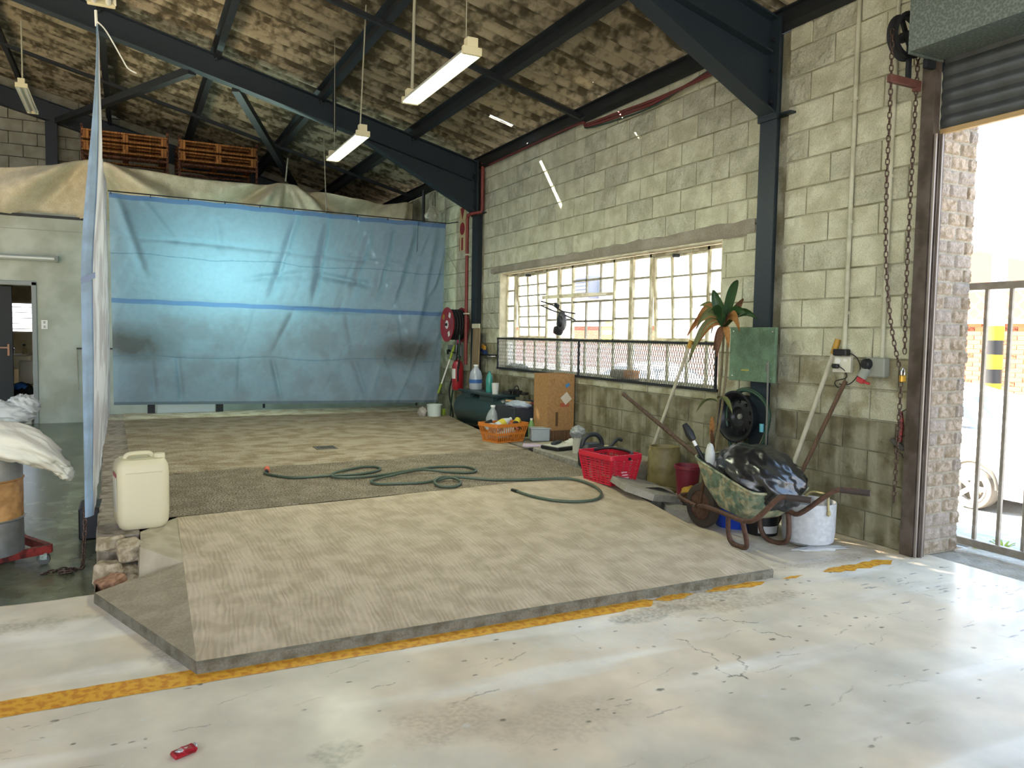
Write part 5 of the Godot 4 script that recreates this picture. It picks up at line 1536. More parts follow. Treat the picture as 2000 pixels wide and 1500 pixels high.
func leaf(par: Node3D, base: Vector3, dir: Vector3, length: float, width: float, droop: float, m: Material) -> void:
	var d := dir.normalized()
	var side := d.cross(Vector3.UP)
	if side.length() < 0.1:
		side = Vector3.BACK
	side = side.normalized()
	var f := func(u: float, v: float) -> Vector3:
		var s := v * length
		var p := base + d * s + Vector3.DOWN * droop * v * v * length
		var w := width * pow(sin(PI * clampf(v * 0.93 + 0.06, 0.0, 1.0)), 0.8)
		var fold := absf(u - 0.5) * width * 0.5
		return p + side * (u - 0.5) * w + Vector3.UP * fold
	obj("leaf", G.new().grid(4, 8, f), m, par)

func near_things() -> void:
	var t: Node3D
	var g: G
	# ---- potted dracaena in front of the window
	t = thing("house_plant", "leggy dracaena with half-dead leaves on thin stems beside the column", "plant", Vector3(-0.36, 0, -4.52))
	mat("stem", "74694f", 0.8, {"tex": T.mott, "s": 6.0})
	for q in [[Vector3(0.02, 0, 0.0), Vector3(0.0, 0.4, 0.02), Vector3(0.02, 0.8, 0.05), Vector3(0.01, 1.4, 0.1)], [Vector3(-0.02, 0, 0.05), Vector3(-0.01, 0.5, 0.08), Vector3(0.0, 1.0, 0.14), Vector3(0.0, 1.3, 0.15)]]:
		obj("stem", G.new().tube(curve(q, 5), 0.009, 7), M.stem, t)
	mat("leafgreen", "31512c", 0.45, {"tex": T.mott, "s": 8.0, "back": "304020"})
	mat("leafolive", "6c7345", 0.55, {"tex": T.mott, "s": 8.0, "back": "404020"})
	mat("leafdry", "a5743d", 0.7, {"tex": T.dirt, "s": 8.0, "back": "40301a"})
	mat("leafbrown", "6e4b33", 0.8, {"tex": T.dirt, "s": 8.0})
	var cr := Vector3(0, 1.4, 0.11)
	var gr: Material = M.leafgreen; var ol: Material = M.leafolive; var dr: Material = M.leafdry; var bn: Material = M.leafbrown
	# each leaf: tip from the crown (out toward the room, up, along the wall), arch, width
	for q in [[-0.06, 0.33, 0.19, 0.06, 0.07, gr], [-0.08, 0.27, -0.04, 0.0, 0.085, gr], [-0.08, 0.15, -0.2, 0.08, 0.055, ol], [-0.1, 0.02, -0.22, 0.14, 0.06, dr], [-0.12, -0.07, -0.27, 0.12, 0.07, dr], [-0.05, 0.1, 0.27, 0.06, 0.075, gr], [-0.02, 0.2, 0.21, 0.0, 0.06, bn], [-0.08, -0.03, 0.25, 0.1, 0.07, dr], [-0.1, -0.22, 0.04, 0.06, 0.05, bn], [-0.14, -0.27, -0.22, 0.16, 0.055, ol], [-0.16, 0.03, 0.16, 0.1, 0.075, gr], [-0.18, -0.02, -0.1, 0.12, 0.065, ol], [0.06, 0.05, 0.28, 0.08, 0.06, gr], [-0.2, 0.1, 0.06, 0.08, 0.06, gr], [0.05, -0.05, -0.2, 0.12, 0.05, bn], [-0.06, -0.15, 0.12, 0.05, 0.045, dr], [-0.04, -0.18, -0.06, 0.05, 0.045, bn], [0.1, 0.15, -0.1, 0.08, 0.06, ol], [-0.1, -0.12, -0.16, 0.08, 0.05, dr]]:
		leaf2(t, cr, cr + Vector3(q[0], q[1], q[2]), q[3], q[4], q[5])
	for k in 6:
		leaf(t, Vector3(-0.02, 0.72 - 0.1 * k, 0.03), Vector3(-0.15 * (k % 3 - 1), -0.7, 0.25 * (k % 2) - 0.12), 0.2, 0.04, 0.3, bn if k % 2 else dr)
	leaf(t, Vector3(0, 0.86, 0.06), Vector3(-0.1, 0.3, 0.5), 0.25, 0.05, 0.9, ol)
	leaf(t, Vector3(0, 0.84, 0.06), Vector3(-0.1, 0.3, -0.6), 0.22, 0.05, 0.9, ol)
	obj("pot", G.new().lathe([Vector2(0, 0), Vector2(0.08, 0), Vector2(0.1, 0.16), Vector2(0.11, 0.16), Vector2(0.11, 0.19), Vector2(0.095, 0.19), Vector2(0.09, 0.14), Vector2(0, 0.14)], 20), M.blackrubber, t)
	# ---- poles leaning on the wall
	mat("polewhite", "bdb8a3", 0.7, {"tex": T.mott, "s": 1.5})
	t = thing("leaning_pole", "white painted pole with a yellow end, leaning on the wall by the socket", "pole")
	var a := Vector3(-0.025, 1.24, -3.70); var b := Vector3(-0.3, 0.02, -3.93)
	obj("shaft", G.new().tube([a, b], 0.015, 10), M.polewhite, t)
	obj("yellow_end", G.new().tube([a + (a - b).normalized() * 0.085, a - (a - b).normalized() * 0.02], 0.02, 10), mat("endyellow", "b5892a", 0.5), t)
	t = thing("leaning_pole", "plain brown wooden broom handle leaning on the wall by the socket", "pole")
	obj("shaft", G.new().tube([Vector3(-0.02, 1.045, -3.60), Vector3(-0.34, 0.02, -3.86)], 0.014, 10), mat("polebrown", "6f5744", 0.8, {"tex": T.wood, "sv": Vector3(6, 1, 6)}), t)
	t = thing("leaning_pole", "white pole with a yellow tip leaning on the window guard", "pole")
	a = Vector3(-0.03, 1.25, -5.2); b = Vector3(-0.25, 0.03, -5.55)
	obj("shaft", G.new().tube([a, b], 0.014, 10), M.polewhite, t)
	obj("yellow_end", G.new().tube([a + (a - b).normalized() * 0.05, a - (a - b).normalized() * 0.02], 0.019, 10), M.endyellow, t)
	# ---- wheelbarrow
	t = thing("wheelbarrow", "rusty green wheelbarrow standing beside the ramp", "wheelbarrow", Vector3(-0.76, 0, -3.7))
	var O := Vector3(-0.76, 0, -3.7)
	mat("barrowgreen", "ffffff", 0.6, {"tex": ntex(0.012, "5d7563", "b0a888", 111, 512, 5, 0.45, 0.62), "s": 1.6, "det": T.dirt, "ds": 3.0})
	mat("barrowtube", "5d4032", 0.6, {"tex": T.dirt, "s": 4.0})
	var rim := [Vector3(-1.0, 0.385, -3.40), Vector3(-0.5, 0.385, -3.40), Vector3(-0.53, 0.54, -3.99), Vector3(-0.99, 0.54, -3.99)]
	var low := [Vector3(-0.93, 0.20, -3.53), Vector3(-0.58, 0.20, -3.53), Vector3(-0.6, 0.235, -3.84), Vector3(-0.91, 0.235, -3.84)]
	var ring := func(P: Array, rr: float) -> Array:
		var out := []
		for i in 4:
			var p: Vector3 = P[i]
			var e0: Vector3 = (P[(i + 3) % 4] - p).normalized() * rr
			var e1: Vector3 = (P[(i + 1) % 4] - p).normalized() * rr
			for k in 5:
				var s := k / 4.0
				out.append((p + e0).lerp(p, s).lerp(p.lerp(p + e1, s), s) - O)
		return out
	var R1: Array = ring.call(rim, 0.1); var R2: Array = ring.call(low, 0.08)
	var Rm := []
	for i in R1.size():
		Rm.append(R1[i].lerp(R2[i], 0.55) + ((R1[i] - Vector3(0, 0.3, -0.1)) * Vector3(1, 0, 1)).normalized() * 0.025)
	g = G.new()
	g.soft()
	var cen := Vector3(0, 0.3, 0)
	for i in R1.size():
		var j := (i + 1) % R1.size()
		g.qn(R1[i], R1[j], Rm[j], Rm[i], R1[i] - cen)
		g.qn(Rm[i], Rm[j], R2[j], R2[i], Rm[i] - cen)
	g.soft()
	var mid := Vector3.ZERO
	for p in R2:
		mid += p / R2.size()
	for i in R2.size():
		g.tn(R2[i], R2[(i + 1) % R2.size()], mid, Vector3.DOWN)
	obj("tray", g, M.barrowgreen, t)
	obj("tray_rim", G.new().tube(R1, 0.009, 7, true), M.barrowgreen, t)
	for s in 2:
		var hp := [Vector3(-0.80, 0.15, -4.13), Vector3(-0.84, 0.18, -4.0), Vector3(-0.95, 0.205, -3.66), Vector3(-1.0, 0.215, -3.47), Vector3(-0.985, 0.25, -3.38), Vector3(-0.95, 0.385, -3.26), Vector3(-0.93, 0.405, -3.22), Vector3(-0.865, 0.405, -3.1)]
		if s == 1:
			hp = [Vector3(-0.70, 0.15, -4.13), Vector3(-0.68, 0.18, -4.0), Vector3(-0.62, 0.205, -3.66), Vector3(-0.6, 0.23, -3.50), Vector3(-0.59, 0.235, -3.42), Vector3(-0.545, 0.36, -3.28), Vector3(-0.51, 0.42, -3.20), Vector3(-0.43, 0.42, -3.06)]
		var q := []
		for p in hp:
			q.append(p - O)
		obj("handle", G.new().tube(curve(q, 5), 0.016, 10), M.barrowtube, t)
		obj("grip", G.new().tube([q[6].lerp(q[7], 0.05), q[7] + (q[7] - q[6]).normalized() * 0.01], 0.0185, 10), mat("gripdark", "3b302b", 0.7), t)
	for q in [[Vector3(-0.93, 0.21, -3.68), Vector3(-0.915, 0.08, -3.69), Vector3(-0.90, 0.02, -3.67), Vector3(-0.90, 0.016, -3.58), Vector3(-0.92, 0.05, -3.52), Vector3(-0.985, 0.215, -3.5)], [Vector3(-0.63, 0.21, -3.72), Vector3(-0.63, 0.08, -3.70), Vector3(-0.62, 0.02, -3.65), Vector3(-0.60, 0.016, -3.56), Vector3(-0.595, 0.06, -3.50), Vector3(-0.6, 0.22, -3.50)]]:
		var pq := []
		for p in q:
			pq.append(p - O)
		obj("leg", G.new().tube(curve(pq, 5), 0.016, 10), M.barrowtube, t)
	obj("brace", G.new().tube([Vector3(-0.9, 0.2, -3.55) - O, Vector3(-0.64, 0.2, -3.55) - O], 0.011, 8), M.barrowtube, t)
	obj("front_strut", G.new().tube([Vector3(-0.80, 0.17, -4.1) - O, Vector3(-0.9, 0.4, -3.95) - O], 0.01, 7), M.barrowtube, t)
	obj("front_strut", G.new().tube([Vector3(-0.70, 0.17, -4.1) - O, Vector3(-0.62, 0.4, -3.95) - O], 0.01, 7), M.barrowtube, t)
	obj("wheel_guard", G.new().tube(curve([Vector3(-0.82, 0.16, -4.12) - O, Vector3(-0.82, 0.19, -4.3) - O, Vector3(-0.68, 0.19, -4.3) - O, Vector3(-0.68, 0.16, -4.12) - O], 5), 0.014, 8), M.barrowtube, t)
	var WX := Transform3D(Basis(Vector3.BACK, PI / 2), Vector3(-0.75, 0.155, -4.13) - O)
	obj("tyre", G.new().lathe([Vector2(0.1, -0.03), Vector2(0.125, -0.036), Vector2(0.147, -0.026), Vector2(0.155, 0.0), Vector2(0.147, 0.026), Vector2(0.125, 0.036), Vector2(0.1, 0.03), Vector2(0.1, -0.03)], 30, WX), mat("tyrebrown", "3a3029", 0.9), t)
	obj("wheel_disc", G.new().lathe([Vector2(0, -0.02), Vector2(0.1, -0.025), Vector2(0.1, 0.025), Vector2(0, 0.02)], 24, WX), M.barrowtube, t)
	obj("axle", G.new().tube([Vector3(-0.84, 0.155, -4.13) - O, Vector3(-0.66, 0.155, -4.13) - O], 0.009, 8), M.chrome, t)
	# load of the barrow
	t = thing("black_refuse_bag", "full black plastic refuse bag lying in the wheelbarrow", "bag", Vector3(-0.74, 0.24, -3.64))
	var nz := nz_(1.0, 45, FastNoiseLite.TYPE_SIMPLEX_SMOOTH, 2)
	var rd := nz_(1.0, 46, FastNoiseLite.TYPE_SIMPLEX_SMOOTH, 3)
	rd.fractal_type = FastNoiseLite.FRACTAL_RIDGED
	var bag := func(u: float, v: float) -> Vector3:
		var aa := TAU * u; var e := PI * (v - 0.5)
		var d := Vector3(cos(aa) * cos(e), sin(e), sin(aa) * cos(e))
		var r := 1.0 + 0.14 * nz.get_noise_3d(d.x * 1.6, d.y * 1.6, d.z * 1.6) + 0.055 * rd.get_noise_3d(d.x * 2.0 + d.y * 2.5, d.y * 5.0, d.z * 2.0)
		var p := d * Vector3(0.24, 0.175, 0.29) * r
		return p + Vector3(0, 0.21 - 0.22 * p.z, 0.02)
	obj("sack", G.new().grid(64, 40, bag, true), mat("refuseblack", "15161a", 0.28, {"spec": 0.7, "nrm": T.nsoft, "ns": 0.5, "s": 4.0}), t)
	obj("gathered_neck", G.new().blob(Vector3(0.06, 0.29, -0.05), Vector3(0.14, 0.035, 0.12), 0.5, 3.0, 17, 36, 18, Basis(Vector3.BACK, -0.1), true), M.refuseblack, t)
	obj("loose_tail", G.new().blob(Vector3(0.15, 0.24, 0.1), Vector3(0.09, 0.03, 0.1), 0.6, 3.5, 19, 32, 16, Basis(Vector3.RIGHT, 0.5), true), M.refuseblack, t)
	t = thing("hand_brush", "black long-handled brush stuck in the wheelbarrow's nose", "brush", Vector3.ZERO)
	a = Vector3(-0.98, 0.68, -4.02); b = Vector3(-0.9, 0.40, -3.86)
	obj("head", G.new().tube([a + (a - b).normalized() * 0.07, a, a - (a - b).normalized() * 0.05], [0.018, 0.03, 0.022], 10), M.black, t)
	obj("collar", G.new().tube([a.lerp(b, 0.17), a.lerp(b, 0.3)], 0.012, 8), M.white, t)
	obj("handle", G.new().tube([a.lerp(b, 0.28), b], 0.013, 8), M.black, t)
	t = thing("white_brush", "white bristled hand brush standing in the wheelbarrow", "brush", Vector3(-0.92, 0.36, -3.88))
	obj("bristles", G.new().blob(Vector3(0, 0.17, 0), Vector3(0.03, 0.1, 0.035), 0.2, 4.0, 3), mat("bristlewhite", "c9cbc6", 0.8), t)
	obj("handle", G.new().tube([Vector3(0, 0.0, 0.03), Vector3(0, 0.1, 0.0)], 0.015, 8), M.black, t)
	obj("plastic_wrap", G.new().blob(Vector3(0.05, 0.06, 0.05), Vector3(0.05, 0.09, 0.05), 0.4, 3.0, 6, 20, 12, Basis(), true), mat("cloudy", "a7a3a0", 0.4), t)
	t = thing("rake_handle", "long brown wooden tool handle sticking out of the wheelbarrow", "tool handle", Vector3.ZERO)
	obj("shaft", G.new().tube([Vector3(-0.78, 0.86, -5.08), Vector3(-0.88, 0.44, -3.85)], 0.016, 10), mat("handlewood", "5a4436", 0.7, {"tex": T.wood, "sv": Vector3(6, 6, 1)}), t)
	t = thing("shovel_blade", "black spade blade lying along the wheelbarrow's side", "spade", Vector3.ZERO)
	obj("blade", G.new().grid(6, 10, func(u: float, v: float) -> Vector3:
		var w := 0.05 * (1.0 - 0.6 * v * v)
		return Vector3(-0.965 + (u - 0.5) * w, 0.53 - 0.14 * v + 0.02 * (u - 0.5) * (u - 0.5), -3.95 + 0.42 * v)), M.black, t)
	# ---- beneath and beside the barrow
	t = thing("white_tub", "white plastic tub cut from a drum, with a rope handle, beside the wheelbarrow", "bucket", Vector3(-0.40, 0.012, -3.52))
	obj("tub", G.new().lathe([Vector2(0, 0), Vector2(0.13, 0.0), Vector2(0.155, 0.02), Vector2(0.163, 0.08), Vector2(0.165, 0.27), Vector2(0.16, 0.272), Vector2(0.155, 0.08), Vector2(0.145, 0.025), Vector2(0, 0.02)], 40), mat("tubwhite", "c9cacb", 0.55, {"tex": T.fine, "s": 1.0, "back": "404040"}), t)
	obj("rope_handle", G.new().tube(curve([Vector3(-0.02, 0.23, 0.172), Vector3(-0.02, 0.3, 0.165), Vector3(0.05, 0.315, 0.1), Vector3(0.1, 0.31, 0.0), Vector3(0.1, 0.3, -0.08), Vector3(0.1, 0.24, -0.14)], 5), 0.008, 7), mat("rope", "b3a67a", 0.9), t)
	obj("knot", G.new().blob(Vector3(-0.02, 0.225, 0.174), Vector3(0.012, 0.02, 0.012), 0.3, 3.0, 2), M.rope, t)
	tag(obj("white_cloth", G.new().blob(Vector3(-0.43, 0.006, -3.39), Vector3(0.16, 0.01, 0.05), 0.5, 3.0, 22, 30, 8, Basis(Vector3.UP, -0.2), true), mat("rag", "bfbdb8", 0.9)), "white rag lying on the floor under the white tub", "cloth")
	t = thing("paint_bucket", "black paint bucket with a white label and wire handle behind the wheelbarrow's legs", "bucket", Vector3(-0.48, 0, -3.84))
	obj("pail", G.new().lathe([Vector2(0, 0), Vector2(0.1, 0), Vector2(0.12, 0.24), Vector2(0.125, 0.24), Vector2(0.125, 0.26), Vector2(0.112, 0.26), Vector2(0.095, 0.02), Vector2(0, 0.02)], 28), M.black, t)
	obj("rim_band", G.new().lathe([Vector2(0.122, 0.2), Vector2(0.129, 0.2), Vector2(0.129, 0.225), Vector2(0.122, 0.225)], 28), mat("bandgrey", "b9bcc0", 0.4), t)
	obj("label", G.new().lathe([Vector2(0.1035, 0.02), Vector2(0.1075, 0.07)], 10, Transform3D(), 1.2, 2.6), mat("labelgrey", "c4c4c4", 0.6), t)
	t = thing("blue_basin", "blue plastic basin under the wheelbarrow", "basin", Vector3(-0.5, 0, -4.08))
	obj("bowl", G.new().lathe([Vector2(0, 0), Vector2(0.13, 0), Vector2(0.19, 0.13), Vector2(0.2, 0.13), Vector2(0.2, 0.14), Vector2(0.18, 0.135), Vector2(0.125, 0.012), Vector2(0, 0.012)], 30), mat("basinblue", "1c3faa", 0.4), t)
	t = thing("red_bucket", "dark red plastic bucket behind the wheelbarrow's nose", "bucket", Vector3(-0.32, 0, -4.82))
	obj("pail", G.new().lathe([Vector2(0, 0), Vector2(0.075, 0), Vector2(0.098, 0.27), Vector2(0.11, 0.275), Vector2(0.11, 0.3), Vector2(0.1, 0.3), Vector2(0.07, 0.02), Vector2(0, 0.02)], 28), mat("bucketred", "7c2736", 0.45), t)
	tag(obj("yellow_gloves", G.new().blob(Vector3(-0.44, 0.13, -4.62), Vector3(0.07, 0.035, 0.06), 0.5, 3.0, 31, 28, 14, Basis(), true), mat("gloveyellow", "a8842a", 0.8)), "crumpled yellow rubber gloves lying near the red bucket", "gloves")
	t = thing("rubble_heap", "dark broken stones under the yellow gloves", "rubble", Vector3(-0.42, 0, -4.62))
	for q in [[0.0, 0.05, 0.0, 0.09], [0.05, 0.04, 0.08, 0.06]]:
		obj("stone", G.new().blob(Vector3(q[0], q[1], q[2]), Vector3(q[3], 0.05, q[3]), 0.5, 2.0, 4), mat("stonedark", "55504a", 0.95), t)
	# ---- broken slabs beside the ramp
	mat("slabgrey", "a29c90", 0.9, {"tex": T.mott, "s": 2.0, "nrm": T.nrough, "ns": 1.0, "det": T.fine, "ds": 4.0})
	t = thing("broken_slab", "large tilted slab of broken concrete against the ramp's side", "slab", Vector3(-0.78, 0, -4.62))
	obj("slab", G.new().prism([Vector2(-0.3, -0.2), Vector2(0.1, -0.28), Vector2(0.22, -0.1), Vector2(0.12, 0.12), Vector2(-0.2, 0.25), Vector2(-0.35, 0.1)], 0.05, Transform3D(Basis(Vector3.BACK, -0.25) * Basis(Vector3.RIGHT, PI / 2 + 0.12), Vector3(0.0, 0.18, 0))), M.slabgrey, t)
	obj("chunk", G.new().blob(Vector3(0.05, 0.07, 0.0), Vector3(0.15, 0.07, 0.14), 0.3, 2.0, 7), M.slabgrey, t)
	t = thing("broken_slab", "smaller wedge of broken concrete near the wheelbarrow's wheel", "slab", Vector3(-0.72, 0, -4.36))
	obj("wedge", G.new().prism([Vector2(-0.14, 0), Vector2(0.12, 0), Vector2(0.14, 0.07), Vector2(-0.1, 0.11)], 0.2, Transform3D(Basis(Vector3.UP, -0.5), Vector3(0, 0, -0.1))), M.slabgrey, t)
	t = thing("grey_sheet", "sheet of grey board sagging over the deck's edge behind the red basket", "board", Vector3.ZERO)
	obj("board", G.new().grid(14, 8, func(u: float, v: float) -> Vector3:
		return Vector3(lerpf(-0.98, -0.62, v) + 0.03 * sin(u * 6.0), 0.212 - 0.05 * v * v - 0.012 * sin(u * 5.0) * v, lerpf(-5.35, -4.55, u)), true), M.slabgrey, t)
	# ---- hose lying on the deck
	t = thing("garden_hose", "green garden hose snaking over the concrete deck, with an orange end", "hose")
	var hp := [Vector3(-3.36, 0.212, -6.2), Vector3(-3.374, 0.212, -6.108), Vector3(-3.225, 0.212, -5.869), Vector3(-2.958, 0.212, -5.855), Vector3(-2.724, 0.212, -5.834), Vector3(-2.539, 0.212, -5.931), Vector3(-2.491, 0.212, -6.064), Vector3(-2.574, 0.212, -6.148), Vector3(-2.746, 0.212, -6.060), Vector3(-2.905, 0.222, -5.880), Vector3(-2.924, 0.215, -5.752), Vector3(-2.758, 0.212, -5.709), Vector3(-2.547, 0.212, -5.742), Vector3(-2.319, 0.22, -5.798), Vector3(-2.053, 0.212, -5.924), Vector3(-1.825, 0.212, -5.864), Vector3(-1.794, 0.212, -5.671), Vector3(-1.898, 0.212, -5.587), Vector3(-2.061, 0.215, -5.674), Vector3(-2.251, 0.232, -5.747), Vector3(-2.493, 0.222, -5.652), Vector3(-2.696, 0.212, -5.553), Vector3(-2.707, 0.212, -5.409), Vector3(-2.586, 0.212, -5.362), Vector3(-2.400, 0.212, -5.330), Vector3(-2.273, 0.215, -5.345), Vector3(-2.136, 0.225, -5.378), Vector3(-2.111, 0.215, -5.238), Vector3(-2.203, 0.212, -5.115), Vector3(-2.308, 0.212, -5.150), Vector3(-2.308, 0.228, -5.274), Vector3(-2.209, 0.230, -5.384), Vector3(-2.056, 0.222, -5.369), Vector3(-1.854, 0.212, -5.246), Vector3(-1.635, 0.212, -5.160), Vector3(-1.391, 0.212, -5.116), Vector3(-1.241, 0.207, -5.058), Vector3(-1.194, 0.194, -4.874), Vector3(-1.241, 0.179, -4.667), Vector3(-1.371, 0.168, -4.527), Vector3(-1.530, 0.167, -4.508), Vector3(-1.675, 0.172, -4.577), Vector3(-1.783, 0.183, -4.715), Vector3(-1.828, 0.193, -4.865)]
	obj("tube", G.new().tube(curve(hp, 5), 0.0105, 8), mat("hosefloor", "4a5848", 0.45, {"tex": T.mott, "s": 8.0}), t)
	obj("connector", G.new().tube([Vector3(-3.355, 0.214, -6.2), Vector3(-3.34, 0.222, -6.29)], 0.021, 10), mat("orangeend", "d2603a", 0.45), t)
	obj("collar", G.new().tube([Vector3(-3.362, 0.213, -6.16), Vector3(-3.355, 0.214, -6.205)], 0.016, 10), M.black, t)
	obj("end_fitting", G.new().tube([hp[-1], hp[-1] + Vector3(-0.012, 0.0, -0.06)], 0.013, 8), M.black, t)
	# ---- jerrycan
	t = thing("jerrycan", "white plastic jerrycan standing on the front corner of the deck", "jerrycan", Vector3(-4.262, 0.2, -4.79), "", 0.12)
	t.scale = Vector3(0.94, 0.95, 0.94)
	mat("canwhite", "d0c7a6", 0.42, {"back": "5a5848"})
	g = G.new()
	var lay := [[0.0, 0.82], [0.012, 0.9], [0.04, 0.97], [0.10, 1.0], [0.33, 1.0], [0.37, 0.97], [0.395, 0.90], [0.405, 0.8]]
	g.soft()
	for i in lay.size() - 1:
		var P0 := rrect(0.285 * lay[i][1], 0.27 * lay[i][1], 0.05, 6)
		var P1 := rrect(0.285 * lay[i + 1][1], 0.27 * lay[i + 1][1], 0.05, 6)
		for k in P0.size():
			var l := (k + 1) % P0.size()
			g.qn(Vector3(P0[k].x, lay[i][0], P0[k].y), Vector3(P0[l].x, lay[i][0], P0[l].y), Vector3(P1[l].x, lay[i + 1][0], P1[l].y), Vector3(P1[k].x, lay[i + 1][0], P1[k].y), Vector3(P0[k].x, 0, P0[k].y))
	g.prism(rrect(0.285 * 0.82, 0.27 * 0.82, 0.05, 6), 0.005, Transform3D(Basis(Vector3.RIGHT, -PI / 2), Vector3(0, 0.0, 0)))
	g.prism(rrect(0.285 * 0.8, 0.27 * 0.8, 0.045, 6), 0.005, Transform3D(Basis(Vector3.RIGHT, -PI / 2), Vector3(0, 0.401, 0)))
	obj("body", g, M.canwhite, t)
	obj("shoulder_rib", G.new().box(Vector3(0, 0.335, 0.135), Vector3(0.2, 0.006, 0.006), Basis(), 0.002), M.canwhite, t)
	obj("handle", G.new().tube(curve([Vector3(-0.09, 0.4, 0.0), Vector3(-0.07, 0.427, 0.0), Vector3(0.0, 0.432, 0.0), Vector3(0.05, 0.427, 0.0), Vector3(0.07, 0.4, 0.0)], 5), 0.014, 9), M.canwhite, t)
	obj("neck", G.new().lathe([Vector2(0.032, 0.37), Vector2(0.032, 0.425), Vector2(0.028, 0.43), Vector2(0, 0.43)], 18, Transform3D(Basis(), Vector3(0.1, 0, 0.02))), M.canwhite, t)
	obj("label", G.new().box(Vector3(-0.1445, 0.21, 0.03), Vector3(0.002, 0.2, 0.13)), mat("labelpale", "c9c6b4", 0.6), t)
	obj("label_band", G.new().box(Vector3(-0.146, 0.32, 0.03), Vector3(0.002, 0.022, 0.13)), mat("labelred", "97424a", 0.6), t)
	# ---- crushed red tin on the floor
	t = thing("crushed_can", "flattened red and silver drink can lying on the floor", "can", Vector3(-4.18, 0.001, -2.5), "", 0.35)
	obj("body", G.new().box(Vector3(0, 0.008, 0), Vector3(0.072, 0.015, 0.042), Basis(Vector3.BACK, 0.06), 0.005).box(Vector3(0.012, 0.01, 0.002), Vector3(0.045, 0.016, 0.038), Basis(Vector3.BACK, -0.12), 0.005), mat("canred", "a91f2c", 0.35, {"metal": 0.3, "tex": ntex(0.02, "d8d4d2", "ffffff", 141, 256, 4, 0.3, 0.34), "s": 6.0}), t)
	obj("silver_patch", G.new().blob(Vector3(-0.006, 0.0165, 0.002), Vector3(0.02, 0.003, 0.01), 0.6, 3.0, 5), mat("cansilver", "b8b6b4", 0.35, {"metal": 0.5}), t)
	obj("end", G.new().lathe([Vector2(0, 0), Vector2(0.012, 0), Vector2(0.012, 0.003), Vector2(0, 0.003)], 16, Transform3D(Basis(Vector3.BACK, 1.2), Vector3(0.034, 0.012, 0))), M.cansilver, t)

func leaf2(par: Node3D, a: Vector3, b: Vector3, arch: float, width: float, m: Material) -> void:
	var mid := (a + b) / 2 + Vector3.UP * arch * 2.0
	var side := (b - a).cross(Vector3(-0.75, 0.1, 0.65)).normalized()
	if side.length() < 0.5:
		side = Vector3.BACK
	var f := func(u: float, v: float) -> Vector3:
		var p := a.lerp(mid, v).lerp(mid.lerp(b, v), v)
		var w := width * pow(sin(PI * clampf(v * 0.9 + 0.08, 0.0, 1.0)), 0.7)
		return p + side * (u - 0.5) * w + Vector3(-0.75, 0.1, 0.65) * absf(u - 0.5) * width * 0.5
	obj("leaf", G.new().grid(4, 9, f), m, par)

# an open shopping basket: b base half sizes, p top half sizes, slots upright or lying
func basket(t: Node3D, b: Vector2, p: Vector2, h: float, m: Material, upright: bool) -> void:
	var rim := rrect(p.x * 2 + 0.02, p.y * 2 + 0.02, 0.03, 3)
	var g := G.new()
	for k in rim.size():
		var q: Vector2 = rim[k]
		var r: Vector2 = rim[(k + 1) % rim.size()]
		var qi := q * 0.94
		var ri := r * 0.94
		for s in [[q, r, q, r, h - 0.035, h, 1], [qi, ri, qi, ri, h - 0.035, h, -1]]:
			g.qn(Vector3(s[0].x, s[4], s[0].y), Vector3(s[1].x, s[4], s[1].y), Vector3(s[3].x, s[5], s[3].y), Vector3(s[2].x, s[5], s[2].y), Vector3(q.x, 0, q.y) * s[6])
		g.qn(Vector3(q.x, h, q.y), Vector3(r.x, h, r.y), Vector3(ri.x, h, ri.y), Vector3(qi.x, h, qi.y), Vector3.UP)
	obj("rim", g, m, t)
	g = G.new()
	g.prism(rrect(b.x * 2, b.y * 2, 0.02, 3), 0.012, Transform3D(Basis(Vector3.RIGHT, -PI / 2), Vector3.ZERO))
	obj("base", g, m, t)
	g = G.new()
	for side in 4:
		var along := 14 if side % 2 == 0 else 11
		var pt := func(s: float, v: float) -> Vector3:
			var hx := lerpf(b.x, p.x, v); var hz := lerpf(b.y, p.y, v)
			var c := s * 2.0 - 1.0
			if side == 0: return Vector3(c * hx, v * h, hz)
			if side == 1: return Vector3(hx, v * h, -c * hz)
			if side == 2: return Vector3(-c * hx, v * h, -hz)
			return Vector3(-hx, v * h, c * hz)
		var up := Vector3(0, 0, 1) if side % 2 == 0 else Vector3(1, 0, 0)
		if upright:
			for k in along + 1:
				g.bar(pt.call(float(k) / along, 0.0), pt.call(float(k) / along, 0.86), 0.012 if k in [0, along] else 0.008, 0.006, up)
			for v in [0.04, 0.42, 0.47, 0.84]:
				g.bar(pt.call(0.0, v), pt.call(1.0, v), 0.014, 0.006, up)
		else:
			for k in 11:
				var v := 0.03 + 0.8 * k / 10.0
				g.bar(pt.call(0.0, v), pt.call(1.0, v), 0.010, 0.005, up)
			for s in [0.0, 0.18, 0.36, 0.5, 0.64, 0.82, 1.0]:
				g.bar(pt.call(s, 0.0), pt.call(s, 0.86), 0.02 if s in [0.0, 1.0] else 0.012, 0.006, up)
	obj("lattice", g, m, t)

func bottle(n: String, label: String, at: Vector3, prof: Array, m: Material, cap: Material, cap_r: float, cap_y: float, xf := Transform3D()) -> Node3D:
	var t := thing(n, label, "bottle", at)
	obj("body", G.new().lathe(prof, 22, xf), m, t)
	obj("cap", G.new().lathe([Vector2(cap_r, cap_y), Vector2(cap_r, cap_y + 0.022), Vector2(0, cap_y + 0.022)], 14, xf), cap, t)
	return t

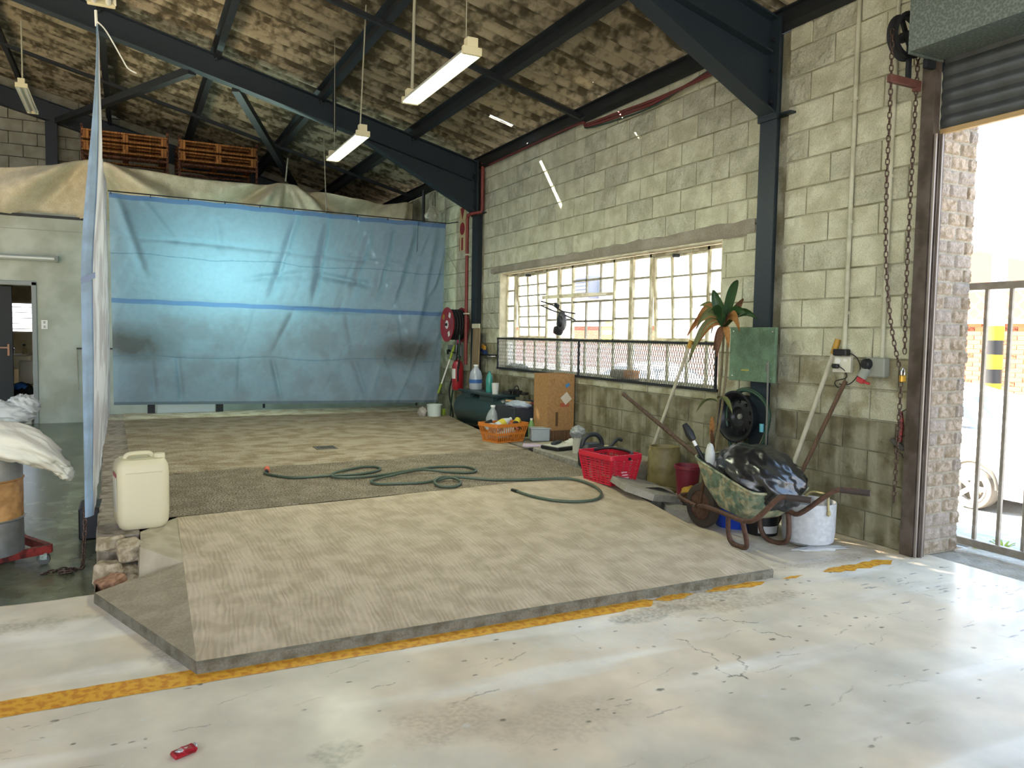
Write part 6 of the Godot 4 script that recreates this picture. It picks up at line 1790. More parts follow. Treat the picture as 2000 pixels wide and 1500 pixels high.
func clutter() -> void:
	var t: Node3D
	var g: G
	mat("clearplastic", "dfe6ea", 0.12, {"alpha": 0.35})
	mat("cloudyplastic", "cfd5d6", 0.35, {"back": "707474"})
	# small white bucket with a rag
	t = thing("white_pail", "small white bucket at the far end of the deck beside the blue tarpaulin", "bucket", Vector3(-0.6, 0.2, -9.78))
	obj("pail", G.new().lathe([Vector2(0, 0), Vector2(0.09, 0), Vector2(0.1, 0.15), Vector2(0.108, 0.15), Vector2(0.108, 0.16), Vector2(0.096, 0.16), Vector2(0.085, 0.015), Vector2(0, 0.015)], 28), mat("pailwhite", "cdd6cf", 0.5), t)
	tag(obj("dirty_rag", G.new().blob(Vector3(-0.74, 0.245, -9.86), Vector3(0.05, 0.055, 0.07), 0.6, 3.0, 14, 24, 14, Basis(), true), mat("ragbeige", "b3aaa0", 0.9)), "crumpled beige rag beside the small white bucket", "rag")
	tag(obj("lime_sponge", G.new().box(Vector3(-0.44, 0.24, -9.85), Vector3(0.05, 0.1, 0.06), Basis(Vector3.UP, 0.3), 0.012), M.lime), "lime green bottle end standing behind the small white bucket", "bottle")
	# compressor
	t = thing("air_compressor", "dark green horizontal air tank standing between the deck and the wall", "air compressor", Vector3(-0.28, 0, -8.75))
	mat("tankgreen", "2e4344", 0.45, {"tex": T.mott, "s": 2.0, "det": T.fine, "ds": 4.0})
	obj("tank", G.new().lathe([Vector2(0, -0.72), Vector2(0.1, -0.71), Vector2(0.19, -0.66), Vector2(0.215, -0.58), Vector2(0.215, 0.58), Vector2(0.19, 0.66), Vector2(0.1, 0.71), Vector2(0, 0.72)], 32, Transform3D(Basis(Vector3.RIGHT, PI / 2), Vector3(0, 0.35, 0))), M.tankgreen, t)
	for z in [-0.45, 0.45]:
		for x in [-0.14, 0.14]:
			obj("foot", G.new().box(Vector3(x, 0.09, z), Vector3(0.05, 0.18, 0.06)), M.tankgreen, t)
	obj("top_plate", G.new().box(Vector3(0, 0.59, 0.0), Vector3(0.34, 0.03, 1.1), Basis(), 0.004), M.tankgreen, t)
	obj("saddle", G.new().box(Vector3(0, 0.55, 0.28), Vector3(0.3, 0.08, 0.4)).box(Vector3(0, 0.55, -0.32), Vector3(0.3, 0.08, 0.25)), M.tankgreen, t)
	# on its top
	var pb := thing("water_bottle", "large clear water bottle with a blue label on the green tank", "bottle", Vector3(-0.26, 0.605, -9.17))
	obj("body", G.new().lathe([Vector2(0, 0), Vector2(0.08, 0.0), Vector2(0.085, 0.02), Vector2(0.085, 0.17), Vector2(0.07, 0.23), Vector2(0.03, 0.28), Vector2(0.028, 0.3)], 24), mat("waterbottle", "c3ccd6", 0.15, {"alpha": 0.55}), pb)
	obj("label", G.new().lathe([Vector2(0.0865, 0.08), Vector2(0.0865, 0.13)], 24), mat("labelblue", "35609f", 0.5), pb)
	obj("cap", G.new().lathe([Vector2(0.032, 0.3), Vector2(0.032, 0.32), Vector2(0, 0.32)], 14), M.white, pb)
	bottle("green_bottle", "translucent turquoise bottle on the green tank", Vector3(-0.32, 0.605, -8.62), [Vector2(0, 0), Vector2(0.04, 0), Vector2(0.045, 0.03), Vector2(0.04, 0.1), Vector2(0.044, 0.14), Vector2(0.035, 0.2), Vector2(0.015, 0.24)], mat("teal", "3f9c95", 0.2, {"alpha": 0.75}), mat("tealcap", "2c6f6a", 0.4), 0.017, 0.24)
	t = thing("paper_cup", "white paper cup on the front end of the green tank", "cup", Vector3(-0.36, 0.605, -8.36))
	obj("cup", G.new().lathe([Vector2(0, 0), Vector2(0.035, 0), Vector2(0.045, 0.13), Vector2(0.048, 0.13), Vector2(0.043, 0.125), Vector2(0.033, 0.01), Vector2(0, 0.01)], 22), mat("cupwhite", "d8d9d3", 0.6, {"tex": T.spot, "s": 8.0}), t)
	t = thing("clamp_pile", "black metal clamps and cables heaped on the green tank", "clamps", Vector3(-0.16, 0.605, -8.22))
	for q in [[-0.08, 0.02, -0.05, 0.1, 0.04, 0.07], [0.02, 0.025, 0.02, 0.08, 0.05, 0.1], [0.08, 0.015, 0.1, 0.1, 0.03, 0.06], [-0.04, 0.055, 0.03, 0.12, 0.025, 0.05]]:
		obj("clamp", G.new().box(Vector3(q[0], q[1], q[2]), Vector3(q[3], q[4], q[5]), Basis(Vector3.UP, q[0] * 9.0), 0.006), M.blackrubber, t)
	obj("cable", G.new().tube(curve([Vector3(-0.1, 0.01, 0.12), Vector3(-0.05, 0.09, 0.08), Vector3(0.03, 0.1, 0.0), Vector3(0.1, 0.01, -0.08)], 6), 0.006, 6), M.blackrubber, t)
	# shelf of oddments behind the basket: a dark crate with tools and sheets on it
	t = thing("tool_crate", "dark crate heaped with tools between the green tank and the cardboard box", "crate", Vector3(-0.3, 0, -7.72))
	obj("crate", G.new().box(Vector3(0, 0.26, 0), Vector3(0.5, 0.52, 0.5), Basis(), 0.01), mat("cratedark", "2b2f36", 0.7), t)
	for q in [[-0.1, 0.53, 0.0, 0.4, "c8c4b4"], [0.05, 0.545, 0.1, 0.35, "7d3036"], [-0.05, 0.55, -0.12, 0.45, "c9a37a"], [0.1, 0.56, 0.0, 0.4, "2e3034"]]:
		obj("tool", G.new().bar(Vector3(q[0], q[1], q[2] - q[3] / 2), Vector3(q[0] + 0.08, q[1] + 0.01, q[2] + q[3] / 2), 0.03, 0.02), mat("tool" + q[4], q[4], 0.6), t)
	obj("plastic_sheet", G.new().blob(Vector3(-0.12, 0.54, 0.08), Vector3(0.09, 0.03, 0.15), 0.7, 3.0, 9, 24, 10, Basis(), true), mat("sheetpale", "a8b3c2", 0.4), t)
	# jugs in front of the crate
	for k in 2:
		var j := thing("water_jug", ["empty clear water jug with a white cap behind the orange basket", "empty clear water jug with a blue cap behind the orange basket"][k], "bottle", Vector3(-0.58, 0.2, -7.95 + 0.24 * k) + Vector3(0.13 * k, 0, 0), "empty water jugs")
		obj("body", G.new().lathe([Vector2(0, 0), Vector2(0.075, 0.0), Vector2(0.08, 0.02), Vector2(0.08, 0.16), Vector2(0.06, 0.22), Vector2(0.025, 0.27), Vector2(0.025, 0.29)], 22), M.clearplastic, j)
		obj("cap", G.new().lathe([Vector2(0.028, 0.29), Vector2(0.028, 0.31), Vector2(0, 0.31)], 12), M.white if k == 0 else M.labelblue, j)
	t = thing("plank_shelf", "grey board bridging the gap beside the deck, carrying jugs and papers", "board", Vector3(-0.42, 0.18, -7.4))
	obj("board", G.new().box(Vector3(0.02, 0, 0), Vector3(0.72, 0.035, 1.35), Basis(), 0.004), M.slabgrey, t)
	for z in [-0.5, 0.5]:
		obj("support", G.new().box(Vector3(0.05, -0.1, z), Vector3(0.3, 0.165, 0.2)), M.slabgrey, t)
	t = thing("grey_tub", "pale grey plastic tub beside the orange basket", "tub", Vector3(-0.42, 0.2, -7.12))
	obj("tub", G.new().box(Vector3(0, 0.07, 0), Vector3(0.2, 0.14, 0.16), Basis(Vector3.UP, -0.3), 0.012), mat("tubgrey", "a2a9ae", 0.5), t)
	obj("lip", G.new().box(Vector3(0, 0.137, 0), Vector3(0.215, 0.012, 0.175), Basis(Vector3.UP, -0.3), 0.004), M.tubgrey, t)
	bottle("spray_bottle", "small green and white bottle standing behind the grey tub", Vector3(-0.38, 0.2, -7.38), [Vector2(0, 0), Vector2(0.035, 0), Vector2(0.035, 0.13), Vector2(0.015, 0.19)], mat("bottlegreen", "7aa25c", 0.4), M.white, 0.014, 0.19)
	# orange basket and what lies in it
	t = thing("orange_basket", "orange plastic shopping basket full of bottles on the deck's edge", "basket", Vector3(-0.79, 0.2, -7.24), "", 0.22)
	basket(t, Vector2(0.165, 0.12), Vector2(0.215, 0.155), 0.2, mat("basketorange", "c9762a", 0.45), true)
	t = thing("sauce_bottle", "clear bottle with a yellow label lying in the orange basket", "bottle", Vector3(-0.80, 0.39, -7.2), "", 0.35)
	var lie := Transform3D(Basis(Vector3.BACK, -1.25), Vector3(-0.03, 0, 0))
	obj("body", G.new().lathe([Vector2(0, -0.1), Vector2(0.045, -0.095), Vector2(0.048, 0.03), Vector2(0.03, 0.08), Vector2(0.015, 0.12)], 20, lie), M.cloudyplastic, t)
	obj("label", G.new().lathe([Vector2(0.0495, -0.05), Vector2(0.0495, 0.02)], 20, lie), mat("labelyellow", "c9b83a", 0.5), t)
	obj("cap", G.new().lathe([Vector2(0.017, 0.12), Vector2(0.017, 0.14), Vector2(0, 0.14)], 12, lie), M.white, t)
	t = thing("trigger_spray", "black and white trigger spray bottle in the orange basket", "bottle", Vector3(-0.95, 0.36, -7.22))
	obj("body", G.new().blob(Vector3(0, 0, 0), Vector3(0.06, 0.04, 0.05), 0.1, 2.0, 3), M.cloudyplastic, t)
	obj("trigger", G.new().box(Vector3(-0.02, 0.05, 0), Vector3(0.08, 0.03, 0.025), Basis(Vector3.BACK, 0.3), 0.005).box(Vector3(0.01, 0.03, 0.0), Vector3(0.02, 0.05, 0.02)), M.black, t)
	t = thing("yellow_canister", "yellow and black canister in the orange basket", "canister", Vector3(-0.64, 0.37, -7.24), "", 0.3)
	obj("body", G.new().tube([Vector3(-0.06, -0.03, 0.03), Vector3(0.05, 0.05, -0.02)], 0.032, 14), M.black, t)
	obj("band", G.new().tube([Vector3(0.0, 0.014, 0.003), Vector3(0.045, 0.046, -0.018)], 0.0335, 14), M.labelyellow, t)
	t = thing("clear_bottles", "clear plastic bottles filling the bottom of the orange basket", "bottle", Vector3(-0.8, 0.2, -7.25))
	for k in 3:
		obj("bottle", G.new().tube([Vector3(-0.12, 0.06 + 0.05 * (k % 2), -0.07 + 0.07 * k), Vector3(0.1, 0.06 + 0.03 * k, -0.06 + 0.06 * k)], 0.04, 14), M.cloudyplastic, t)
	for k in 2:
		obj("pen", G.new().tube([Vector3(0.06 + 0.04 * k, 0.2, 0.06), Vector3(0.1 + 0.04 * k, 0.14, 0.18)], 0.006, 6), M.black if k else mat("penpink", "c7707c", 0.5), t)
	# cardboard box
	t = thing("cardboard_box", "tall open brown cardboard box against the wall under the window", "cardboard box", Vector3(-0.19, 0.31, -7.23))
	mat("card", "a87f50", 0.85, {"tex": T.fine, "s": 1.0})
	mat("cardin", "9c7447", 0.9)
	var W := 0.32; var D := 0.31; var H := 0.60
	for q in [[0, D / 2, W, 0], [0, -D / 2, W, 0], [W / 2, 0, D, 1], [-W / 2, 0, D, 1]]:
		obj("side", G.new().box(Vector3(q[0], H / 2, q[1]), Vector3(0.006, H, q[2]) if q[3] else Vector3(q[2], H, 0.006)), M.card, t)
	obj("bottom", G.new().box(Vector3(0, 0.004, 0), Vector3(W, 0.006, D)), M.cardin, t)
	obj("fragile_label", G.new().box(Vector3(0.06, 0.34, D / 2 + 0.004), Vector3(0.1, 0.1, 0.002), Basis(Vector3.BACK, 0.7)), mat("labeldiamond", "cfc4b2", 0.7), t)
	obj("red_print", G.new().box(Vector3(0.04, 0.27, D / 2 + 0.0035), Vector3(0.11, 0.04, 0.001)), mat("printred", "a8573a", 0.8), t)
	obj("blue_sticker", G.new().box(Vector3(0.075, 0.48, D / 2 + 0.004), Vector3(0.05, 0.035, 0.002), Basis(Vector3.BACK, 0.5)), mat("stickerblue", "3d7fb5", 0.6), t)
	for q in [[-0.1, 0.54, 0.04, 0.012], [-0.115, 0.505, 0.012, 0.06], [-0.09, 0.52, 0.012, 0.05], [-0.05, 0.12, 0.03, 0.15]]:
		obj("print", G.new().box(Vector3(q[0], q[1], D / 2 + 0.0035), Vector3(q[2], q[3], 0.001)), mat("printbrown", "5b4028", 0.8) if q[3] > 0.1 else mat("printfaint", "97703f", 0.8), t)
	tag(obj("box_plinth", G.new().box(Vector3(-0.19, 0.254, -7.23), Vector3(0.36, 0.112, 0.36), Basis(), 0.006), M.woodbrown), "low wooden block under the cardboard box", "block")
	# papers, books, pipe on the slab by the wall
	t = thing("wall_slab", "low concrete slab between the deck and the block wall", "slab", Vector3(-0.47, 0, -5.98))
	obj("slab", G.new().box(Vector3(0, 0.12, 0), Vector3(0.72, 0.24, 1.05), Basis(), 0.012), M.slabgrey, t)
	t = thing("papers", "pink folder lying at the edge of the deck behind the orange basket", "folder", Vector3(-0.73, 0.235, -6.62), "", -0.5)
	obj("folder", G.new().box(Vector3.ZERO, Vector3(0.26, 0.012, 0.16), Basis(), 0.002), mat("folderpink", "c5b0c4", 0.7), t)
	t = thing("notebook", "beige envelope lying beside the pink folder", "envelope", Vector3(-0.56, 0.235, -6.66), "", 0.3)
	obj("cover", G.new().box(Vector3.ZERO, Vector3(0.24, 0.014, 0.18), Basis(), 0.002), mat("coverbeige", "a59b80", 0.8), t)
	t = thing("pamphlet_stack", "white papers on a black tray near the standing pipe", "papers", Vector3(-0.62, 0.245, -6.3), "", 0.25)
	obj("tray", G.new().box(Vector3(0, 0.015, 0), Vector3(0.34, 0.03, 0.24), Basis(), 0.004), M.black, t)
	obj("sheet", G.new().box(Vector3(0.0, 0.034, 0), Vector3(0.31, 0.006, 0.21)), mat("paperwhite", "cbc8bb", 0.8), t)
	obj("pen_case", G.new().box(Vector3(-0.02, 0.05, -0.06), Vector3(0.2, 0.025, 0.05), Basis(Vector3.UP, 0.5), 0.006), M.cratedark, t)
	tag(obj("paper_ball", G.new().blob(Vector3(-0.46, 0.28, -6.36), Vector3(0.07, 0.035, 0.06), 0.5, 3.0, 41, 22, 12, Basis(), true), M.paperwhite), "crumpled white paper between the papers and the standing pipe", "paper")
	t = thing("pvc_pipe", "short white pipe standing upright with plastic wrapped over its top", "pipe", Vector3(-0.62, 0.24, -6.02))
	obj("pipe", G.new().lathe([Vector2(0.045, 0), Vector2(0.045, 0.16), Vector2(0.04, 0.16), Vector2(0.04, 0.0)], 22), mat("pvc", "b3b0a1", 0.5), t)
	obj("plastic_wrap", G.new().blob(Vector3(0, 0.19, 0), Vector3(0.062, 0.05, 0.062), 0.45, 3.0, 15, 28, 16, Basis(), true), mat("wrapgrey", "8f9290", 0.3), t)
	tag(obj("dirty_cloth", G.new().blob(Vector3(-0.42, 0.27, -5.85), Vector3(0.12, 0.04, 0.1), 0.5, 3.0, 51, 28, 12, Basis(), true), mat("clothcream", "b9ae98", 0.95)), "crumpled cream cloth beside the standing pipe", "cloth")
	# watering can
	t = thing("watering_can", "black plastic watering can behind the red basket", "watering can", Vector3(-0.76, 0.2, -5.55), "", -0.1)
	mat("canblack", "26292b", 0.5)
	g = G.new()
	g.soft()
	var L := [[0.0, 0.85, 0.0], [0.02, 1.0, 0.0], [0.12, 1.0, 0.0], [0.17, 0.9, 0.0], [0.2, 0.7, 0.0]]
	for i in L.size() - 1:
		var P0 := rrect(0.24 * L[i][1], 0.15 * L[i][1], 0.06, 6)
		var P1 := rrect(0.24 * L[i + 1][1], 0.15 * L[i + 1][1], 0.05, 6)
		for k in P0.size():
			var l := (k + 1) % P0.size()
			g.qn(Vector3(P0[k].x, L[i][0], P0[k].y), Vector3(P0[l].x, L[i][0], P0[l].y), Vector3(P1[l].x, L[i + 1][0], P1[l].y), Vector3(P1[k].x, L[i + 1][0], P1[k].y), Vector3(P0[k].x, 0, P0[k].y))
	g.prism(rrect(0.168, 0.105, 0.04, 5), 0.004, Transform3D(Basis(Vector3.RIGHT, -PI / 2), Vector3(0, 0.197, 0)))
	obj("body", g, M.canblack, t)
	obj("handle", G.new().tube(curve([Vector3(-0.1, 0.17, 0), Vector3(-0.085, 0.23, 0), Vector3(-0.03, 0.272, 0), Vector3(0.04, 0.27, 0), Vector3(0.085, 0.22, 0), Vector3(0.09, 0.16, 0)], 6), 0.02, 10), M.canblack, t)
	obj("spout", G.new().tube(curve([Vector3(0.1, 0.08, 0), Vector3(0.17, 0.16, 0), Vector3(0.24, 0.225, 0), Vector3(0.285, 0.215, 0)], 5), 0.016, 10), M.canblack, t)
	# red basket
	t = thing("red_basket", "red plastic shopping basket with black handle standing on the ramp's edge", "basket", Vector3(-0.97, 0.188, -4.97), "", 0.1)
	basket(t, Vector2(0.115, 0.155), Vector2(0.15, 0.2), 0.235, mat("basketred", "c01f35", 0.4), false)
	obj("handle", G.new().tube(curve([Vector3(0.0, 0.215, 0.2), Vector3(0.08, 0.235, 0.17), Vector3(0.125, 0.24, 0.05), Vector3(0.125, 0.24, -0.1), Vector3(0.08, 0.235, -0.17), Vector3(0.0, 0.22, -0.2)], 5), 0.012, 8), M.black, t)
	obj("pivot", G.new().tube([Vector3(0.02, 0.205, 0.2), Vector3(0.02, 0.205, 0.218)], 0.012, 10), M.black, t)
	for k in 3:
		obj("printed_mark", G.new().box(Vector3(-0.01 + 0.012 * k, 0.1 - 0.022 * k, 0.186 - 0.004 * k), Vector3(0.055, 0.010, 0.004), Basis(Vector3.RIGHT, -0.19)), mat("markwhite", "d9a3a8", 0.5), t)
	# cloudy drum behind the red basket
	t = thing("plastic_drum", "dirty yellowish plastic drum of water against the wall under the window", "drum", Vector3(-0.2, 0, -5.28))
	obj("drum", G.new().lathe([Vector2(0, 0), Vector2(0.13, 0), Vector2(0.14, 0.03), Vector2(0.14, 0.33), Vector2(0.125, 0.36), Vector2(0.13, 0.385), Vector2(0.115, 0.385), Vector2(0.11, 0.35), Vector2(0, 0.34)], 28), mat("drumyellow", "857a52", 0.5, {"tex": T.dirt, "s": 1.0}), t)

func left_things() -> void:
	var t: Node3D
	var g: G
	# trolley with a steel drum
	t = thing("drum_trolley", "red steel trolley on castors carrying the steel drum", "trolley", Vector3(-5.02, 0, -4.72))
	mat("trolleyred", "8e2f28", 0.5, {"tex": T.rust, "s": 1.5})
	for q in [[Vector3(-0.32, 0.085, 0.16), Vector3(0.30, 0.085, -0.18)], [Vector3(-0.52, 0.085, -0.2), Vector3(0.1, 0.085, -0.54)], [Vector3(-0.32, 0.085, 0.16), Vector3(-0.52, 0.085, -0.2)], [Vector3(0.30, 0.085, -0.18), Vector3(0.1, 0.085, -0.54)]]:
		obj("frame_rail", G.new().bar(q[0], q[1], 0.03, 0.045), M.trolleyred, t)
	for q in [Vector3(0.27, 0, -0.17), Vector3(-0.28, 0, 0.13), Vector3(0.07, 0, -0.5)]:
		var c := Node3D.new()
		c.name = "castor"
		t.add_child(c, true)
		c.position = q
		obj("wheel", G.new().lathe([Vector2(0, -0.014), Vector2(0.03, -0.016), Vector2(0.034, 0.0), Vector2(0.03, 0.016), Vector2(0, 0.014)], 20, Transform3D(Basis(Vector3.RIGHT, PI / 2) , Vector3(0, 0.034, 0))), mat("castorgrey", "4f504d", 0.7), c)
		obj("fork", G.new().box(Vector3(0, 0.05, 0), Vector3(0.035, 0.035, 0.045)), M.galv, c)
	t = thing("steel_drum", "open galvanised steel drum with an orange band on the red trolley", "drum", Vector3(-5.05, 0.108, -4.86))
	mat("drumsteel", "8f9290", 0.4, {"metal": 0.6, "tex": T.mott, "s": 2.0})
	mat("drumorange", "bd9058", 0.5, {"tex": T.dirt, "s": 2.0, "metal": 0.1})
	for q in [[0.0, 0.19, "drumsteel"], [0.19, 0.40, "drumorange"], [0.40, 0.58, "drumsteel"]]:
		obj("shell", G.new().lathe([Vector2(0.215, q[0]), Vector2(0.215, q[1] - 0.012), Vector2(0.223, q[1] - 0.006), Vector2(0.215, q[1])], 40), M[q[2]], t)
	obj("bottom", G.new().lathe([Vector2(0, 0.0), Vector2(0.215, 0.0), Vector2(0.215, 0.004), Vector2(0, 0.004)], 32), M.drumsteel, t)
	obj("top_rim", G.new().tube(arc(Vector3(0, 0.58, 0), Vector3.RIGHT, Vector3.BACK, 0.217, 0, TAU * 0.999, 40), 0.008, 7), M.drumsteel, t)
	# sacks
	var nz := nz_(1.0, 61, FastNoiseLite.TYPE_SIMPLEX_SMOOTH, 2)
	var rd := nz_(1.0, 62, FastNoiseLite.TYPE_SIMPLEX_SMOOTH, 3)
	rd.fractal_type = FastNoiseLite.FRACTAL_RIDGED
	mat("sackwhite", "dedbc9", 0.5, {"back": "6c6a60"})
	t = thing("white_sack", "crumpled white woven sack flopped over the steel drum", "sack", Vector3(-4.87, 0.70, -4.78))
	var f := func(u: float, v: float) -> Vector3:
		var a := TAU * u; var e := PI * (v - 0.5)
		var d := Vector3(cos(a) * cos(e), sin(e), sin(a) * cos(e))
		var r := 1.0 + 0.22 * nz.get_noise_3d(d.x * 1.5, d.y * 1.5, d.z * 1.5) + 0.12 * rd.get_noise_3d(d.x * 1.7, d.y * 2.2, d.z * 1.7)
		var p := d * Vector3(0.25, 0.10, 0.18) * r
		p.y -= 0.9 * maxf(0.0, p.x - 0.05) * maxf(0.0, p.x + 0.1) * 1.6 + 0.22 * p.x
		return p
	obj("cloth", G.new().grid(60, 36, f, true), M.sackwhite, t)
	obj("torn_corner", G.new().blob(Vector3(0.235, -0.155, 0.03), Vector3(0.035, 0.05, 0.05), 0.6, 2.5, 9, 20, 12, Basis(Vector3.BACK, 0.5), true), M.sackwhite, t)
	t = thing("clear_bag", "cloudy plastic bag crumpled behind the white sack", "bag", Vector3(-4.93, 0.86, -4.9))
	obj("bag", G.new().blob(Vector3(0.0, -0.02, 0), Vector3(0.13, 0.06, 0.1), 0.4, 2.5, 19, 36, 20, Basis(), true), mat("bagcloudy", "c2c6c2", 0.35, {"back": "7a7c7a"}), t)
	obj("twist", G.new().blob(Vector3(0.1, 0.02, 0.0), Vector3(0.06, 0.05, 0.05), 0.6, 2.5, 29, 30, 16, Basis(), true), M.bagcloudy, t)
	obj("spread", G.new().blob(Vector3(-0.2, -0.04, 0.05), Vector3(0.22, 0.05, 0.15), 0.35, 2.5, 39, 30, 16, Basis(), true), M.bagcloudy, t)
	# chain from the sheet to the floor
	var link := meshof(G.new().tube(curve([Vector3(0.008, 0.012, 0), Vector3(0.0, 0.02, 0), Vector3(-0.008, 0.012, 0), Vector3(-0.008, -0.012, 0), Vector3(0, -0.02, 0), Vector3(0.008, -0.012, 0)], 2, true), 0.0045, 5, true))
	t = thing("weight_chain", "rusty chain hanging from the side sheet and trailing over the floor", "chain")
	chain(t, link, [Vector3(-4.535, 0.33, -4.66), Vector3(-4.54, 0.2, -4.66), Vector3(-4.55, 0.06, -4.67), Vector3(-4.56, 0.012, -4.69), Vector3(-4.62, 0.01, -4.7), Vector3(-4.66, 0.012, -4.66), Vector3(-4.6, 0.018, -4.64), Vector3(-4.63, 0.01, -4.72), Vector3(-4.72, 0.01, -4.68), Vector3(-4.76, 0.01, -4.66)], 0.031)
	tag(obj("black_crate", G.new().box(Vector3(-4.545, 0.1, -5.5), Vector3(0.12, 0.2, 0.28), Basis(), 0.01), M.black), "black box standing on the floor under the hanging side sheet", "box")
	tag(obj("support_post", G.new().box(Vector3(-4.6, 0.17, -10.35), Vector3(0.06, 0.34, 0.06), Basis(), 0.004), M.steel_dark), "dark steel foot at the far bottom corner of the side sheet", "post")
	# low white panel seen under the tarpaulin
	t = thing("low_screen", "low white screen between two black blocks under the blue tarpaulin", "screen", Vector3(-3.62, 0.2, -11.2))
	obj("panel", G.new().box(Vector3(0, 0.08, 0), Vector3(0.72, 0.16, 0.02)), mat("panelwhite", "cfd3cf", 0.5), t)
	for x in [-0.43, 0.42]:
		obj("block", G.new().box(Vector3(x, 0.07, 0), Vector3(0.09, 0.14, 0.06)), M.black, t)

func outside() -> void:
	var t: Node3D
	var g: G
	mat("tar", "a6a39c", 0.95, {"tex": T.mott, "s": 0.4, "world": true, "det": T.fine, "ds": 1.0})
	mat("paving", "aeb0b2", 0.9, {"tex": T.mott, "s": 0.8, "world": true, "nrm": T.nrough, "ns": 0.5})
	# ground: sloping apron, street, far verge
	g = G.new()
	g.qn(Vector3(0.54, -0.02, -60), Vector3(0.54, -0.02, 40), Vector3(1.6, -0.12, 40), Vector3(1.6, -0.12, -60), Vector3.UP)
	struct("floor_pavement", g, M.paving)
	g = G.new()
	g.qn(Vector3(1.6, -0.12, -60), Vector3(1.6, -0.12, 40), Vector3(3.0, -0.5, 40), Vector3(3.0, -0.5, -60), Vector3.UP)
	g.qn(Vector3(3.0, -0.5, -60), Vector3(3.0, -0.5, 40), Vector3(8.0, -0.5, 40), Vector3(8.0, -0.5, -60), Vector3.UP)
	g.qn(Vector3(8.0, -0.5, -60), Vector3(8.0, -0.5, 40), Vector3(11.9, 0.15, 40), Vector3(11.9, 0.15, -60), Vector3.UP)
	g.qn(Vector3(11.9, 0.15, -60), Vector3(11.9, 0.15, 40), Vector3(40, 0.15, 40), Vector3(40, 0.15, -60), Vector3.UP)
	g.qn(Vector3(-30, -0.03, 6.0), Vector3(0.54, -0.03, 6.0), Vector3(0.54, -0.03, 40), Vector3(-30, -0.03, 40), Vector3.UP)
	struct("floor_street", g, M.tar)
	# kerb slabs just outside the door
	var sl := thing("kerb_slabs", "row of grey concrete kerb slabs outside the gate", "kerb", Vector3(0.75, -0.02, -4.0))
	for k in 8:
		obj("slab", G.new().box(Vector3(0.02 * (k % 2), -0.01, k * 0.62), Vector3(0.36, 0.06, 0.6), Basis(), 0.008), M.paving, sl)
	for q in [[0.55, -3.02, 0.1], [0.6, -2.88, 0.16], [1.0, -2.95, 0.08]]:
		t = thing("weed", ["tuft of yellow-green weed at the foot of the brick reveal", "taller weed growing by the gate's bottom rail", "small weed in the joint of the kerb slabs"][[0.1, 0.16, 0.08].find(q[2])], "weed", Vector3(q[0], -0.02, q[1]), "weeds by the gate")
		for k in 9:
			var a := k * 0.7
			leaf(t, Vector3.ZERO, Vector3(cos(a) * 0.5, 1, sin(a) * 0.5), q[2], 0.018, 0.4, mat("weedlime", "9aa83c", 0.6, {"back": "303810"}))
	# steel gate
	t = thing("bar_gate", "cream steel bar gate standing across the doorway outside", "gate", Vector3(0.42, 0, -3.2))
	mat("gatesteel", "968e82", 0.5, {"tex": T.mott, "s": 1.5})
	obj("rail", G.new().box(Vector3(0, 1.665, 1.9), Vector3(0.04, 0.045, 3.8), Basis(), 0.003), M.gatesteel, t)
	obj("rail", G.new().box(Vector3(0, 0.06, 1.9), Vector3(0.04, 0.045, 3.8), Basis(), 0.003), M.gatesteel, t)
	var bm := meshof(G.new().box(Vector3.ZERO, Vector3(0.022, 1.56, 0.022), Basis(), 0.002))
	for k in 25:
		inst("bar", bm, M.gatesteel, t, Transform3D(Basis(), Vector3(0, 0.865, 0.1 + 0.148 * k)))
	# brick boundary wall across the street: real bricks in the stretch seen through the gate
	mat("brickmortar", "c9b6a2", 0.95)
	mat("brickface", "a85d40", 0.9, {"tex": ntex(0.05, "8d7a6a", "ffffff", 151, 256, 3, 0.3, 0.7), "s": 1.6, "world": true})
	mat("brickface_b", "bb7048", 0.9)
	mat("brickface_c", "96503c", 0.9)
	var w := struct("wall_street", G.new().box(Vector3(12.12, 0.75, -18.0), Vector3(0.2, 1.9, 50.0)), M.brickmortar)
	var bk := meshof(G.new().box(Vector3.ZERO, Vector3(0.03, 0.085, 0.29), Basis(), 0.004))
	for r in 17:
		for k in 9:
			inst("brick", bk, [M.brickface, M.brickface_b, M.brickface_c][(r * 5 + k * 7 + (r * k) % 3) % 3], w, Transform3D(Basis(), Vector3(12.015, 0.2 + r * 0.095, -11.6 + k * 0.3 + (0.15 if r % 2 else 0.0))))
	g = G.new()
	for r in 17:
		for k in 110:
			g.box(Vector3(12.015, 0.2 + r * 0.095, -12.0 - k * 0.3 + (0.15 if r % 2 else 0.0)), Vector3(0.03, 0.083, 0.288))
	setkind(obj("brick_courses", g, M.brickface, w), "stuff")
	obj("coping", G.new().box(Vector3(12.1, 1.78, -18.0), Vector3(0.34, 0.09, 50.0)), mat("coping", "d8d2c4", 0.9), w)
	# lattice screen and gable behind that wall
	t = thing("lattice_screen", "terracotta lattice screen on top of the street wall", "screen", Vector3(12.1, 1.83, -10.5))
	for k in 22:
		for s in [-1, 1]:
			obj("lath", G.new().bar(Vector3(0.02 * s, 0.0, -3.0 + 0.3 * k - 0.3 * s), Vector3(0.02 * s, 0.6, -3.0 + 0.3 * k + 0.3 * s), 0.03, 0.02, Vector3.RIGHT), mat("lath", "d39a78", 0.8), t)
	obj("top_rail", G.new().box(Vector3(0, 0.63, 0.3), Vector3(0.08, 0.07, 7.4)), M.coping, t)
	t = thing("brick_house", "brick gabled house behind the lattice screen", "house", Vector3(16.0, 0.15, -12.0))
